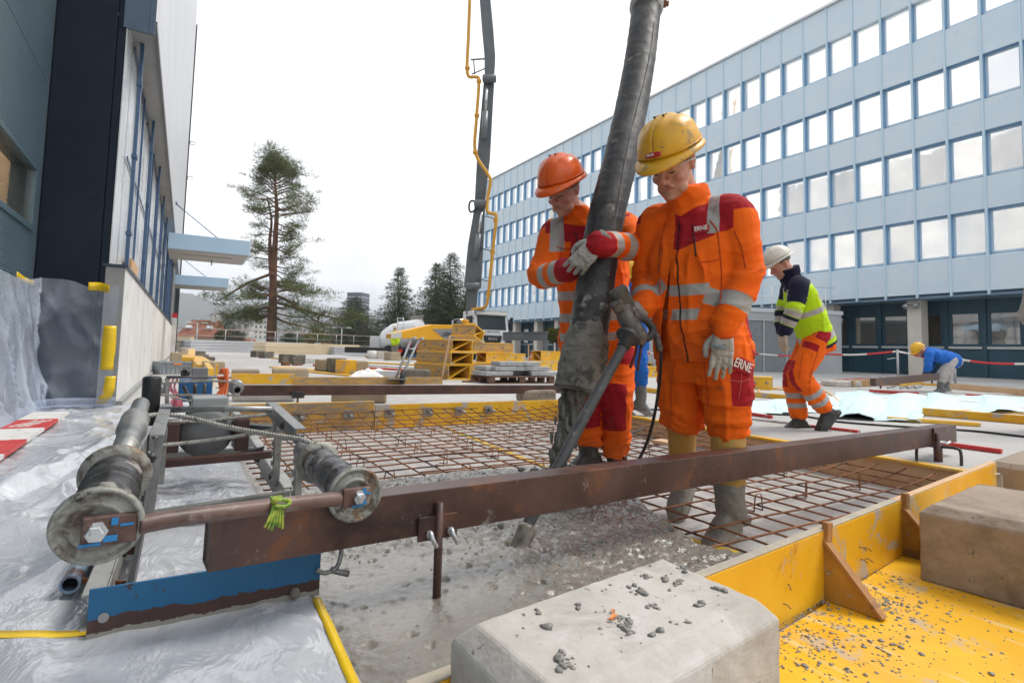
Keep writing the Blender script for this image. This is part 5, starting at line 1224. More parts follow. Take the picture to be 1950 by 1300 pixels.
    arms_ = [(J['sh'+s], J['el'+s], J['wr'+s]) for s in 'LR']
    def fold_d(q, n_):
        ka = 0
        for p0, p1, p2 in arms_:
            for a_, b_ in ((p0, p1), (p1, p2)):
                d = b_-a_; t_ = max(0, min(1, (q-a_).dot(d)/d.length_squared)); ka = max(ka, 1-(q-a_-d*t_).length/.15)
        ka = min(1, max(0, ka)*3); ke = sum(math.exp(-((q-e).length/.11)**2) for e in els)+.9*sum(math.exp(-((q-e).length/.11)**2) for e in wrs)
        wz = .05*fbm(q*5, 2); h = 1-abs(fbm((q.x*3.2+wz*9, q.y*3.2, (q.z+wz)*12), 2))*2.4; v_ = 1-abs(fbm((q.x*7+q.z*1.6, q.y*7, q.z*2.4-q.x), 2))*2.4; f_ = 1-abs(fbm((q.x*6+wz*20, q.y*6, (q.z+wz*.5)*26), 1))*2.4
        return wr*S*(ka*((.012*max(0, h)**2.2)*(.35+.9*ke)+.005*max(0, f_)**2*ke)+(1-ka)*(.011*max(0, v_)**2.5+.006*max(0, h)**3)-.004+.006*fbm(q*4, 2))
    vs, fs = remeshed(b, vx, 2, fold_d)
    cuts = None
    Jl = {'L': ndist(vs, [J['shL'], J['elL'], J['wrL']]), 'R': ndist(vs, [J['shR'], J['elR'], J['wrR']])}
    h0 = np.array(hp); lx, ly, lz = (vs-h0) @ np.array(lat), (vs-h0) @ np.array(fw), (vs-h0) @ np.array(up)
    arm = {s: (Jl[s][0] < .115*S) & ((Jl[s][1] > .10) | (np.abs(lx) > sw+.035)) for s in 'LR'}
    sg = {s: np.minimum(.115*S-Jl[s][0], np.maximum(Jl[s][1]-.10, np.abs(lx)-(sw+.035))) for s in 'LR'}; tor_ = -np.maximum(sg['L'], sg['R'])
    fld = cfg['jacket_fields'](dict(sg=sg, tor=tor_, vs=vs, lx=lx, ly=ly, lz=lz, TL=TL, arm=arm, tL=Jl['L'][1], tR=Jl['R'][1], sw=sw, lenL=(J['elL']-J['shL']).length+(J['wrL']-J['elL']).length, lenR=(J['elR']-J['shR']).length+(J['wrR']-J['elR']).length))
    if cfg.get('open'):
        w0, w1, zt_ = cfg['open']   # half widths of the opening at hem and collar (right, left)
        pl = []
        for s, (wa, wb) in ((-1, w0), (1, w1)):
            pa, pb_ = C(hem-.05)+lat*wa, C(1.0)+lat*wb; no = fw.cross(pb_-pa).normalized(); pl.append((pa, no*s))
        def inside(c, n_):
            q = c-hp; z = q.dot(up)/TL
            if q.dot(fw) < .0 or z > zt_: return False
            k = (z-hem+.05)/(1.05-hem); a = w0[0]+(w0[1]-w0[0])*k; e = w1[0]+(w1[1]-w1[0])*k
            return a < q.dot(lat) < e and q.dot(fw) > .03
        cuts = [(inside, pl)]
    out['jacket'] = skin_obj('jacket', vs, fs, cfg['jacket'], root, fields(vs, **fld), .005 if cuts else 0, cuts)
    if cfg.get('open'):
        b = MB(); loft(b, [(C(cfg.get('shirt_hem', -.20), bel*.6), lat*.16*bx, fw*.112*bx), (C(hem+.1, bel*.8), lat*.172*bx, fw*.120*bx), (C(.15, bel), lat*.172*bx, fw*.122*bx), (C(.5, bel*.5), lat*.172*bx, fw*.118*bx), (C(.8, .004), lat*.17*bx, fw*.118*bx), (C(1.0), lat*.11*bx, fw*.085*bx)], 30, 2.3)
        vs, fs = remeshed(b, vx, 4, lambda q, n_: .004*fbm(q*7, 3)); lz = (vs-h0) @ np.array(up)
        out['shirt'] = skin_obj('shirt', vs, fs, cfg['shirt'], root, fields(vs, hatch=band(lz/TL, *cfg['shirt_bands'])*TL))
    # --- trousers
    tr = cfg.get('legr', (.115, .105, .088, .080, .074)); b = MB()
    loft(b, [(C(-.28), lat*.150*bx, fw*.120*bx), (C(-.12), lat*.178*bx, fw*.132*bx), (C(.06), lat*.172*bx, fw*.13*bx), (C(.2), lat*.165*bx, fw*.125*bx)], 28, 2.5)
    cf = cfg.get('cuff', .30)
    for s in 'LR':
        p0, p1, p2 = J['hip'+s], J['kn'+s], J['an'+s]; e = p1.lerp(p2, 1-cf)
        limb(b, [p0, p0.lerp(p1, .5), p1, p1.lerp(e, .6), e], [x*S for x in tr], 20)
        k = cfg.get('roll_cuff', 0)
        if k:
            d = (e-p1).normalized(); x_, y_, _ = frame_to(d); b.tube([e+x_*math.cos(a)*tr[4]*S*.94+y_*math.sin(a)*tr[4]*S*.94-d*.005 for a in np.linspace(0, 6.2832, 22)], k, 8)
    kns = [J['knL'], J['knR']]; ens = [J['knL'].lerp(J['anL'], 1-cf), J['knR'].lerp(J['anR'], 1-cf)]
    def fold_t(q, n_):
        k = .35+.8*sum(math.exp(-((q-e).length/.13)**2) for e in kns)+1.5*sum(math.exp(-((q-e).length/.12)**2) for e in ens)
        wz = .05*fbm(q*5, 2); h = 1-abs(fbm((q.x*3+wz*9, q.y*3, (q.z+wz)*11), 2))*2.4; v_ = 1-abs(fbm((q.x*7+q.z*2, q.y*7, q.z*2.2-q.x), 2))*2.4; f_ = 1-abs(fbm((q.x*6+wz*20, q.y*6, (q.z+wz*.5)*24), 1))*2.4
        return wr*S*(.012*max(0, h)**2.2*k+.006*max(0, f_)**2*max(0, k-.35)+.009*max(0, v_)**2.5-.004+.006*fbm(q*4, 2))
    vs, fs = remeshed(b, vx, 2, fold_t)
    fL, tL = ndist(vs, [J['hipL'], J['knL'], ens[0]]); fR, tR = ndist(vs, [J['hipR'], J['knR'], ens[1]])
    left = fL < fR
    lx, ly, lz = (vs-h0) @ np.array(lat), (vs-h0) @ np.array(fw), (vs-h0) @ np.array(up)
    # angle round the leg: 0 = outer side, positive towards the front
    axc = np.where(left[:, None], np.array(J['hipL']), np.array(J['hipR']))
    def axis_pt(s, t_):
        p = [J['hip'+s], J['kn'+s], ens['LR'.index(s)]]; l0 = (p[1]-p[0]).length; k = np.clip(t_/l0, 0, 1)[:, None]; k2 = np.clip((t_-l0)/max(1e-6, (p[2]-p[1]).length), 0, 1)[:, None]
        return np.where(t_[:, None] < l0, np.array(p[0])*(1-k)+np.array(p[1])*k, np.array(p[1])*(1-k2)+np.array(p[2])*k2)
    dv = np.where(left[:, None], vs-axis_pt('L', tL), vs-axis_pt('R', tR)); out_ = (dv @ np.array(lat))*np.where(left, 1, -1); fr_ = dv @ np.array(fw); phi = np.arctan2(fr_, out_)
    tt = np.where(left, tL, tR); fld = cfg['leg_fields'](dict(vs=vs, left=left, t=tt, phi=phi, lz=lz, TL=TL, lx=lx, ly=ly, len=(J['knL']-J['hipL']).length+(ens[0]-J['knL']).length, thigh=(J['knL']-J['hipL']).length))
    out['trousers'] = skin_obj('trousers', vs, fs, cfg['trousers'], root, fields(vs, **fld))
    for s in 'LR':
        bk = cfg.get('boot', {}); out['boot'+s] = boot(root, J['kn'+s], J['an'+s], J['toe'+s], gz, m=cfg['boots'], S=S, voxel=cfg.get('bootvox', .006), **bk)
    return out
def on_surface(o, px, py):
    """first point of object o seen along the photo ray (px,py), with its normal"""
    bpy.context.view_layer.update(); Mw = o.matrix_world; Mi = Mw.inverted(); d = at(px, py, D=1)-V(0, 0, CH)
    ok, loc, nrm, _ = o.ray_cast(Mi @ V(0, 0, CH), (Mi.to_3x3() @ d).normalized())
    return (Mw @ loc, (Mw.to_3x3() @ nrm).normalized()) if ok else None
def badge(o, pts, m, name, txt=None, size=.02, tm=None, fit=None, nrot=0):
    """small sewn patch following the garment under the four given photo points (tl, tr, br, bl)"""
    tl, tr_, br_, bl_ = [V(*p, 0) for p in pts]; vs = []; nu, nv = 10, 6; last = None
    for j in range(nv+1):
        for i in range(nu+1):
            u, v_ = i/nu, j/nv; q = tl.lerp(tr_, u).lerp(bl_.lerp(br_, u), v_); h = on_surface(o, q.x, q.y)
            if h is None: h = last
            if h is None: return None
            last = h; vs.append(h[0]+h[1]*.004)
    b = MB(); b.add(vs, [(j*(nu+1)+i, j*(nu+1)+i+1, (j+1)*(nu+1)+i+1, (j+1)*(nu+1)+i) for j in range(nv) for i in range(nu)], True)
    p = b.build(name, m, o); s = p.modifiers.new('t', 'SOLIDIFY'); s.thickness = .003; s.offset = -1
    if txt:
        g = lambda i, j: V(vs[j*(nu+1)+i]); ex = (g(nu, 3)-g(0, 3)); ey = (g(5, 0)-g(5, nv)); nz = ex.cross(ey).normalized(); c = (g(4, 3)+g(6, 3))/2+nz*.009
        to = text_obj('lettering', txt, tm or mat('text_white', (.75, .75, .73), .6), ey.length*.85, c, ex, nz.cross(ex), p, .001, fit=fit or ex.length*.8)
    return p

def seam(o, pts, r, m, name='seam', n=6):
    h = [on_surface(o, x, y) for x, y in [(q.x, q.y) for q in spline([V(a, b_, 0) for a, b_ in pts], n)]]; h = [q[0]+q[1]*r*.6 for q in h if q]
    if len(h) > 2: b = MB(); b.tube(h, r, 6); return b.build(name, m, o)
ORA, ORB = (.90, .150, .006), (.82, .115, .005)
m_or = cloth('orange_cloth', ORA, ORB)
m_orshirt = cloth('orange_shirt', (.84, .13, .008), (.76, .10, .006), hatch=True, dirt=.25)
m_ortr = cloth('orange_trousers', (.90, .155, .007), (.80, .115, .006), dirt=.7)
m_hy = pm('helmet_yellow', (.74, .40, .018), (.66, .33, .014), scale=9, rough=.38, bump=.06, layers=[((.30, .20, .08), 12, .62, .70), ((.18, .14, .08), 30, .69, .72)])
m_ho = pm('helmet_orange', (.80, .12, .010), (.70, .09, .008), scale=9, rough=.32, bump=.05, layers=[((.40, .12, .05), 14, .66, .72)])
m_hw = pm('helmet_white', (.70, .67, .60), (.60, .57, .50), scale=9, rough=.4, bump=.05)
m_by = booty('yellow_boots', (.55, .27, .03), (.50, .30, .08)); m_bg = booty('grey_boots', (.045, .045, .045), (.085, .085, .082)); m_bg2 = booty('mid_grey_boots', (.10, .105, .11), (.15, .155, .16))
cdir = lambda a, b, c: V(*(_r*a+_u*b-_f*c))       # camera axes: right, up, towards the camera
m_badge = pm('badge_red', (.40, .014, .022), (.34, .014, .02), scale=20, rough=.8, bump=.2)

# ---- A: front man, yellow helmet
JA = dict(head=at(1281, 312, D=2.45), neck=at(1316, 388, D=2.54), shL=at(1398, 405, D=2.43), shR=at(1250, 422, D=2.66), elL=at(1421, 520, D=2.36), elR=at(1234, 535, D=2.70), wrL=at(1379, 626, D=2.30), wrR=at(1227, 588, D=2.50),
          hipL=at(1376, 655, D=2.48), hipR=at(1303, 655, D=2.64), knL=at(1384, 765, D=2.50), knR=at(1298, 770, D=2.68), anL=at(1390, 965, D=2.44), anR=at(1299, 895, D=2.76), toeL=at(1348, 1008, D=2.35), toeR=at(1288, 930, D=2.70))
def jf_A(d):
    k = d['lz']/d['TL']; a = d['arm']; nz = 1.03
    tor = d['tor']; sg = d['sg']
    st = band(d['lz'], (.44*d['TL'], .024), (.26*d['TL'], .024)); st = np.minimum(tor, st)
    for s, t_ in (('L', d['tL']), ('R', d['tR'])):
        L_ = d['len'+s]; st = np.maximum(st, np.minimum(sg[s], band(t_, (L_-.115, .034) if s == 'L' else (L_-.085, .022))))
    sh = np.minimum(.026-np.abs(d['lx']-.125-.25*(d['ly']-.05)), d['lz']-.84*d['TL']); sh = np.minimum(sh, np.maximum(tor, np.minimum(.06-d['tL'], sg['L']))); st = np.maximum(st, sh)
    red = np.minimum(d['lz']-(.74*d['TL']+.55*np.abs(d['lx'])*.6), (1.0*d['TL']+.02-.0*d['lx'])-d['lz']+.5*np.abs(d['lx'])-.02); red = np.minimum(np.minimum(tor, d['lx']+.03), red)
    for s, t_ in (('L', d['tL']), ('R', d['tR'])): red = np.maximum(red, np.minimum(sg[s], np.minimum(.02-t_, d['lz']-.80*d['TL'])))
    tail = np.minimum(np.minimum(.16-d['lz'], -.0-d['ly']), d['lx']-.06); red = np.maximum(red, np.minimum(tor, tail))
    kk = np.clip((k+.15)/1.15, 0, 1); dk = np.where((tor > 0) & (d['ly'] > 0) & (k < .98), np.maximum(.0045-np.abs(d['lx']-(.005-.025*kk)-.008), .003-np.abs(d['lx']-(-.15+.065*kk)+.006)), -1)
    return dict(stripe=st, red=np.minimum(red, 1), dark=dk, mud=.35*np.clip(.2-k, 0, 1))
def lf_A(d):
    red = np.minimum(np.minimum(.088-np.abs(d['t']-.19), .075-np.abs(d['phi']-.25)*.11), np.where(d['left'], 1, -1))
    return dict(red=red, mud=np.clip((d['t']-.38)/.25, 0, 1)*.6)
A = person('stout man in a yellow helmet and open orange jacket steering the concrete vibrator', JA, cdir(-.5, 0, .85), dict(S=1.05, head=1.10, face=cdir(-.60, -.52, .64), roll=R(-3), collar=.075, legr=(.120, .110, .099, .093, .084), helmet=m_hy, sticker='ERNE', glasses=True, jacket=m_or, shirt=m_orshirt, trousers=m_ortr, boots=m_by,
    jacket_fields=jf_A, leg_fields=lf_A, open=((-.15, .005), (-.085, -.02), 1.02), shirt_bands=((.44, .04), (.26, .04)), shirt_hem=-.03, belly=.03, hem=-.10, bulk=1.03, roll_cuff=.018, cuff=.80, voxel=.0075,
    boot=dict(top=.44, mudz=.27, r=(.070, .060, .060), mud=.25)))
gA = glove(A['root'], JA['wrL']+V(0, 0, -.02), at(1372, 706, D=2.27)-JA['wrL'], cdir(.25, 0, -1), cdir(-1, 0, .2), curl=.28, S=1.0, thumb=.25, spread=.05)
# ---- B: rear man, orange helmet, arms round the hose
JB = dict(head=at(1073, 362, D=3.02), neck=at(1108, 408, D=3.12), shL=at(1188, 428, D=3.08), shR=at(1056, 440, D=3.14), elL=at(1216, 470, D=2.76), elR=at(1032, 524, D=2.94), wrL=at(1138, 464, D=2.50), wrR=at(1088, 512, D=2.66),
          hipL=at(1172, 640, D=3.12), hipR=at(1100, 640, D=3.18), knL=at(1172, 762, D=3.04), knR=at(1116, 770, D=3.06), anL=at(1175, 888, D=3.14), anR=at(1120, 858, D=3.10), toeL=at(1165, 915, D=3.02), toeR=at(1068, 884, D=3.00))
def jf_B(d):
    a = d['arm']; tor = d['tor']; sg = d['sg']; TL = d['TL']
    st = np.minimum(tor, band(d['lz'], (.40*TL, .025), (.20*TL, .025), (.02*TL, .022))); red = np.minimum(tor, np.minimum(d['lz']-.74*TL, 1.0*TL-d['lz']+.25*np.abs(d['lx'])))
    for s, t_ in (('L', d['tL']), ('R', d['tR'])):
        L_ = d['len'+s]; st = np.maximum(st, np.minimum(sg[s], band(t_, (L_-.105, .028), (L_-.205, .026)))); red = np.maximum(red, np.minimum(sg[s], t_-(L_-.07)))
        red = np.maximum(red, np.minimum(sg[s], np.minimum(.04-t_, d['lz']-.85*TL)))
    shp = np.where(d['lx'] < 0, np.minimum(.035-np.abs(d['lx']+.165), d['lz']-.80*TL), -1); st = np.maximum(st, shp)
    dk = np.minimum(tor, np.minimum(.006-np.abs(d['lx']), d['ly']))
    return dict(stripe=st, red=red, dark=np.where(d['lz'] > TL*1.0, -1, dk))
def lf_B(d):
    red = np.minimum(.11-np.abs(d['t']-d['thigh']-.03), .075-np.abs(d['phi']-1.75)*.085)
    red = np.maximum(red, np.minimum(np.minimum(.05-np.abs(d['t']-.12), .07-np.abs(d['phi']-.6)*.1), np.where(d['left'], 1, -1)))
    return dict(red=red, mud=np.clip((d['t']-.5)/.4, 0, 1)*.4)
B = person('man in an orange helmet and orange jacket hugging the thick concrete hose', JB, cdir(-.25, 0, 1), dict(S=1.0, head=1.06, face=cdir(-.55, -.46, .68), roll=R(-3), helmet=m_ho, glasses=True, jacket=m_or, trousers=m_ortr, boots=m_bg,
    jacket_fields=jf_B, leg_fields=lf_B, hem=-.12, cuff=.34, voxel=.0085, sleeve=(.085, .078, .070, .066, .054), boot=dict(top=.24, mudz=.20)))
glove(B['root'], JB['wrL'], at(1092, 512, D=2.50)-JB['wrL'], cdir(-.2, -.35, -1), cdir(-.3, 1, .2), curl=.45, S=1.02, thumb=.3)
glove(B['root'], JB['wrR'], at(1112, 497, D=2.60)-JB['wrR'], cdir(.5, 0, -1), cdir(0, 1, .1), curl=.5, S=1.02, thumb=.2)

# ---- C: man in the high visibility jacket walking off to the left
m_hv = cloth('hivis_cloth', (.50, .74, .012), (.42, .64, .01), third=(.012, .012, .035), grey=(.40, .37, .36), dirt=.05)
m_shoe = pm('work_shoe', (.02, .02, .021), (.05, .048, .045), scale=20, rough=.6, bump=.3, layers=[((.16, .14, .11), 30, .66, .7)])
dC = 4.95
JC = dict(head=at(1486, 504, D=dC), neck=at(1504, 524, D=dC), shL=at(1522, 541, D=dC-.20), shR=at(1508, 535, D=dC+.17), elL=at(1512, 592, D=dC-.26), elR=at(1492, 590, D=dC+.20), wrL=at(1494, 632, D=dC-.22), wrR=at(1488, 628, D=dC+.16),
          hipL=at(1560, 640, D=dC-.10), hipR=at(1548, 640, D=dC+.10), knL=at(1524, 712, D=dC-.12), knR=at(1512, 716, D=dC+.08), anL=at(1572, 781, D=dC-.10), anR=at(1520, 796, D=dC+.06), toeL=at(1550, 806, D=dC-.12), toeR=at(1500, 803, D=dC+.05))
def jf_C(d):
    a = d['arm']; tor = d['tor']; sg = d['sg']; TL = d['TL']
    st = np.minimum(tor, np.maximum(band(d['lz'], (.02*TL, .028), (.48*TL, .024)), np.minimum(np.minimum(.022-np.abs(np.abs(d['lx'])-.09), d['lz']-.48*TL), .95*TL-d['lz'])))
    th = np.minimum(tor, np.maximum(d['lz']-.90*TL-.25*np.clip(-d['ly'], 0, .1), -.055*1-d['lz']+.0))
    for s, t_ in (('L', d['tL']), ('R', d['tR'])):
        L_ = d['len'+s]; st = np.maximum(st, np.minimum(sg[s], band(t_, (L_-.09, .025), (.27, .022)))); th = np.maximum(th, np.minimum(sg[s], np.maximum(np.minimum(.19-t_, d['ly']+.10), t_-(L_-.06))))
        th = np.maximum(th, np.minimum(sg[s], band(t_, (.325, .028))))
    return dict(stripe=st, third=th)
def lf_C(d):
    st = band(d['t'], (d['len']-.05, .022), (d['len']-.14, .024)); red = np.minimum(.10-np.abs(d['t']-d['thigh']-.02), .06-np.abs(d['phi']-1.57)*.08)
    red = np.maximum(red, np.minimum(.03-np.abs(d['t']-.13), .07-np.abs(d['phi']-.5)*.09)); red = np.maximum(red, np.minimum(.03-np.abs(d['t']-.02), .07-np.abs(d['phi']+.6)*.09))
    return dict(stripe=st, red=red)
Cc = person('man in a white helmet and yellow green reflective jacket walking past behind', JC, cdir(-.95, 0, -.3), dict(S=.96, face=cdir(-.85, -.5, .0), helmet=m_hw, jacket=m_hv, trousers=m_ortr, boots=m_shoe, jacket_fields=jf_C, leg_fields=lf_C, hem=-.16, cuff=.14, voxel=.011, skinvox=.008, bootvox=.008, detail=True,
    legr=(.115, .105, .092, .085, .080), boot=dict(top=.10, r=(.052, .05, .05)), collar=.07))
glove(Cc['root'], JC['wrL'], cdir(-.25, -1, .1), cdir(1, 0, -.3), cdir(-.6, 0, -.6), curl=.5, S=.95, voxel=.005, m=pm('glove_tan', (.42, .33, .25), (.5, .4, .31), scale=20, rough=.8))
glove(Cc['root'], JC['wrR'], cdir(-.2, -1, .1), cdir(1, 0, .3), cdir(-.6, 0, -.6), curl=.5, S=.95, voxel=.005, m=MATS['glove_tan'])

# ---- D: bent worker in blue, E: legs between the two men, F: cut off at the right edge, G: by the mixer
m_bl = cloth('blue_cloth', (.02, .14, .52), (.015, .11, .44), dirt=.1); m_pale = cloth('pale_trousers', (.42, .39, .37), (.48, .45, .43), dirt=.25); m_greyj = cloth('grey_cloth', (.20, .185, .175), (.26, .24, .225), dirt=.3)
none = lambda d: {}
dD = 11.2
JD = dict(head=at(1750, 667, D=dD), neck=at(1762, 667, D=dD), shL=at(1770, 672, D=dD-.2), shR=at(1768, 670, D=dD+.18), elL=at(1768, 694, D=dD-.26), elR=at(1774, 692, D=dD+.2), wrL=at(1763, 706, D=dD-.25), wrR=at(1771, 702, D=dD+.0),
          hipL=at(1813, 686, D=dD-.1), hipR=at(1812, 684, D=dD+.1), knL=at(1795, 712, D=dD-.12), knR=at(1804, 710, D=dD+.12), anL=at(1790, 738, D=dD-.1), anR=at(1801, 736, D=dD+.12), toeL=at(1774, 742, D=dD-.12), toeR=at(1790, 740, D=dD+.1))
Dd = person('man in a blue jacket and yellow helmet bent over far off on the right', JD, cdir(-1, -.8, 0), dict(S=.95, face=cdir(-.75, -.65, .1), helmet=pm('helmet_bright_yellow', (.78, .42, .012), rough=.4), jacket=m_bl, trousers=m_pale, boots=m_bg2, jacket_fields=none, leg_fields=none, hem=-.14, cuff=.5, voxel=.018, skinvox=.012, bootvox=.012, detail=False, wrinkle=1.2,
    legr=(.115, .105, .095, .085, .078), boot=dict(top=.30, r=(.06, .055, .055))))
m_dglove = mat('dark_glove', (.06, .055, .05), .8)
glove(Dd['root'], JD['wrL'], cdir(-.4, -1, 0), cdir(1, 0, -.3), cdir(-.6, 0, -.6), curl=.9, voxel=.008, m=m_dglove); glove(Dd['root'], JD['wrR'], cdir(-.4, -1, 0), cdir(1, 0, .3), cdir(-.6, 0, -.6), curl=.9, voxel=.008, m=m_dglove)
dE = 5.6
JE = dict(head=at(1200, 520, D=dE), neck=at(1196, 545, D=dE), shL=at(1222, 555, D=dE-.1), shR=at(1166, 557, D=dE+.1), elL=at(1222, 590, D=dE-.25), elR=at(1165, 595, D=dE), wrL=at(1200, 612, D=dE-.35), wrR=at(1175, 625, D=dE-.2),
          hipL=at(1214, 655, D=dE), hipR=at(1190, 655, D=dE+.1), knL=at(1218, 700, D=dE-.1), knR=at(1192, 705, D=dE+.1), anL=at(1221, 762, D=dE+.05), anR=at(1186, 768, D=dE+.15), toeL=at(1242, 774, D=dE+.02), toeR=at(1200, 775, D=dE+.1))
Ee = person('man in blue overalls and grey rubber boots mostly hidden behind the two orange workers', JE, cdir(.5, 0, .8), dict(S=.9, face=cdir(-.3, -.5, .8), helmet=MATS['helmet_bright_yellow'], jacket=m_bl, trousers=m_bl, boots=m_bg2, jacket_fields=none, leg_fields=none, hem=-.1, cuff=.5, voxel=.013, skinvox=.01, bootvox=.008, detail=False,
    legr=(.11, .10, .085, .075, .07), boot=dict(top=.27, r=(.06, .055, .052), mudz=.25)))
glove(Ee['root'], JE['wrL'], cdir(0, -1, .3), cdir(-1, 0, 0), cdir(0, 0, 1), curl=.5, voxel=.006); glove(Ee['root'], JE['wrR'], cdir(0, -1, .3), cdir(1, 0, 0), cdir(0, 0, 1), curl=.5, voxel=.006)
dF = 5.2
JF = dict(head=at(2005, 500, D=dF), neck=at(2010, 530, D=dF), shL=at(2045, 545, D=dF), shR=at(1973, 548, D=dF), elL=at(2055, 600, D=dF), elR=at(1957, 600, D=dF-.1), wrL=at(2040, 640, D=dF-.2), wrR=at(1980, 632, D=dF-.3),
          hipL=at(2025, 660, D=dF), hipR=at(1990, 660, D=dF), knL=at(2028, 740, D=dF), knR=at(1992, 740, D=dF), anL=at(2030, 815, D=dF), anR=at(1992, 815, D=dF), toeL=at(2025, 832, D=dF-.15), toeR=at(1985, 832, D=dF-.15))
Ff = person('person in a grey jacket of whom only an elbow enters at the right edge', JF, cdir(-.2, 0, 1), dict(S=.95, face=cdir(-.2, -.3, 1), helmet=m_hw, jacket=m_greyj, trousers=m_ortr, boots=m_bg2, jacket_fields=none, leg_fields=none, hem=-.14, cuff=.2, voxel=.014, skinvox=.012, bootvox=.012, detail=False))
glove(Ff['root'], JF['wrR'], cdir(.5, -.6, .6), cdir(.3, 0, -1), cdir(0, 1, 0), curl=.5, voxel=.007); glove(Ff['root'], JF['wrL'], cdir(-.5, -.6, .6), cdir(-.3, 0, -1), cdir(0, 1, 0), curl=.5, voxel=.007)
dG = 31.0
g = lambda x, y, dd=0: at(752+(x-752)*1.0, y, D=dG+dd)
JG = dict(head=g(752, 624), neck=g(752, 632), shL=g(757, 635), shR=g(747, 635), elL=g(760, 645), elR=g(745, 645), wrL=g(758, 653, -.2), wrR=g(747, 653, -.2), hipL=g(755, 655), hipR=g(749, 655), knL=g(755, 668), knR=g(749, 668), anL=g(755, 681), anR=g(749, 681), toeL=g(756, 684, -.2), toeR=g(748, 684, -.2))
Gg = person('tiny worker in a bright green vest standing in front of the mixer truck', JG, cdir(0, 0, 1), dict(S=1.0, face=cdir(-.2, -.1, 1), helmet=m_hw, jacket=m_hv, trousers=m_greyj, boots=m_bg2, jacket_fields=none, leg_fields=none, hem=-.1, cuff=.3, voxel=.03, skinvox=.025, bootvox=.025, detail=False))

# ================================================================== CONCRETE HOSE
m_hose = pm('hose_rubber', (.018, .018, .019), (.034, .033, .033), scale=8, rough=.50, bump=.35, bscale=60, bdist=.004, spec=.4, sc=(1, 1, 1.0), layers=[((.10, .098, .095), 5, .52, .72), ((.26, .245, .215), 9, .66, .71), ((.20, .19, .17), 26, .68, .73)])
m_crust = pm('concrete_crust', (.15, .142, .122), (.22, .205, .175), scale=11, rough=.75, bump=.7, bscale=50, bdist=.008, layers=[((.07, .066, .06), 16, .56, .66)])
HP = [at(1236, -60, D=3.62), at(1232, 5, D=3.50), at(1216, 130, D=3.25), at(1187, 280, D=2.95), at(1153, 420, D=2.73), at(1134, 540, D=2.62), at(1119, 640, D=2.54), at(1100, 742, D=2.48)]
HS = thing('concrete_hose', 'thick black rubber delivery hose hanging from above, its lower end caked in grey concrete', 'hose', tuple(HP[-1]))
path = spline(HP, 10); n = len(path); RH = .089
def hose_mesh(i0, i1, r_in, fn, nseg=44):
    P = path[i0:i1]; b = MB(); px = None; vs = []
    sub = []
    for i in range(len(P)-1):
        for k in range(4): sub.append(P[i].lerp(P[i+1], k/4))
    sub.append(P[-1])
    for i, p in enumerate(sub):
        d = (sub[min(i+1, len(sub)-1)]-sub[max(0, i-1)]).normalized(); x = (px-d*px.dot(d)).normalized() if px else frame_to(d)[0]; px = x; y = d.cross(x)
        for k in range(nseg):
            a = 6.2832*k/nseg; q = x*math.cos(a)+y*math.sin(a); vs.append(p+q*(r_in+fn(p+q*r_in, i/(len(sub)-1), a)))
    m = len(sub); b.add(vs, [(i*nseg+k, i*nseg+(k+1) % nseg, (i+1)*nseg+(k+1) % nseg, (i+1)*nseg+k) for i in range(m-1) for k in range(nseg)], True); return b
b = hose_mesh(11, n, RH, lambda q, s, a: .0018*fbm(q*22, 3)+.0012*math.sin((q.z)*95)*0+(.0014 if abs(math.sin(q.z*38)) > .985 else 0))
hz = b.build('rubber_hose', m_hose, HS); s_ = hz.modifiers.new('t', 'SOLIDIFY'); s_.thickness = .016; s_.offset = -1
i0 = n-21
b = hose_mesh(i0, n, RH, lambda q, s, a: (lambda g: -.004 if g < 0 else min(.016, g*.035)*(1+.5*fbm(q*45, 3)))(s*1.75-.62+.75*fbm((q.x*7, q.y*7, q.z*4.5), 3)))
b.build('crust', m_crust, HS)
d = (path[-1]-path[-2]).normalized(); x, y, _ = frame_to(d); b = MB(); b.tube([path[-1]+(x*math.cos(a)+y*math.sin(a))*(RH-.004)+d*.004*fbm((a*2, 0, 0), 2) for a in np.linspace(0, 6.2832, 40)], [.013+.004*fbm((a*3, 1, 0), 3) for a in np.linspace(0, 6.2832, 40)], 10, caps=False); b.build('lip', m_crust, HS)
d0 = (path[12]-path[10]).normalized(); b = MB(); b.lathe(path[11]-d0*.14, d0, [(0, .075), (.0, .10), (.03, .104), (.04, .094), (.10, .094), (.11, .104), (.15, .104), (.16, .092), (.17, .088)], 30); b.build('coupling', pm('coupling_paint', (.46, .45, .44), (.55, .54, .52), rough=.45, metal=.3, layers=[((.2, .19, .17), 12, .62, .7)]), HS)
b = MB(); b.tube(spline([path[11]-d0*.14, path[11]-d0*.9, path[11]-d0*2.2+V(0, .1, .2), path[11]-d0*4.0+V(.2, .6, .9)], 6), .075, 16); b.build('end_pipe', m_bg_ if 'm_bg_' in globals() else mat('pipe_grey', (.10, .11, .12), .45), HS)
b = MB(); c_ = path[11]-d0*.02+cdir(.10, 0, .02); b.bar(c_-d0*.05, c_+d0*.03, .03, .02); b.cyl(c_, c_+cdir(.03, 0, .0), .018, n=10); b.build('clamp_lever', m_rustb, HS)
b = MB(); hx = [on_surface(hz, px_, py_) for px_, py_ in ((1246, 40), (1240, 90), (1228, 150), (1214, 205), (1200, 260), (1188, 320), (1178, 380), (1168, 440))]
hx = [h[0]+h[1]*.0015 for h in hx if h]
if len(hx) > 2: b.tube(spline(hx, 8), .0026, 6); b.build('seam_line', pm('chalk_line', (.22, .22, .225), (.12, .12, .12), scale=14, rough=.7), HS)
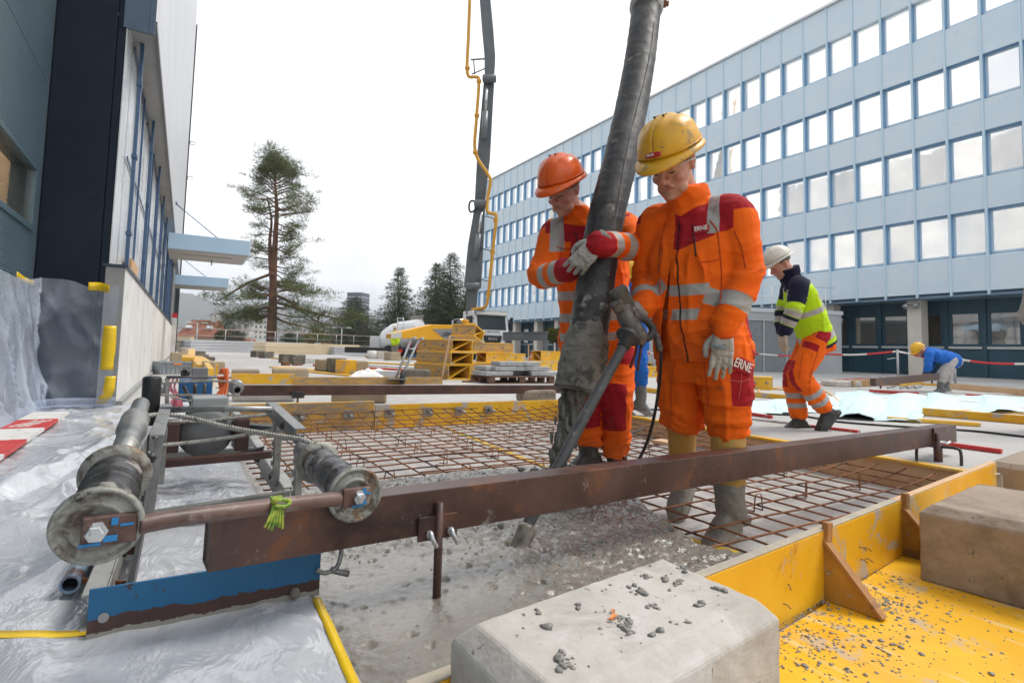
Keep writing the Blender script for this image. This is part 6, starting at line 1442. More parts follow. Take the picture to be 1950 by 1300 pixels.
# falling concrete: lumps in a stream
b = MB(); p0 = path[-1]-d*.02; p1 = at(1062, 895, D=2.50)
for k in range(420):
    s = rng.random(); c_ = p0.lerp(p1, s)+V(0, 0, .04*s*(1-s)); w_ = .042-.012*s; o0 = len(b.v); q = c_+V(rng.normal(0, w_*.55), rng.normal(0, w_*.55), 0); r_ = rng.uniform(.005, .013)
    b.sphere(q, (r_, r_, r_*rng.uniform(1.6, 4.5)), 8)
    for i in range(o0, len(b.v)):
        e = V(b.v[i]); b.v[i] = tuple(q+(e-q)*(1+.5*fbm(e*40, 2)))
m_fall = pm('falling_mix', (.105, .10, .088), (.17, .162, .145), scale=30, rough=.4, bump=.6, bscale=90, bdist=.005)
core = MB(); core.tube(spline([p0, p0.lerp(p1, .3)+V(.006, 0, .01), p0.lerp(p1, .65)+V(0, 0, .01), p1], 8), list(np.linspace(.040, .020, 25)), 14); b.add(core.v, core.f, True)
vs, fs = remeshed(b, .004, 1, lambda q, n_: .007*fbm((q.x*60, q.y*60, q.z*12), 3))
me = MB(); me.add([tuple(v_) for v_ in vs], fs, True); stuff(me.build('falling_concrete', m_fall, org=tuple(p1)), 'grey concrete pouring down out of the end of the thick hose', 'concrete')
b = MB()
for k in range(60):
    q = p1+V(rng.normal(0, .07), rng.normal(0, .05), -.01+abs(rng.normal(0, .012))); r_ = rng.uniform(.008, .022); b.sphere(q, (r_, r_, r_*.7), 7)
b.sphere(p1+V(0, 0, -.04), (.12, .10, .05), 14); b.sphere(p1+V(.0, 0, -.09), (.2, .17, .05), 14)
vs, fs = remeshed(b, .006, 1, lambda q, n_: .008*fbm(q*35, 3)); me = MB(); me.add([tuple(v_) for v_ in vs], fs, True); stuff(me.build('concrete_heap', m_fall, org=tuple(p1)), 'small heap of fresh concrete where the pour lands on the mesh', 'concrete')

# ================================================================== POKER VIBRATOR
VB = thing('concrete_vibrator', 'muddy poker vibrator with a boxy grip, round guard and long black shaft', 'vibrator', tuple(POK))
m_vb = pm('muddy_plastic', (.075, .066, .058), (.12, .105, .09), scale=12, rough=.55, bump=.5, bscale=40, bdist=.004, layers=[((.035, .033, .032), 8, .55, .62), ((.20, .185, .16), 16, .62, .7)])
g0 = at(1186, 566, D=2.36); g1 = at(1232, 628, D=2.36); gd = (g1-g0).normalized()
x, y, dd = frame_to(gd, cdir(0, 0, 1))
b = MB(); b.box(at(1184, 568, D=2.36), (.078, .10, .062), (cdir(.88, .48, 0), cdir(-.48, .88, .2).normalized(), cdir(0, -.2, 1).normalized())); b.box(at(1175, 582, D=2.33), (.05, .05, .06), (cdir(.88, .48, 0), cdir(-.48, .88, .2).normalized(), cdir(0, -.2, 1).normalized())); b.build('switch_housing', m_vb, VB, .012, seg=3)
b = MB(); b.tube(spline([at(1188, 585, D=2.36), at(1192, 606, D=2.34), at(1205, 625, D=2.33), at(1216, 642, D=2.33), at(1212, 652, D=2.33)], 5), [.036]*8+[.040]*8+[.034]*5, 12); b.build('grip', m_vb, VB)
b = MB(); b.tube(spline([at(1205, 600, D=2.37), at(1228, 608, D=2.38), at(1243, 626, D=2.38), at(1238, 640, D=2.36), at(1220, 648, D=2.34)], 5), .017, 12); b.build('loop_handle', m_vb, VB)
S0, S1 = at(1197, 641, D=2.30), at(1060, 893, D=2.02); S2, S3 = at(1012, 985, D=1.90), at(983, 1060, D=1.83); sdv = (S1-S0).normalized()
b = MB(); b.lathe(S0-sdv*.03, sdv, [(0, .028), (.02, .030), (.022, .052), (.034, .054), (.04, .05), (.05, .03), (.085, .027), (.088, .021)], 26); b.build('guard', pm('guard_rubber', (.030, .031, .032), (.05, .05, .05), scale=15, rough=.5, bump=.1), VB)
shp = spline([S0+sdv*.04, S0.lerp(S1, .5)+V(0, 0, .004), S1, S2, S2.lerp(S3, .3)], 10)
b = MB(); b.tube(shp, .0205, 16); b.build('shaft', pm('shaft_rubber', (.035, .037, .04), (.065, .067, .07), scale=9, rough=.5, bump=.15, layers=[((.16, .155, .145), 14, .63, .70), ((.22, .21, .19), 40, .68, .72)]), VB)
hd = (S3-S2).normalized(); b = MB(); b.lathe(S2.lerp(S3, .18), hd, [(0, .021), (.012, .031), (.02, .032), (.11, .033), (.15, .030), (.17, .018)], 22); b.build('poker_head', pm('poker_mud', (.17, .155, .125), (.24, .22, .18), scale=10, rough=.35, bump=.3, layers=[((.09, .085, .07), 12, .6, .68)]), VB)
glove(A['root'], JA['wrR'], at(1196, 596, D=2.36)-JA['wrR'], cdir(-.4, -.5, -.75), cdir(-.5, .8, .3), curl=1.0, S=1.0, thumb=.6, m=pm('glove_muddy', (.20, .18, .15), (.32, .30, .26), scale=18, rough=.75, bump=.4))
CB = MB(); CB.tube(spline([at(1236, 620, D=2.38), at(1250, 640, D=2.38), at(1258, 668, D=2.38), at(1258, 700, D=2.40), at(1250, 770, D=2.5), at(1236, 830, D=2.62), at(1220, 868, D=2.75), at(1205, 886, D=2.85), at(1180, 868, D=3.1), at(1120, 855, D=3.5), at(1230, 815, D=4.1)], 8), .0075, 8)
tag(CB.build('vibrator_cable', mat('cable_black', (.016, .016, .017), .5)), 'black cable hanging from the vibrator grip down to the mesh', 'cable')
CB = MB(); CB.tube(spline([at(1240, 624, D=2.375), at(1250, 640, D=2.375), at(1257, 668, D=2.375)], 6), .0145, 10); CB.build('cable_sleeve', m_vb, VB)
for (q0, q1) in (((1213, 648), (1200, 700)), ((1222, 648), (1214, 705))):
    b = MB(); b.tube(spline([at(*q0, D=2.35), at(q0[0]-3, q0[1]+25, D=2.35), at(*q1, D=2.36)], 5), .006, 6); b.build('strap', mat('strap_brown', (.10, .03, .02), .7), VB)

m_zip = mat('zip_black', (.012, .012, .013), .5); m_seam = mat('seam_orange', (.50, .060, .004), .9); m_redseam = mat('seam_red', (.55, .16, .14), .9)
seam(A['jacket'], ((1319, 428), (1322, 455), (1326, 488)), .0035, m_zip, 'pocket_zip'); seam(A['jacket'], ((1352, 420), (1366, 440), (1370, 470), (1374, 520), (1372, 580)), .0028, m_seam); seam(A['jacket'], ((1331, 500), (1350, 498), (1372, 494)), .0022, m_seam)
seam(A['jacket'], ((1262, 450), (1258, 500), (1256, 560)), .0025, m_seam); seam(A['jacket'], ((1336, 640), (1365, 645), (1400, 640)), .0025, m_seam); seam(A['jacket'], ((1398, 440), (1412, 470), (1420, 510)), .0025, m_seam)
seam(A['trousers'], ((1340, 680), (1345, 720), (1350, 770)), .0025, m_seam); seam(A['trousers'], ((1380, 720), (1405, 726), (1428, 722)), .0016, m_redseam); seam(A['trousers'], ((1410, 690), (1412, 720), (1406, 760)), .0016, m_redseam); seam(A['trousers'], ((1285, 690), (1278, 740), (1280, 790)), .0025, m_seam)
seam(B['jacket'], ((1060, 470), (1080, 474), (1098, 470)), .0025, m_seam); seam(B['jacket'], ((1096, 440), (1098, 455), (1099, 470)), .003, m_zip, 'pocket_zip'); seam(B['trousers'], ((1150, 640), (1168, 644), (1188, 640)), .0025, m_seam)
seam(Cc['trousers'], ((1530, 670), (1524, 700), (1522, 720)), .003, m_seam); seam(Cc['trousers'], ((1560, 660), (1548, 700), (1540, 730)), .003, m_seam)
# ---- lettering on clothes
badge(A['jacket'], ((1320, 433), (1351, 428), (1351, 441), (1321, 447)), m_badge, 'name_badge', 'ERNE', fit=.055)
badge(A['trousers'], ((1396, 672), (1432, 690), (1428, 716), (1392, 702)), m_badge, 'pocket_flap', 'ERNE', fit=.085)
badge(Cc['trousers'], ((1506, 654), (1538, 657), (1536, 668), (1505, 662)), m_badge, 'pocket_flap', 'ERNE')
b_ = badge(gA, ((1356, 655), (1386, 660), (1385, 666), (1355, 661)), m_glove, 'glove_print', 'SUPRA', tm=mat('glove_blue', (.05, .25, .48), .7))
# ================================================================== TREES
def foliage(name, base, tip, d1, d2):
    if name in MATS: return MATS[name]
    t = NT(name); v = t.pos(); n = t.noise(v, .9, 4, .6); n2 = t.noise(v, 7, 3, .6)
    c = t.mix(t.ramp(n, .35, .65), base, tip); c = t.mix(t.ramp(n2, .35, .7), c, d1); t.set(Base_Color=c, Roughness=.75, Specular_IOR_Level=.2); MATS[name] = t.m; return t.m
m_pine = foliage('pine_needles', (.085, .115, .036), (.165, .185, .060), (.10, .125, .042), 0)
m_spruce = foliage('spruce_needles', (.058, .080, .034), (.100, .120, .050), (.070, .088, .038), 0)
m_thuja = foliage('thuja_leaves', (.050, .062, .026), (.085, .085, .038), (.045, .055, .025), 0)
m_bark = pm('pine_bark', (.115, .055, .032), (.19, .092, .055), scale=.9, rough=.95, bump=.6, bscale=6, bdist=.05)
m_bark2 = pm('grey_bark', (.10, .085, .07), (.15, .125, .10), scale=2, rough=.95, bump=.4)
class Leafs:
    def __init__(s): s.p = []
    def clump(s, c, r, n, ln, wd, flat=.6, dirv=None):
        c = np.array(c); q = rng.normal(0, 1, (n, 3)); q /= np.linalg.norm(q, axis=1)[:, None]; q *= (rng.random((n, 1))**.5)*r; q[:, 2] *= flat
        d = q/r+rng.normal(0, .55, (n, 3)); d[:, 2] += .25
        if dirv is not None: d += np.array(dirv)
        d /= np.linalg.norm(d, axis=1)[:, None]; sd = np.cross(d, rng.normal(0, 1, (n, 3))); sd /= np.linalg.norm(sd, axis=1)[:, None]+1e-9
        L_ = ln*rng.uniform(.6, 1.3, (n, 1)); p = c+q; s.p.append(np.stack([p-sd*wd, p+sd*wd, p+d*L_+sd*wd*.3, p+d*L_-sd*wd*.3], 1))
    def build(s, name, m, parent):
        a = np.concatenate(s.p).reshape(-1, 3); n = len(a)//4; me = bpy.data.meshes.new(name); a = a-np.array(worg(parent))
        me.vertices.add(len(a)); me.vertices.foreach_set('co', a.ravel()); me.loops.add(4*n); me.loops.foreach_set('vertex_index', np.arange(4*n)); me.polygons.add(n); me.polygons.foreach_set('loop_start', np.arange(0, 4*n, 4)); me.update(calc_edges=True)
        me.materials.append(m); o = bpy.data.objects.new(name, me); COL.objects.link(o); o.parent = parent; return o
# --- tall open pine
dp = 58.0
T = thing('pine_tree', 'tall open crowned pine with reddish trunk, highest tree left of the boom', 'tree', (at(517, 640, D=dp).x, at(517, 640, D=dp).y, -3.2))
px_m = FPX/dp
def pp(x, y, dz=0): return at(x, y, D=dp+dz)
tk = MB(); base = pp(517, 700); base.z = -3.2
tk.tube(spline([base, pp(517, 640), pp(519, 590), pp(521, 520), pp(524, 460), pp(527, 400), pp(524, 350), pp(523, 305)], 6), list(np.interp(np.linspace(0, 7, 43), range(8), [.62, .52, .44, .33, .27, .2, .12, .04])), 10)
tk.tube(spline([pp(519, 545), pp(515, 500), pp(514, 455), pp(517, 420), pp(510, 380)], 6), list(np.linspace(.26, .07, 25)), 8)
lf = Leafs()
brs = []
for y in np.arange(304, 600, 5.2):
    k = (y-300)/300; wid = np.interp(y, [300, 330, 360, 400, 425, 455, 500, 540, 570, 600], [10, 34, 66, 88, 78, 60, 72, 84, 96, 92])
    dens = np.interp(y, [300, 400, 430, 470, 500, 560, 600], [1, 1, .75, .6, .65, .85, .85])
    if rng.random() > dens: continue
    for s in (-1, 1):
        if rng.random() < .12: continue
        brs.append((y, s, wid*rng.uniform(.55, 1.05), rng.uniform(-1, 1)))
for (y, s, wd_, az) in brs:
    x0 = np.interp(y, [300, 350, 400, 460, 520, 600], [523, 524, 526, 523, 520, 518]); dz = az*wd_/px_m*.8; lift = np.interp(y, [300, 420, 500, 600], [18, 12, 4, -16])*rng.uniform(-.3, 1.9)
    wd_ *= (1.12 if s > 0 else .92)*(.72+.5*abs(fbm((y*.031, s*3.7, 1.3), 2))*1.6); x1 = x0+s*wd_*(1-.25*abs(az)); p0 = pp(x0, y); p2 = pp(x1, y-lift, dz); p1 = p0.lerp(p2, .5)+V(0, 0, rng.uniform(-.9, .7))
    P = spline([p0, p1, p2], 6); tk.tube(P, list(np.linspace(.085, .02, 13)), 5)
    for i in range(4 if y < 350 else 6, 13):
        c = P[i]+V(0, 0, rng.normal(0, .22)); r = .45+.55*rng.random()
        lf.clump(c+V(rng.normal(0, .3), rng.normal(0, .3), .12+rng.normal(0, .12)), r*.9, 40, .28, .022, .45, (0, 0, .25))
        if i > 5 and rng.random() < .6:
            e = c+V(rng.normal(0, .8), rng.normal(0, .8), rng.normal(.1, .25)); tk.tube([c, e], [.025, .01], 4); lf.clump(e, r*.8, 36, .28, .022, .45, (0, 0, .25))
for (pts, n_) in (([(518, 585), (480, 590), (440, 600), (412, 625)], 7), ([(518, 600), (490, 606), (462, 602), (430, 618)], 6), ([(522, 575), (580, 590), (640, 605), (690, 600)], 9), ([(522, 560), (560, 580), (600, 610), (650, 625)], 9), ([(523, 540), (570, 552), (620, 560)], 6), ([(520, 520), (470, 540), (420, 570), (405, 568)], 7), ([(518, 600), (540, 612), (580, 622), (640, 636)], 6)):
    P = spline([pp(x, y, rng.uniform(-2, 1)) for x, y in pts], 8); tk.tube(P, list(np.linspace(.16, .03, len(P))), 6)
    for i in range(len(P)//3, len(P)):
        for _ in range(2): lf.clump(P[i]+V(rng.normal(0, .7), rng.normal(0, 1.0), rng.normal(.05, .4)), .65+.4*rng.random(), 44, .32, .023, .45, (0, 0, .2))
tk.build('trunk', m_bark, T); lf.build('crown', m_pine, T)
def conifer(px, top, bot, hw, D, label, m=m_spruce, droop=.25, name='spruce_tree', dens=1.0, shape=1.0):
    b0 = at(px, bot, D=D); t0 = at(px, top, D=D); zb = min(b0.z, -3.2); T = thing(name, label, 'tree', (b0.x, b0.y, zb)); R0 = hw*D/FPX; H_ = t0.z-b0.z
    tk = MB(); tk.tube([(b0.x, b0.y, zb), (b0.x, b0.y, b0.z+H_*.5), (t0.x, t0.y, t0.z)], [.28, .16, .02], 7); lf = Leafs(); n = int(26*dens)
    for i in range(n):
        k = i/(n-1); z = b0.z+H_*(.0+.985*k); rr = R0*((1-k)**shape)*(.92+.16*rng.random())+.12
        m_ = max(4, int(11*(1-k*.55)))
        a0 = rng.uniform(0, 6.28)
        for j in range(m_):
            a = a0+6.283*j/m_+rng.normal(0, .15); r2 = rr*rng.uniform(.62, 1.12); e = V(b0.x+math.cos(a)*r2, b0.y+math.sin(a)*r2, z-droop*r2*rng.uniform(.5, 1.2)); s_ = V(b0.x, b0.y, z)
            if rng.random() < .5: tk.tube([s_, e], [.05, .012], 4)
            ns = max(2, int(r2/.42))
            for q in range(1, ns+1):
                c = s_.lerp(e, q/ns)+V(0, 0, rng.normal(0, .1)); lf.clump(c, .36+.10*rng.random(), int(17*dens), .30, .03, .5, (math.cos(a)*.6, math.sin(a)*.6, -.35))
    tk.build('trunk', m_bark2, T); lf.build('crown', m, T); return T
conifer(757, 510, 648, 54, 66, 'slim dark spruce between the pine and the boom', shape=.75)
conifer(828, 500, 646, 66, 62, 'left one of the two broad dark spruces just left of the boom', shape=.72)
conifer(856, 482, 646, 74, 60, 'right and taller one of the two broad dark spruces beside the boom', shape=.72)
conifer(672, 566, 658, 58, 95, 'dark round topped conifer in front of the dark tower block', m_thuja, -.1, 'thuja_tree', 1.1, .45)
conifer(890, 556, 648, 34, 64, 'lower dark spruce partly hidden behind the white truck cab')
def bare(px, top, bot, hw, D, label, c='bare', seed=1):
    b0 = at(px, bot, D=D); b0.z = -3.2; t0 = at(px, top, D=D); T = thing('bare_tree', label, 'tree', tuple(b0)); tk = MB(); H_ = t0.z-b0.z; R0 = hw*D/FPX
    def grow(p, d, l, r, n):
        e = p+d*l; tk.tube([p, p.lerp(e, .5)+V(rng.normal(0, .03), rng.normal(0, .03), .02)*l, e], [r, r*.8, r*.6], 4)
        if n == 0: return
        for _ in range(3 if n > 1 else 4): grow(p.lerp(e, rng.uniform(.55, 1)), (d+V(rng.normal(0, .42), rng.normal(0, .42), rng.normal(.15, .2))).normalized(), l*rng.uniform(.55, .8), r*.55, n-1)
    grow(b0, V(0, 0, 1), H_*.36, H_*.022, 5); tk.build('branches', pm('twig_bark', (.20, .15, .115), (.27, .21, .165), scale=1, rough=1, bump=0), T)
bare(594, 578, 650, 10, 150, 'thin bare tree against the hills left of the thuja'); bare(611, 576, 650, 10, 150, 'second bare poplar like tree before the hills')
bare(712, 590, 655, 18, 120, 'bare brownish tree between the thuja and the slim spruce'); bare(640, 598, 655, 16, 130, 'low bare tree left of the dark tower block'); bare(985-260, 600, 655, 15, 110, 'bare tree just left of the slim spruce'); bare(455, 590, 655, 12, 120, 'bare tree behind the pine trunk')
def shrub(px, y0, y1, hw, D, label, m=m_thuja):
    b0 = at(px, y1, D=D); T = thing('shrub', label, 'shrub', (b0.x, b0.y, -3.2)); lf = Leafs(); R0 = hw*D/FPX; H_ = (y1-y0)*D/FPX; st = MB()
    for _ in range(90):
        a = rng.uniform(0, 6.28); r_ = R0*rng.random()**.5; c = V(b0.x+math.cos(a)*r_, b0.y+math.sin(a)*r_*.6, b0.z+H_*rng.random()*(1-.5*(r_/R0)**2)); lf.clump(c, .45, 70, .13, .03, .8)
    for _ in range(6): st.tube([(b0.x, b0.y, -3.2), (b0.x+rng.normal(0, R0*.3), b0.y, b0.z+H_*.5)], [.08, .02], 5)
    st.build('stem', m_bark2, T); lf.build('leaves', m, T)
shrub(440, 622, 650, 26, 75, 'olive shrub behind the railing left of the pine'); shrub(700, 625, 652, 22, 80, 'green shrub behind the railing left of the yellow boom'); shrub(600, 628, 652, 26, 78, 'green shrub under the right branches of the pine', m_pine); shrub(555, 632, 652, 20, 84, 'olive shrub just right of the pine trunk')
b = MB(); y_ = at(1062, 640, D=30)
shrub(1062, 632, 645, 24, 38, 'clipped yellow green hedge beside the lobby columns', foliage('hedge_leaves', (.10, .12, .02), (.16, .17, .03), (.09, .1, .02), 0))

# ================================================================== HOUSES AND TOWERS BEYOND
m_tile = pm('red_tiles', (.22, .075, .04), (.30, .115, .065), scale=1.2, rough=.85, bump=.3, bscale=8, bdist=.05, layers=[((.13, .06, .045), 2.2, .55, .7)])
m_house = pm('house_wall', (.50, .42, .33), (.56, .48, .39), scale=.4, rough=.9, bump=.05)
m_hwin = mat('house_window', (.10, .12, .14), .15)
def house(px, ridge, eave, x0, x1, D, label, wall=m_house, rotd=0.0, dorm=2, hip=.15):
    c = at((x0+x1)/2, eave, D=D); W_ = (x1-x0)*D/FPX; hR = (eave-ridge)*D/FPX; dep = W_*.7; zb = -3.2; Hs = thing('house', label, 'house', (c.x, c.y, zb)); ex = V(*_r0); ex = (Matrix.Rotation(rotd, 3, 'Z') @ ex); ey = V(-ex.y, ex.x, 0)
    g = lambda a, b_, z: V(c.x, c.y, 0)+ex*a+ey*b_+V(0, 0, z); ze = c.z; b = MB(); b.box(g(0, dep/2, (ze+zb)/2), (W_*.94, dep*.92, ze-zb), (ex, ey, V(0, 0, 1))); b.build('wall', wall, Hs)
    b = MB(); hh = W_*hip
    b.add([g(-W_/2, -.3, ze-.1), g(W_/2, -.3, ze-.1), g(W_/2, dep+.3, ze-.1), g(-W_/2, dep+.3, ze-.1), g(-W_/2+hh, dep/2, ze+hR), g(W_/2-hh, dep/2, ze+hR)], [(0, 1, 5, 4), (2, 3, 4, 5), (1, 2, 5), (3, 0, 4), (3, 2, 1, 0)]); rf = b.build('roof', m_tile, Hs)
    b = MB(); b.box(g(W_*.22, dep/2, ze+hR+.3), (.8, .8, 1.3), (ex, ey, V(0, 0, 1))); b.build('chimney', mat('chimney_white', (.55, .53, .5), .8), rf)
    for k in range(dorm):
        a = (-.28+.5*k/max(1, dorm-1))*W_; b = MB(); b.box(g(a, dep*.22, ze+hR*.48), (.9, .5, .9), (ex, (ey+V(0, 0, hR/(dep/2)*1.0)).normalized(), ex.cross((ey+V(0, 0, hR/(dep/2))).normalized()))); b.build('skylight', mat('skylight_pale', (.55, .60, .65), .3), rf)
    for k in range(3):
        for zz in (ze-1.3,):
            b = MB(); b.box(g((-.3+.3*k)*W_, .02*dep, zz), (1.1, .25, 1.3), (ex, ey, V(0, 0, 1))); b.build('window', m_hwin, Hs)
house(370, 608, 640, 335, 415, 92, 'red tiled house with two pale skylights beside the hall wall')
house(662, 621, 650, 628, 700, 96, 'red roofed house with a white chimney left of the truck', dorm=1, hip=.25)
house(590, 634, 655, 560, 618, 118, 'small distant house with a red roof under the pine branches', dorm=1)
house(450, 640, 655, 420, 478, 88, 'low red roofed house just left of the pine trunk', dorm=1)
TB = thing('tower_block', 'dark office tower with pale storey bands far beyond the trees', 'building', (at(681, 600, D=330).x, at(681, 600, D=330).y, -3.2))
c = at(681, 600, D=330); tz = at(681, 558, D=330).z; ex, ey = arrow_basis(-.75)
b = MB(); b.box(V(c.x, c.y, (tz-3.2)/2), (9.5, 9.5, tz+3.2), (ex, ey, V(0, 0, 1))); b.build('wall', mat('tower_dark', (.035, .045, .075), .3), TB)
k = 0
z = tz-2.6
while z > 3:
    b = MB(); b.box(V(c.x, c.y, z), (9.6, 9.7, .55), (ex, ey, V(0, 0, 1))); b.build('storey_band', mat('tower_pale', (.40, .42, .46), .5), TB); z -= 2.0
AB = thing('apartment_block', 'distant white apartment block seen through the pine branches', 'building', (at(495, 630, D=210).x, at(495, 630, D=210).y, -3.2))
c = at(493, 640, D=210); tz = at(493, 607, D=210).z; b = MB(); b.box(V(c.x, c.y, (tz-3.2)/2), (6.5, 8, tz+3.2), .2); b.build('wall', mat('apartment_white', (.55, .54, .50), .8), AB)
for i in range(4):
    for j in range(4):
        b = MB(); ex, ey = arrow_basis(.2); b.box(V(c.x, c.y, tz-1.2-j*1.9)+ex*(-2.4+1.6*i)-ey*4.0, (.7, .1, 1.0), (ex, ey, V(0, 0, 1))); b.build('window', m_hwin, AB)
def lamp(px, top, D, label, double=True, lit=False):
    p = at(px, top, D=D); Lm = thing('street_lamp', label, 'street lamp', (p.x, p.y, -3.2)); b = MB(); b.cyl((p.x, p.y, -3.2), tuple(p), .07, n=8); b.build('pole', MATS['galvanised'], Lm); ex = V(*_r0)
    for s in ((-1, 1) if double else (1,)):
        b = MB(); b.tube(spline([p, p+ex*s*.35+V(0, 0, .12), p+ex*s*.8+V(0, 0, .1)], 4), .04, 6); b.build('arm', MATS['galvanised'], Lm); b = MB(); b.sphere(p+ex*s*.95+V(0, 0, .08), (.36, .2, .10), 10); b.build('lamp_head', mat('lamp_lit', (1, .62, .25), .5, emit=3) if lit else mat('lamp_head_pale', (.6, .62, .63), .4), Lm)
lamp(376, 616, 70, 'pale double armed street lamp in front of the red tiled house'); lamp(651, 625, 75, 'double armed street lamp left of the dark conifer'); lamp(862, 610, 45, 'street lamp with a lit orange head beside the truck cab', False, True); lamp(482, 606, 75, 'plain lamp post left of the pine trunk', False)

# ================================================================== PUMP TRUCK, BOOM AND MIXER
m_tw = pm('truck_white', (.66, .67, .68), (.60, .61, .62), scale=1, rough=.3, bump=.02, coat=.3)
m_ty = pm('machine_yellow', (.72, .36, .015), (.66, .31, .012), scale=1.5, rough=.4, bump=.03)
m_bg_ = pm('boom_grey', (.085, .10, .11), (.12, .135, .145), scale=.8, rough=.45, bump=.03)
m_blk = mat('truck_black', (.015, .015, .016), .6); m_wind = mat('windscreen', (.012, .022, .024), .22)
dT = 33.0
PT = thing('pump_truck', 'white concrete pump truck with a dark windscreen below the boom', 'truck', (at(932, 690, D=dT).x, at(932, 690, D=dT).y, TZ))
tf = V(*_f); tf.z = 0; tf = (Matrix.Rotation(R(26), 3, 'Z') @ (-tf.normalized())); tx = V(-tf.y, tf.x, 0)     # truck front direction, image right
c = at(938, 640, D=dT); c.z = 0
if tx.dot(V(*_r0)) < 0: tx = -tx
TX = (tx, tf, V(0, 0, 1)); g = lambda a, f, z: c+tx*a+tf*f+V(0, 0, z)
b = MB(); b.prism([g(-1.12, 0, 1.0), g(-1.12, 0, 1.75), g(-1.12, -.12, 2.0), g(-1.12, -.35, 2.95), g(-1.12, -.6, 3.1), g(-1.12, -2.1, 3.1), g(-1.12, -2.1, 1.0)], tx*2.24); cab = b.build('cab', m_tw, PT, .06, seg=3)
b = MB(); b.prism([g(-.92, -.085, 1.98), g(-.92, -.10, 1.96), g(-.92, -.335, 2.80), g(-.92, -.30, 2.80)], tx*1.84); b.build('windscreen', m_wind, cab)
b = MB(); b.prism([g(-1.05, -.25, 2.90), g(-1.05, -.10, 2.84), g(-1.05, -.32, 3.10), g(-1.05, -.5, 3.13)], tx*2.1); b.build('sun_visor', mat('visor_dark', (.03, .045, .045), .3), cab, .03)
b = MB(); b.prism([g(-.62, .01, 1.62), g(.62, .01, 1.62), g(.5, .01, 1.2), g(-.5, .01, 1.2)], tf*.02); b.build('grille', m_blk, cab)
b = MB(); b.box(g(0, -.2, .72), (2.3, .6, .5), TX); b.build('bumper', mat('bumper_grey', (.10, .105, .11), .5), PT, .05)
for s in (-1, 1):
    b = MB(); b.box(g(s*.88, .08, .88), (.42, .1, .2), TX); b.build('headlight', mat('lamp_glass', (.5, .52, .55), .1), PT, .03); b = MB(); b.box(g(s*1.32, -.2, 2.35), (.16, .14, .8), TX); b.cyl(g(s*1.1, -.25, 2.6), g(s*1.32, -.2, 2.6), .03, n=6); b.build('mirror', m_blk, PT, .02)
    b = MB(); b.lathe(g(s*.85, -.9, .52), tx*s, [(0, .5), (.02, .52), (.28, .52), (.3, .45), (.28, .25)], 22); b.build('wheel', m_blk, PT)
b = MB(); b.box(g(-1.125, -1.0, 2.4), (.02, .95, .75), TX); b.build('side_window', m_wind, cab)
b = MB(); b.box(g(-1.128, -.95, 1.75), (.012, .22, .06), TX); b.build('door_handle', m_blk, cab)
text_obj('lettering', 'MAN', mat('badge_silver', (.5, .5, .5), .3, .8), .26, g(0, .035, 1.42), tx, V(0, 0, 1), cab, .005); text_obj('lettering', 'LIEBHERR', m_blk, .15, g(0, .012, 1.85), tx, V(0, 0, 1), cab, .004, fit=1.0)
b = MB(); b.box(g(0, -5.5, 1.05), (.9, 7, .35), TX); b.build('chassis', m_blk, PT)
b = MB(); b.box(g(-.6, -2.9, 1.9), (.9, .8, 1.4), TX); b.box(g(.3, -3.2, 1.7), (1.0, 1.0, 1.2), TX); b.build('equipment_box', mat('equip_grey', (.12, .125, .13), .5), PT, .03)
for f in (-3.6, -6.0, -7.3):
    for s in (-1, 1): b = MB(); b.lathe(g(s*.75, f, .52), tx*s, [(0, .5), (.02, .52), (.3, .52), (.32, .45), (.3, .25)], 20); b.build('wheel', m_blk, PT)
# yellow folded outrigger
q0, q1 = at(735, 640, D=27), at(880, 634, D=31)
OG = thing('outrigger_arm', 'long tapering yellow outrigger arm with a grey panel in front of the mixer truck', 'outrigger', (q0.x, q0.y, q0.z)); od = (q1-q0).normalized(); on = od.cross(V(0, 0, 1)).normalized()
L_ = (q1-q0).length; h = lambda s, z: q0+od*(L_*s)+V(0, 0, z)
b = MB(); b.prism([h(0, -.12), h(0, .12), h(.5, .52), h(1, .42), h(1, -.45), h(.62, -.38), h(.2, -.14)], on*.4); b.build('arm', m_ty, OG, .03)
b = MB(); b.prism([h(.50, .28), h(.83, .26), h(.83, -.30), h(.68, -.28)], on*.012); ob = b.build('panel', mat('panel_grey', (.22, .225, .23), .5), OG); ob.location = tuple(on*.402)
text_obj('lettering', 'LIEBHERR', m_blk, .30, h(.745, -.03)+on*.42, od, V(0, 0, 1), OG, .004, fit=1.25)
b = MB(); b.prism([h(0, -.1), h(0, .12), h(.12, .2), h(.12, -.1)], on*.41); ob = b.build('tip', mat('tip_grey', (.5, .5, .48), .6), OG); ob.location = tuple(on*-.004)
b = MB(); b.box(h(.865, -.12)+on*.5, (.28, .3, 1.35), (od, on, V(0, 0, 1))); b.build('post', m_bg_, OG, .02)
b = MB(); b.bar(h(.86, .45)+on*.5, h(.86, .45)+on*.5+od*1.3-on*1.2-V(0, 0, .25), .25, .35); b.build('strut', m_bg_, OG, .02)
b = MB(); b.box(h(1.02, .05)+on*.2, (.75, .8, 1.0), (od, on, V(0, 0, 1))); b.cyl(h(1.0, .5)+on*.2, h(1.0, .75)+on*.2, .22, n=14); b.build('turret', m_ty, OG, .05)
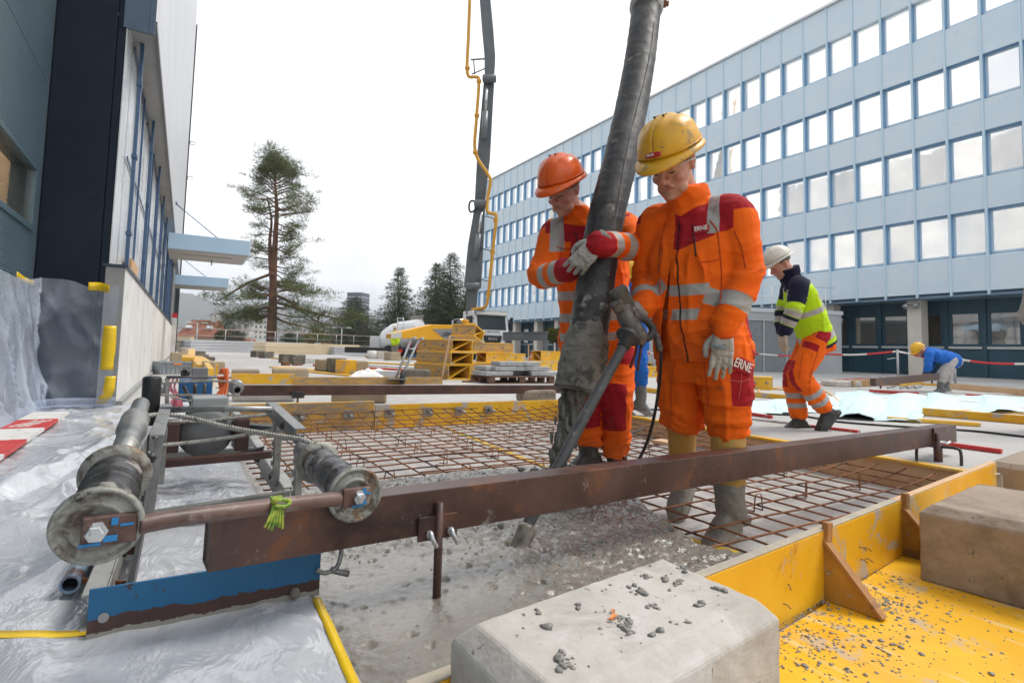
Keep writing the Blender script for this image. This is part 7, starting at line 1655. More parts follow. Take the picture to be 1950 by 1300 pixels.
# boom
BM = thing('concrete_boom', 'tall grey concrete pump boom with a thin yellow pipe rising out of sight', 'boom', tuple(at(897, 595, D=34)))
dB = 34.0
def bp(x, y, d=0): return at(x, y, D=dB+d)
def arm(p, w, label, m=m_bg_):
    b = MB(); P = [V(q) for q in p]; vs = []
    for i, q in enumerate(P):
        d = (P[min(i+1, len(P)-1)]-P[max(0, i-1)]).normalized(); x = V(*_r); x = (x-d*x.dot(d)).normalized(); y = d.cross(x); vs += [q+x*w[i]*1.15*sx+y*w[i]*.8*sy for sx, sy in ((-1, -1), (1, -1), (1, 1), (-1, 1))]
    b.add(vs, [(4*i+k, 4*i+(k+1) % 4, 4*i+4+(k+1) % 4, 4*i+4+k) for i in range(len(P)-1) for k in range(4)]+[(3, 2, 1, 0), (4*len(P)-4, 4*len(P)-3, 4*len(P)-2, 4*len(P)-1)]); return b.build(label, m, BM, .02)
arm([bp(897, 600), bp(900, 545)], [.26, .30], 'pedestal'); arm([bp(900, 548), bp(906, 470), bp(915, 385)], [.44, .40, .26], 'lower_arm'); arm([bp(913, 395, .4), bp(921, 300, .3), bp(932, 148)], [.26, .34, .27], 'middle_arm'); arm([bp(932, 150), bp(933, 110), bp(929, 60), bp(923, -8), bp(915, -80)], [.25, .29, .30, .28, .26], 'upper_arm')
for (a_, b2) in (((905, 492), (918, 400)), ((921, 265), (928, 160))):
    b = MB(); b.cyl(bp(*a_, -.55), bp((a_[0]+b2[0])/2, (a_[1]+b2[1])/2, -.55), .17, n=12); b.build('cylinder', mat('ram_grey', (.16, .17, .18), .35, .3), BM); b = MB(); b.cyl(bp((a_[0]+b2[0])/2, (a_[1]+b2[1])/2, -.55), bp(*b2, -.55), .08, n=10); b.build('piston', mat('chrome', (.6, .61, .62), .15, 1), BM)
for (x, y, r_) in ((916, 388, .34), (932, 150, .36), (900, 545, .34)): b = MB(); b.lathe(bp(x, y, -.5), tuple(V(*_r)), [(-.42, r_*.4), (-.38, r_*.68), (.38, r_*.68), (.42, r_*.4)], 14); b.build('joint', mat('joint_grey', (.12, .13, .14), .45), BM)
b = MB(); b.tube(spline([bp(898, 590, -.5), bp(908, 588, -.6), bp(924, 584, -.7), bp(930, 560, -.7), bp(938, 480, -.7), bp(945, 415, -.7), bp(939, 407, -.7), bp(928, 402, -.7), bp(929, 375, -.6), bp(934, 345, -.6), bp(928, 330, -.6), bp(905, 290, -.6), bp(907, 230, -.6), bp(912, 155, -.6), bp(905, 147, -.6), bp(890, 140, -.6), bp(892, 70, -.6), bp(895, -10, -.6)], 4), .10, 8); pi = b.build('pipe', mat('pipe_yellow', (.62, .30, .02), .45), BM)
for (x, y) in ((938, 480), (944, 420), (905, 290), (908, 220), (912, 155), (890, 130), (930, 560)): b = MB(); b.sphere(bp(x, y, -.6), .17, 8); b.build('pipe_clamp', MATS['pipe_yellow'], pi)
for (x0, y0, x1, y1) in ((912, 472, 938, 478), (918, 410, 940, 416), (906, 530, 933, 536)): b = MB(); b.cyl(bp(x0, y0, -.3), bp(x1, y1, -.65), .035, n=6); b.build('pipe_bracket', m_bg_, BM)
b = MB(); b.tube(spline([bp(912, 385, -.4), bp(897, 383, -.6), bp(893, 395, -.6), bp(897, 404, -.6), bp(908, 398, -.4)], 5), .06, 6); b.build('hydraulic_hose', m_blk, BM)
b = MB(); b.cyl(bp(932, 112), bp(896, 114), .05, n=6); b.cyl(bp(902, 114), bp(904, 142), .045, n=6); b.cyl(bp(898, 142), bp(930, 128), .04, n=6); b.build('bracket', m_bg_, BM)
# mixer truck
dM = 36.0
MT = thing('mixer_truck', 'white concrete mixer truck behind the yellow outrigger', 'truck', (at(765, 680, D=dM).x, at(765, 680, D=dM).y, TZ)); mq = lambda x, y, d=0: at(x, y, D=dM+d)
a0, a1 = mq(726, 668, 1.5), mq(800, 620, -.5); dd = (a1-a0); Ln = dd.length; dd.normalize(); b = MB(); b.lathe(a0, dd, [(0, .4), (.15, .78), (Ln*.35, 1.08), (Ln*.5, 1.10), (Ln*.85, .68), (Ln, .45)], 28); b.build('drum', m_tw, MT)
for s in (.3, .62): b = MB(); b.lathe(a0+dd*Ln*s, dd, [(0, 1.06 if s < .5 else .97), (.03, 1.09 if s < .5 else .99), (.10, 1.09 if s < .5 else .96)], 28); b.build('drum_band', mat('band_grey', (.45, .46, .46), .5), MT)
b = MB(); b.prism([mq(776, 612), mq(800, 606), mq(806, 622), mq(786, 628)], V(*_f)*1.0); b.prism([mq(782, 602), mq(802, 600), mq(800, 607), mq(780, 613)], V(*_f)*1.1); b.build('hopper', m_mortar, MT, .03)
b = MB()
for x in (757, 768): b.cyl(mq(x, 605, -1), mq(x, 640, -1), .03, n=6)
for y in range(606, 640, 6): b.cyl(mq(757, y, -1), mq(768, y, -1), .025, n=6)
b.build('ladder', m_tw, MT)
b = MB(); b.box(mq(758, 668, .3), (6.5, 1.6, .35), math.atan2(-_r0[1]*-1, _r0[0])*-1*0+math.atan2(_r0[1], _r0[0])); b.build('chassis', m_blk, MT)
for x in (742, 752, 784): b = MB(); p_ = mq(x, 671, -.8); b.lathe(p_, tuple(-V(_f[0], _f[1], 0)), [(-.15, .3), (-.15, .46), (.12, .48), (.14, .35), (.10, .2)], 18); b.build('wheel', m_blk, MT)
b = MB(); b.box(mq(727, 655, 1), (1.2, 1.6, 1.0), math.atan2(_r0[1], _r0[0])); b.build('chute_guard', m_tw, MT, .04)
b = MB(); b.box(mq(761, 668, -1), (.35, .1, .2), math.atan2(_r0[1], _r0[0])); b.build('tail_light', mat('tail_red', (.7, .03, .02), .3), MT)
# steel beam on posts
SB = thing('steel_trestle', 'grey steel I beam on two posts standing right of the truck', 'trestle', (at(1000, 680, D=24).x, at(1000, 680, D=24).y, TZ)); e0, e1 = at(958, 640, D=25), at(1042, 640, D=23)
b = MB()
for dz in (-.17, .17): b.bar(e0+V(0, 0, dz), e1+V(0, 0, dz), .2, .03)
b.bar(e0, e1, .02, .33); b.build('beam', m_bg_, SB)
for s in (.1, .97): b = MB(); p_ = e0.lerp(e1, s); b.bar((p_.x, p_.y, TZ), p_-V(0, 0, .185), .16, .16); b.build('post', m_bg_, SB)
# ================================================================== SITE CLUTTER
G = lambda x, y, z=TZ: at(x, y, z=z)
RZ = math.atan2(_r0[1], _r0[0])            # picture-parallel direction
def block(x0, x1, yb, h, m, label, dep=.3, rz=None, grp=None, name='concrete_block', bev=.03):
    a, c_ = G(x0, yb), G(x1, yb); W_ = (c_-a).length; ang = math.atan2(c_.y-a.y, c_.x-a.x); n = V(-math.sin(ang), math.cos(ang), 0); c = (a+c_)/2+n*dep/2; b = MB(); b.box((c.x, c.y, TZ+h/2), (W_, dep, h), ang+(rz or 0)); o = b.build(name, m, bevel=bev); return tag(o, label, 'block', grp)
m_bk3 = pm('dark_block', (.11, .095, .075), (.17, .15, .12), scale=5, rough=.95, bump=.5, bscale=30, bdist=.008, layers=[((.25, .23, .19), 6, .58, .7)])
m_bk4 = pm('tan_block', (.33, .26, .17), (.40, .33, .23), scale=3, rough=.9, bump=.35, bscale=40)
block(384, 410, 716, .28, m_bk4, 'tan concrete block with a white spot beside the grey crate', .3); block(404, 428, 712, .25, m_bk4, 'tan block tucked behind the one with the white spot', .3)
block(370, 410, 692, .2, m_bk3, 'dark block third back along the hall wall', .3); block(362, 398, 684, .18, m_bk3, 'dark block fourth back along the hall wall', .3); block(360, 392, 675, .18, m_bk3, 'farthest dark block along the hall wall', .3)
block(324, 346, 702, .38, m_bk4, 'square tan block against the plinth behind the crate', .3); block(343, 358, 690, .45, m_conblk, 'upright pale block behind the square tan one', .3)
block(440, 494, 721, .16, m_conblk2, 'long low block left of the one with rusty scrap on it', .35); BS = block(518, 588, 723, .2, m_bk4, 'long tan block carrying a rusty scrap of steel', .35)
p = G(545, 716); b = MB(); b.box((p.x, p.y+.15, TZ+.24), (.14, .12, .07), .4); b.box((p.x+.22, p.y+.12, TZ+.225), (.2, .14, .03), .8); tag(b.build('steel_scrap', m_rustb, bevel=.005), 'rusty scrap of steel lying on the long tan block', 'scrap')
block(538, 556, 691, .3, m_bk3, 'left one of two dark blocks on a yellow board, mid terrace', .35); block(558, 582, 693, .3, m_bk3, 'right one of two dark blocks on a yellow board, mid terrace', .35)
block(605, 628, 708, .3, m_bk4, 'smooth grey tan block left of a rough mossy one', .35); block(627, 660, 710, .34, m_bk3, 'rough mossy block beside a yellow box end', .35); block(671, 702, 713, .3, m_bk4, 'tan block right of the yellow box end', .35)
block(487, 506, 680, .3, m_bk3, 'left one of two far dark blocks below the cream panels', .4); block(503, 522, 682, .3, m_bk3, 'right one of two far dark blocks below the cream panels', .4)
block(775, 820, 723, .2, m_bk3, 'dark flat block behind the hand truck wheel', .35); block(719, 738, 683, .4, m_conblk, 'pale block near the mixer truck wheels', .5); block(744, 763, 686, .4, m_bk4, 'tan block standing near the mixer truck', .5)
block(630, 736, 768, .17, m_bk4, 'long timber coloured block under the rear beam', .2); block(440, 560, 765, .13, m_conblk, 'long grey block under the left of the rear beam', .2); block(992, 1060, 766, .15, m_conblk2, 'grey brown block under the right end of the rear beam', .25)
block(1593, 1642, 737, .13, m_conblk, 'low pale block on the terrace behind the cyan mats', .4)
def plank(x0, y0, x1, y1, wd, h, m, label, z=TZ, name='plank', cat='plank', bev=.003):
    a, c_ = G(x0, y0, z), G(x1, y1, z); b = MB(); b.bar(a+V(0, 0, h/2+.003), c_+V(0, 0, h/2+.003), wd, h); return tag(b.build(name, m, bevel=bev), label, cat)
plank(440, 731, 560, 731, .04, .16, m_ply, 'left yellow board standing on edge behind the rear beam'); plank(558, 733, 842, 731, .04, .12, m_plyold, 'long low yellow board on edge behind the rear beam')
plank(530, 700, 700, 716, .5, .03, m_ply, 'flat yellow board under the two dark mid terrace blocks', bev=0); plank(590, 707, 745, 722, .55, .03, m_ply, 'flat yellow board under the mossy block', bev=0)
plank(648, 712, 668, 714, .25, .32, m_ply, 'upright yellow box end between two blocks')
plank(520, 683, 852, 699, .25, .05, m_ply, 'long yellow plank in the far group of boards'); plank(580, 690, 858, 706, .2, .05, m_white, 'long white plank in the far group of boards'); plank(600, 697, 850, 712, .16, .06, m_red, 'long red pole in the far group of boards', bev=0); plank(560, 686, 700, 690, .3, .08, m_white, 'short white board at the left of the far group'); plank(640, 702, 860, 718, .22, .05, m_ply, 'nearest yellow plank of the far group'); plank(700, 681, 860, 689, .3, .12, m_plyold, 'yellow beam lying by the mixer truck')
plank(395, 715, 372, 690, .35, .2, m_ply, 'yellow formwork piece between the blocks along the hall'); plank(400, 735, 388, 707, .08, .25, m_ply, 'thin yellow board leaning along the hall side blocks'); plank(352, 700, 364, 672, .4, .25, m_ply, 'yellow formwork piece behind the upright pale block')
plank(420, 738, 560, 741, .3, .015, m_paleply, 'pale plywood sheet lying behind the second winch')
# profiles and insulation by the parapet
def bundle(x0, x1, yb, h, D, m, label, name, cat, dep=1.2, lines=0):
    a, c_ = at(x0, yb, D=D), at(x1, yb, D=D); dn = V(*_f); ang = math.atan2(wd.y, wd.x); a.z = TZ; W_ = (x1-x0)*D/FPX/abs(wd.dot(V(*_r0)))*.96; c = a+wd*W_/2+wn*dep/2; B = thing(name, label, cat, (c.x, c.y, TZ)); n = max(1, lines)
    for k in range(n): b = MB(); b.box((c.x, c.y, TZ+h*(k+.5)/n), (W_, dep, h/n-.02), ang); b.build('profile' if lines else 'panel', m, B, .01)
    return B
m_prof = pm('zinc_profile', (.50, .51, .54), (.58, .59, .62), scale=.6, rough=.35, metal=.3, bump=.02)
bundle(362, 505, 679, .78, 36, m_prof, 'stack of long pale grey metal profiles left of the cream panels', 'profile_stack', 'metal profiles', lines=4); bundle(636, 722, 680, .55, 38, m_prof, 'stack of pale grey metal profiles right of the cream panels', 'profile_stack', 'metal profiles', lines=3)
bundle(505, 633, 677, .72, 34, pm('cream_insulation', (.66, .54, .36), (.60, .49, .32), scale=3, rough=.8, sc=(2, 2, 12)), 'stack of cream insulation panels lying before the parapet', 'insulation_stack', 'insulation panels', lines=5)
b = MB(); p = G(352, 668); b.box((p.x, p.y, TZ+.5), (.9, .5, 1.0), RZ); tag(b.build('insulation_board', MATS['cream_insulation']), 'cream insulation board standing at the end of the hall wall', 'insulation board')
# grey plastic crate
p0, p1 = G(304, 713), G(364, 712); W_ = (p1-p0).length; ang = math.atan2(p1.y-p0.y, p1.x-p0.x); ex, ey = arrow_basis(ang); C0 = (p0+p1)/2
CR = thing('plastic_crate', 'grey plastic crate with a small orange sticker beside the hall plinth', 'crate', tuple(C0)); mc = pm('crate_grey', (.27, .30, .33), (.31, .34, .37), scale=4, rough=.5); g2 = lambda a, f, z: C0+ex*a+ey*f+V(0, 0, z); Hc = .24; dpt = .4
b = MB(); b.box(g2(0, .008, Hc/2), (W_, .016, Hc), (ex, ey, V(0, 0, 1))); b.box(g2(0, dpt, Hc/2), (W_, .016, Hc), (ex, ey, V(0, 0, 1)))
for s in (-1, 1): b.box(g2(s*(W_/2-.008), dpt/2, Hc/2), (.016, dpt-.02, Hc), (ex, ey, V(0, 0, 1)))
b.box(g2(0, dpt/2, .01), (W_-.04, dpt-.03, .02), (ex, ey, V(0, 0, 1))); b.build('box', mc, CR)
b = MB(); b.box(g2(0, -.012, Hc-.012), (W_+.03, .022, .024), (ex, ey, V(0, 0, 1))); b.box(g2(0, -.010, Hc*.62), (W_+.01, .018, .014), (ex, ey, V(0, 0, 1)))
for k in range(7): b.box(g2((-.42+.14*k)*W_, -.008, Hc/2), (.012, .014, Hc-.05), (ex, ey, V(0, 0, 1)))
b.build('rib', mc, CR); b = MB(); b.box(g2(.02, -.022, Hc*.82), (.15, .003, .03), (ex, ey, V(0, 0, 1))); b.build('sticker', mat('orange_sticker', (.75, .25, .08), .5), CR)
# yellow formwork boxes (open ends with a slanted web)
def fbox(c, L_, Wd, Hh, ang, label, m_side=m_plyold, tilt=0.0, group='yellow formwork boxes'):
    B = thing('formwork_box', label, 'formwork box', tuple(c), group); ex, ey = arrow_basis(ang); up = V(0, 0, 1)
    if tilt: q = Matrix.Rotation(tilt, 3, ex); ey = q @ ey; up = q @ up
    AX = (ex, ey, up); h = lambda a, f, z: V(c)+ex*a+ey*f+up*z; th = .025
    b = MB(); b.box(h(0, -Wd/2+th/2, Hh/2), (L_, th, Hh-2*th-.002), AX); b.build('side_board', m_side, B, .002)
    b = MB(); b.box(h(0, Wd/2-th/2, Hh/2), (L_, th, Hh-2*th-.002), AX); b.build('side_board', m_ply, B, .002)
    b = MB(); b.box(h(0, .04, Hh-th/2), (L_, Wd+.1, th), AX); b.build('top_board', m_ply, B, .002); b = MB(); b.box(h(0, .02, th/2), (L_, Wd+.06, th), AX); b.build('bottom_board', m_ply, B, .002)
    b = MB(); b.prism([h(-L_/2+.02, -Wd/2+.03, th+.002), h(-L_/2+.02, -Wd/2+.07, th+.002), h(-L_/2+.02, Wd/2-.03, Hh-th-.002), h(-L_/2+.02, Wd/2-.07, Hh-th-.002)], ex*(L_-.04)); b.build('diagonal_web', m_ply, B)
    for s in (-.3, .25): b = MB(); b.lathe(h(s*L_, -Wd/2-.001, Hh*.55), -ey, [(0, .025), (.02, .022), (.03, .01)], 8); b.build('tie_nut', m_steel, B)
    return B
c0 = G(846, 722); ang = RZ+R(64)                     # boxes: long side runs back-left, open end towards the right
e0, e1 = G(790, 716), G(853, 724); av = math.atan2(e0.y-e1.y, e0.x-e1.x); L0 = (e0-e1).length
def fb_at(x0, y0, x1, y1, z, Wd, Hh, label, **k):
    p, q = G(x0, y0), G(x1, y1); L_ = (q-p).length; a = math.atan2(q.y-p.y, q.x-p.x); n = V(-math.sin(a), math.cos(a), 0); c = (p+q)/2+n*Wd/2; return fbox((c.x, c.y, TZ+z), L_, Wd, Hh, a, label, **k)
fb_at(788, 716, 853, 723, .0, .55, .30, 'lowest box of the tall yellow formwork stack'); fb_at(792, 716, 857, 723, .302, .55, .26, 'second box up in the tall yellow formwork stack'); fb_at(794, 716, 858, 722, .564, .55, .26, 'third box up in the tall yellow formwork stack'); fb_at(856, 717, 900, 719, .85, .5, .27, 'tilted box on the very top of the tall formwork stack', tilt=R(-16))
fb_at(897, 713, 985, 712, .0, .6, .30, 'brown sided lowest box right of the tall stack'); fb_at(925, 712, 1000, 712, .30, .55, .24, 'middle box of the pile right of the tall stack', m_side=m_ply); fb_at(900, 712, 976, 711, .545, .5, .26, 'upper box of the pile right of the tall stack')
fb_at(1008, 706, 1062, 705, .0, .5, .28, 'lower yellow box behind the pallet of slabs', m_side=m_ply); fb_at(1030, 704, 1078, 704, .29, .5, .34, 'upper yellow box behind the pallet of slabs', m_side=m_ply)
fb_at(1228, 718, 1256, 718, .0, .45, .28, 'yellow box seen between the two orange workers', m_side=m_ply); fb_at(1430, 741, 1470, 743, .0, .45, .24, 'single yellow box right of the front worker', m_side=m_ply); fb_at(1240, 700, 1268, 700, .0, .45, .2, 'farther yellow box seen between the two workers', m_side=m_ply)
b = MB(); p = G(915, 727); b.prism([(p.x, p.y, TZ), (p.x+.35, p.y+.1, TZ), (p.x+.28, p.y+.05, TZ+.22), (p.x-.06, p.y, TZ+.24)], V(.05, .06, 0)); tag(b.build('board_offcut', m_ply, bevel=.003), 'yellow board offcut leaning on the pallet', 'offcut'); plank(885, 728, 915, 724, .12, .03, m_wood, 'reddish timber scrap lying left of the pallet')
b = MB(); q0, q1 = G(842, 722), at(857, 640, D=9.3); b.bar((q0.x, q0.y, TZ+.03), q1, .035, .035); tag(b.build('prop_stick', m_paleply), 'slanting wooden stick with a red foot leaning on the tall stack', 'stick')
# pallet with slabs
p0, p1 = G(932, 731), G(1056, 730); W_ = (p1-p0).length; a = math.atan2(p1.y-p0.y, p1.x-p0.x); ex, ey = arrow_basis(a); AX = (ex, ey, V(0, 0, 1)); c = (p0+p1)/2
m_pal = pm('pallet_wood', (.10, .055, .035), (.16, .09, .06), scale=9, rough=.85, bump=.3)
PA = thing('pallet', 'dark wooden pallet carrying grey stone slabs', 'pallet', tuple(c)); h = lambda x, f, z: c+ex*x+ey*f+V(0, 0, z)
for f in (.06, .42, .78):
    for x in (-.46, 0, .46): b = MB(); b.box(h(x*W_, f, .07), (.13, .10, .09), AX); b.build('foot', m_pal, PA, .003)
    b = MB(); b.box(h(0, f, .012), (W_, .1, .02), AX); b.build('skid', m_pal, PA)
for k in range(6): b = MB(); b.box(h(0, .05+.146*k, .128), (W_, .11, .022), AX); b.build('deck_board', m_pal, PA)
m_sl = pm('slate_slab', (.30, .31, .31), (.40, .41, .41), scale=5, rough=.8, bump=.4, bscale=30, layers=[((.2, .2, .2), 8, .6, .7)])
for (x, f, z, l, w_, rr, lb_) in ((-.35, .3, .145, .42, .5, .1, 'thick slab at the left front of the pallet'), (.36, .28, .145, .40, .5, -.05, 'slab at the right front of the pallet'), (-.05, .5, .146, .5, .4, .2, 'slab in the middle at the bottom of the pile'), (.05, .35, .235, .85, .45, .02, 'long slab crossing the pile of slabs'), (.02, .36, .325, .62, .42, -.04, 'topmost pale slab of the pile'), (-.38, .45, .236, .25, .35, .3, 'short slab at the upper left of the pile')):
    b = MB(); b.box(h(x*W_, f, z+.04), (l*W_, w_, .078), a+rr); tag(b.build('stone_slab', m_sl, bevel=.008), lb_, 'slab')
# hand truck
HT = thing('hand_truck', 'grey tubular hand truck with red grips standing left of the formwork stack', 'hand truck', tuple(G(765, 722))); d_ = 9.5
for (x0, y0, x1, y1) in ((752, 722, 783, 648), (762, 723, 797, 649)):
    b = MB(); q = at(x0, y0, D=d_); b.tube(spline([q, at((x0+x1)/2, (y0+y1)/2, D=d_), at(x1, y1, D=d_+.2), at(x1+9, y1-5, D=d_+.1)], 5), .022, 8); b.build('frame_tube', MATS['galvanised'], HT)
    b = MB(); b.tube([at(x1-7, y1+17, D=d_+.2), at(x1-2, y1+4, D=d_+.2)], .03, 8); b.build('grip', m_red, HT)
for y in (664, 690, 712): b = MB(); b.cyl(at(783-(y-648)*.42, y, D=d_), at(797-(y-649)*.47, y, D=d_), .015, n=6); b.build('cross_bar', MATS['galvanised'], HT)
b = MB(); b.lathe(at(767, 718, D=d_-.1), tuple(V(*_r0)), [(-.03, .05), (-.03, .11), (.03, .11), (.03, .05)], 16); b.build('wheel', m_blk, HT); b = MB(); b.box(at(757, 721, D=d_-.15), (.3, .2, .015), RZ); b.build('toe_plate', m_steel, HT)
b = MB(); p = G(712, 722)
def bag(u, v_): return (p.x-.45+.9*u, p.y+.35*v_, TZ+.01+.16*max(0, math.sin(math.pi*u)*math.sin(math.pi*v_))**.6*(1+.6*fbm((u*5, v_*5, 2), 3)))
b.grid(bag, 24, 14); tag(b.build('plastic_bag', mat('white_film', (.75, .75, .74), .35)), 'crumpled white plastic bag left of the hand truck', 'bag')
b = MB(); b.box(tuple(G(735, 722)+V(0, .2, .08)), (.6, .3, .16), RZ); tag(b.build('steel_trough', m_prof, bevel=.01), 'pale grey steel trough beside the white bag', 'trough')
b = MB(); b.lathe(tuple(G(708, 683)), (0, 0, 1), [(0, .22), (.4, .24), (.42, .18)], 16); tag(b.build('tape_reel', m_white), 'white cable drum near the parapet', 'drum'); b = MB(); b.box(tuple(G(785, 684)+V(0, 0, .12)), (.5, .4, .22), RZ); tag(b.build('blue_crate', m_blue, bevel=.02), 'blue crate left of the formwork stack', 'crate')
CO = thing('traffic_cone', 'small orange and white cone right of the formwork pile', 'cone', tuple(G(1011, 686))); q = G(1011, 686); b = MB(); b.lathe(tuple(q), (0, 0, 1), [(0, .16), (.03, .16), (.04, .12), (.5, .03), (.52, .01)], 14); b.build('cone', mat('cone_orange', (.75, .14, .03), .5), CO); b = MB(); b.lathe(tuple(q+V(0, 0, .2)), (0, 0, 1), [(0, .092), (.1, .074)], 14); b.build('band', m_white, CO)
b = MB(); q = G(1006, 690); b.bar((q.x, q.y, TZ), (q.x, q.y, TZ+.95), .05, .05); tag(b.build('wooden_post', m_paleply), 'thin wooden post beside the small cone', 'post')
# ---------------- right hand side
m_mat = pm('cyan_fleece', (.52, .70, .72), (.60, .76, .77), scale=3, rough=.75, bump=.2, bscale=80)
def drain_mat(A_, B_, C_, D_, amp, seed, label):
    A_, B_, C_, D_ = [V(q) for q in (A_, B_, C_, D_)]
    def fn(u, v_):
        q = A_.lerp(B_, u).lerp(D_.lerp(C_, u), v_); e = min(1, 8*min(v_+.02, 1.02-v_, 1))
        return (q.x+.04*fbm((u*9, seed, v_), 2), q.y+.06*fbm((u*9, seed+3, v_*2), 2), TZ+.008+amp*max(0, .5+.5*math.sin(u*13+seed+2.2*v_+1.6*fbm((u*2, v_*1.2, seed), 2)))*(.3+.7*abs(math.sin(u*4+seed)))+.003*abs(fbm((u*14, v_*6, seed), 2)))
    b = MB(); b.grid(fn, 90, 26); o = b.build('drainage_mat', m_mat); s = o.modifiers.new('t', 'SOLIDIFY'); s.thickness = .006; tag(o, label, 'mat')
drain_mat(G(1416, 792), G(1600, 784), G(1590, 757), G(1420, 766), .03, 1.2, 'rippled cyan fleece mat behind the front worker, left part'); drain_mat(G(1560, 797), G(1752, 806), G(1800, 757), G(1590, 748), .07, 2.9, 'largest wavy cyan fleece mat behind the end of the near beam'); drain_mat(G(1735, 790), G(1965, 786), G(1965, 757), G(1770, 752), .05, 4.7, 'cyan fleece mat running out at the right edge')
plank(1690, 800, 1866, 812, .09, .035, m_ply, 'yellow plank lying past the end of the near beam'); plank(1758, 791, 1960, 808, .06, .085, m_ply, 'yellow board on edge at the right, worn along the bottom'); plank(1432, 755, 1532, 764, .07, .07, m_ply, 'yellow board on edge behind the cyan mats'); plank(1212, 744, 1260, 750, .06, .07, m_ply, 'yellow board glimpsed between the two workers')
plank(1790, 848, 1908, 864, .035, .03, m_red, 'red pole lying beyond the end of the near beam', name='pole', cat='pole'); plank(1520, 811, 1634, 824, .03, .02, m_red, 'thin red pole below the cyan mats', name='pole', cat='pole'); plank(1410, 788, 1470, 797, .03, .03, m_red, 'red end of a pole left of the walking man', name='pole', cat='pole'); plank(1410, 797, 1640, 823, .03, .02, m_white, 'white pole lying under the walking man', name='pole', cat='pole'); plank(1655, 747, 1750, 752, .05, .05, m_red, 'red pole left of the bent worker', name='pole', cat='pole'); plank(1840, 754, 1880, 757, .05, .04, m_red, 'red pole right of the bent worker', name='pole', cat='pole')
plank(1250, 842, 1300, 850, .12, .02, m_paleply, 'pale lath between the two workers at the recess edge')
plank(1500, 735, 1950, 752, .22, .012, m_white, 'long white strip across the terrace on the right')
def cable(pts, r, m, label, z=TZ+.01): b = MB(); b.tube(spline([G(x, y, z) for x, y in pts], 8), r, 6); tag(b.build('cable', m, bevel=0), label, 'cable')
cable([(1180, 778), (1300, 781), (1415, 786), (1520, 791), (1600, 803), (1735, 813), (1850, 820), (1960, 832)], .011, MATS['cable_black'], 'black cable crossing the terrace on the right')
cable([(1200, 800), (1300, 826), (1235, 850)], .009, MATS['cable_black'], 'black cable loop behind the rear worker at the recess edge', .01)
m_oc = mat('cable_orange', (.6, .11, .02), .5); m_yc = mat('cable_yellow', (.75, .40, .06), .5)
cable([(1452, 725), (1465, 738), (1490, 742), (1530, 748), (1470, 752), (1445, 742), (1500, 737), (1560, 741), (1590, 757), (1597, 765)], .012, m_yc, 'tangled orange yellow cable beside the single yellow box'); cable([(1580, 777), (1700, 789), (1850, 781), (1960, 788)], .010, m_yc, 'thin orange cable lying over the cyan mats'); cable([(1560, 738), (1600, 722), (1700, 724), (1640, 720), (1560, 731)], .012, m_oc, 'orange red cable by the low pale block'); cable([(1600, 765), (1750, 756), (1960, 778)], .008, mat('cable_pink', (.6, .25, .2), .5), 'thin pinkish cord over the mats')
# second pour at the far right
q0, q1 = at(1662, 722, D=9.6), at(1784, 712, D=11.0)
hollow(q0+V(0, 0, -.05), q1+V(0, 0, -.05), .09, .13, .005, m_rust, 'short rusty hollow beam in front of the bent blue worker')
plank(1622, 737, 1715, 733, .05, .14, m_plyold, 'old brown board left of the far yellow board'); plank(1715, 735, 1756, 731, .05, .20, m_ply, 'bright yellow board below the far beam'); plank(1806, 740, 1965, 755, .04, .13, m_paleply, 'long pale board right of the bent worker'); plank(1756, 733, 1965, 746, .06, .05, m_ply, 'yellow lath on top of the pale board at far right')
for i, x in enumerate((1690, 1714, 1728, 1742)):
    p = G(x, 741); b = MB(); b.tube([(p.x, p.y, TZ+.03), (p.x+.5, p.y+.08, TZ+.05)], .018, 8); tag(b.build('spacer_tube', m_steel), ('leftmost', 'second', 'third', 'rightmost')[i]+' grey tube of the row below the far beam', 'tube')
for (x, y, d_) in ((1677, 740, 9.7), (1775, 733, 10.8)):
    p = G(x, y); jack((p.x, p.y), TZ+.25, 'screw jack under the %s end of the far beam' % ('near' if x < 1700 else 'far'), rod=.02).location.z = 0
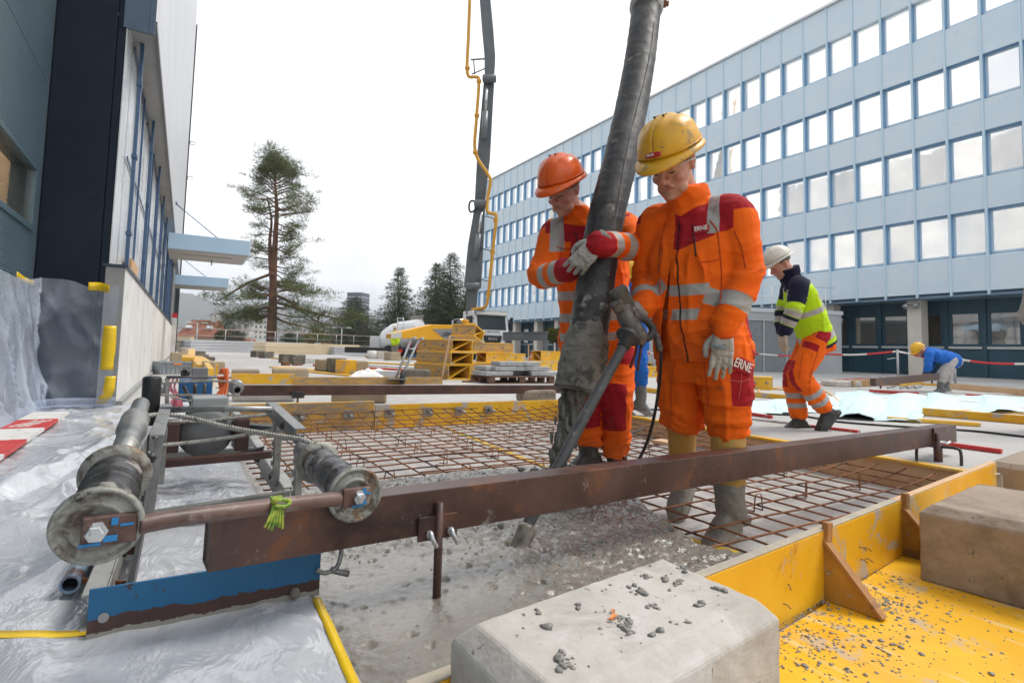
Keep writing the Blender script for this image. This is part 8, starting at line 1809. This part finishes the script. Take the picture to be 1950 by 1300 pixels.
# barrier tape on posts
m_bt = NT('barrier_tape'); v = m_bt.pos(); z = m_bt.n('SeparateXYZ'); m_bt.l(m_bt.n('NewGeometry').outputs['Position'], z.inputs[0]); s_ = m_bt.math('FRACT', m_bt.math('MULTIPLY', m_bt.math('SUBTRACT', z.outputs[0], z.outputs[1]), .75)); m_bt.set(Base_Color=m_bt.mix(m_bt.math('GREATER_THAN', s_, .5), (.72, .70, .69), (.62, .03, .035)), Roughness=.4); m_bt = m_bt.m
TPS = [at(x, y, D=d_) for x, y, d_ in ((1160, 668, 22), (1440, 672, 20), (1560, 672, 17.5), (1709, 667, 15.5), (1725, 670, 15.5), (1800, 678, 15), (1965, 691, 13))]
for i in range(len(TPS)-1):
    if i in (1,) or (i == 3): pass
    a, c_ = TPS[i], TPS[i+1]; b = MB(); sag = V(0, 0, -.06 if i != 3 else -.0); tw = V(0, 0, .055)
    P = spline([a, (a+c_)/2+sag, c_], 6); b.add([q for p in P for q in (p, p-tw)], [(2*k, 2*k+1, 2*k+3, 2*k+2) for k in range(len(P)-1)], True); o = b.build('barrier_tape', m_bt); s = o.modifiers.new('t', 'SOLIDIFY'); s.thickness = .002
    tag(o, ('red white tape left of and behind the front worker', 'red white tape between front worker and walking man', 'red white tape left of the tape post', 'short red white tape knotted round the tape post', 'red white tape behind the bent blue worker', 'red white tape running out at the right edge')[i], 'barrier tape')
def tpost(x, yt, D, label):
    p = at(x, yt, D=D); TP = thing('tape_post', label, 'post', (p.x, p.y, TZ)); b = MB(); b.cyl((p.x, p.y, TZ), tuple(p), .03, n=8); b.build('post', MATS['galvanised'], TP)
    for dz in (.25, .75): b = MB(); b.cyl((p.x-.35, p.y+.1, TZ+dz*(p.z-TZ)-.05), (p.x+.05, p.y, TZ+dz*(p.z-TZ)), .012, n=6); b.build('hook', MATS['galvanised'], TP)
tpost(1709, 665, 15.5, 'galvanised tape post left of the bent worker'); tpost(1818, 690, 15.0, 'low tape post behind the bent worker legs')
BP = thing('blue_pipe', 'bright blue bent plastic pipe sticking out of the terrace at far right', 'pipe', tuple(G(1873, 713))); p = G(1873, 713); b = MB(); b.tube(spline([p, p+V(0, 0, .35), p+V(.15, -.1, .62), p+V(.6, -.35, .72), p+V(.95, -.5, .68)], 6), .045, 10); b.build('pipe', mat('pipe_blue', (.03, .33, .62), .4), BP)
b = MB(); p = G(1865, 714); b.box((p.x, p.y, TZ+.4), (.12, .12, .8), 0); tag(b.build('timber_stake', m_conblk, bevel=.01), 'short grey stake left of the blue pipe', 'stake')
# air: a closed box of faint haze round the place
hz_ = MB(); hz_.bb((-3600, -650, -4.5), (3600, 7100, 185)); ho = hz_.build('haze', bpy.data.materials.new('haze'), org=(0, 0, -4.5)); stuff(ho)
m_ = ho.data.materials[0]; m_.use_nodes = True; m_.node_tree.nodes.clear(); o_ = m_.node_tree.nodes.new('ShaderNodeOutputMaterial'); pv = m_.node_tree.nodes.new('ShaderNodeVolumePrincipled'); pv.inputs['Color'].default_value = (.80, .86, .95, 1); pv.inputs['Density'].default_value = .00055; m_.node_tree.links.new(pv.outputs[0], o_.inputs['Volume'])
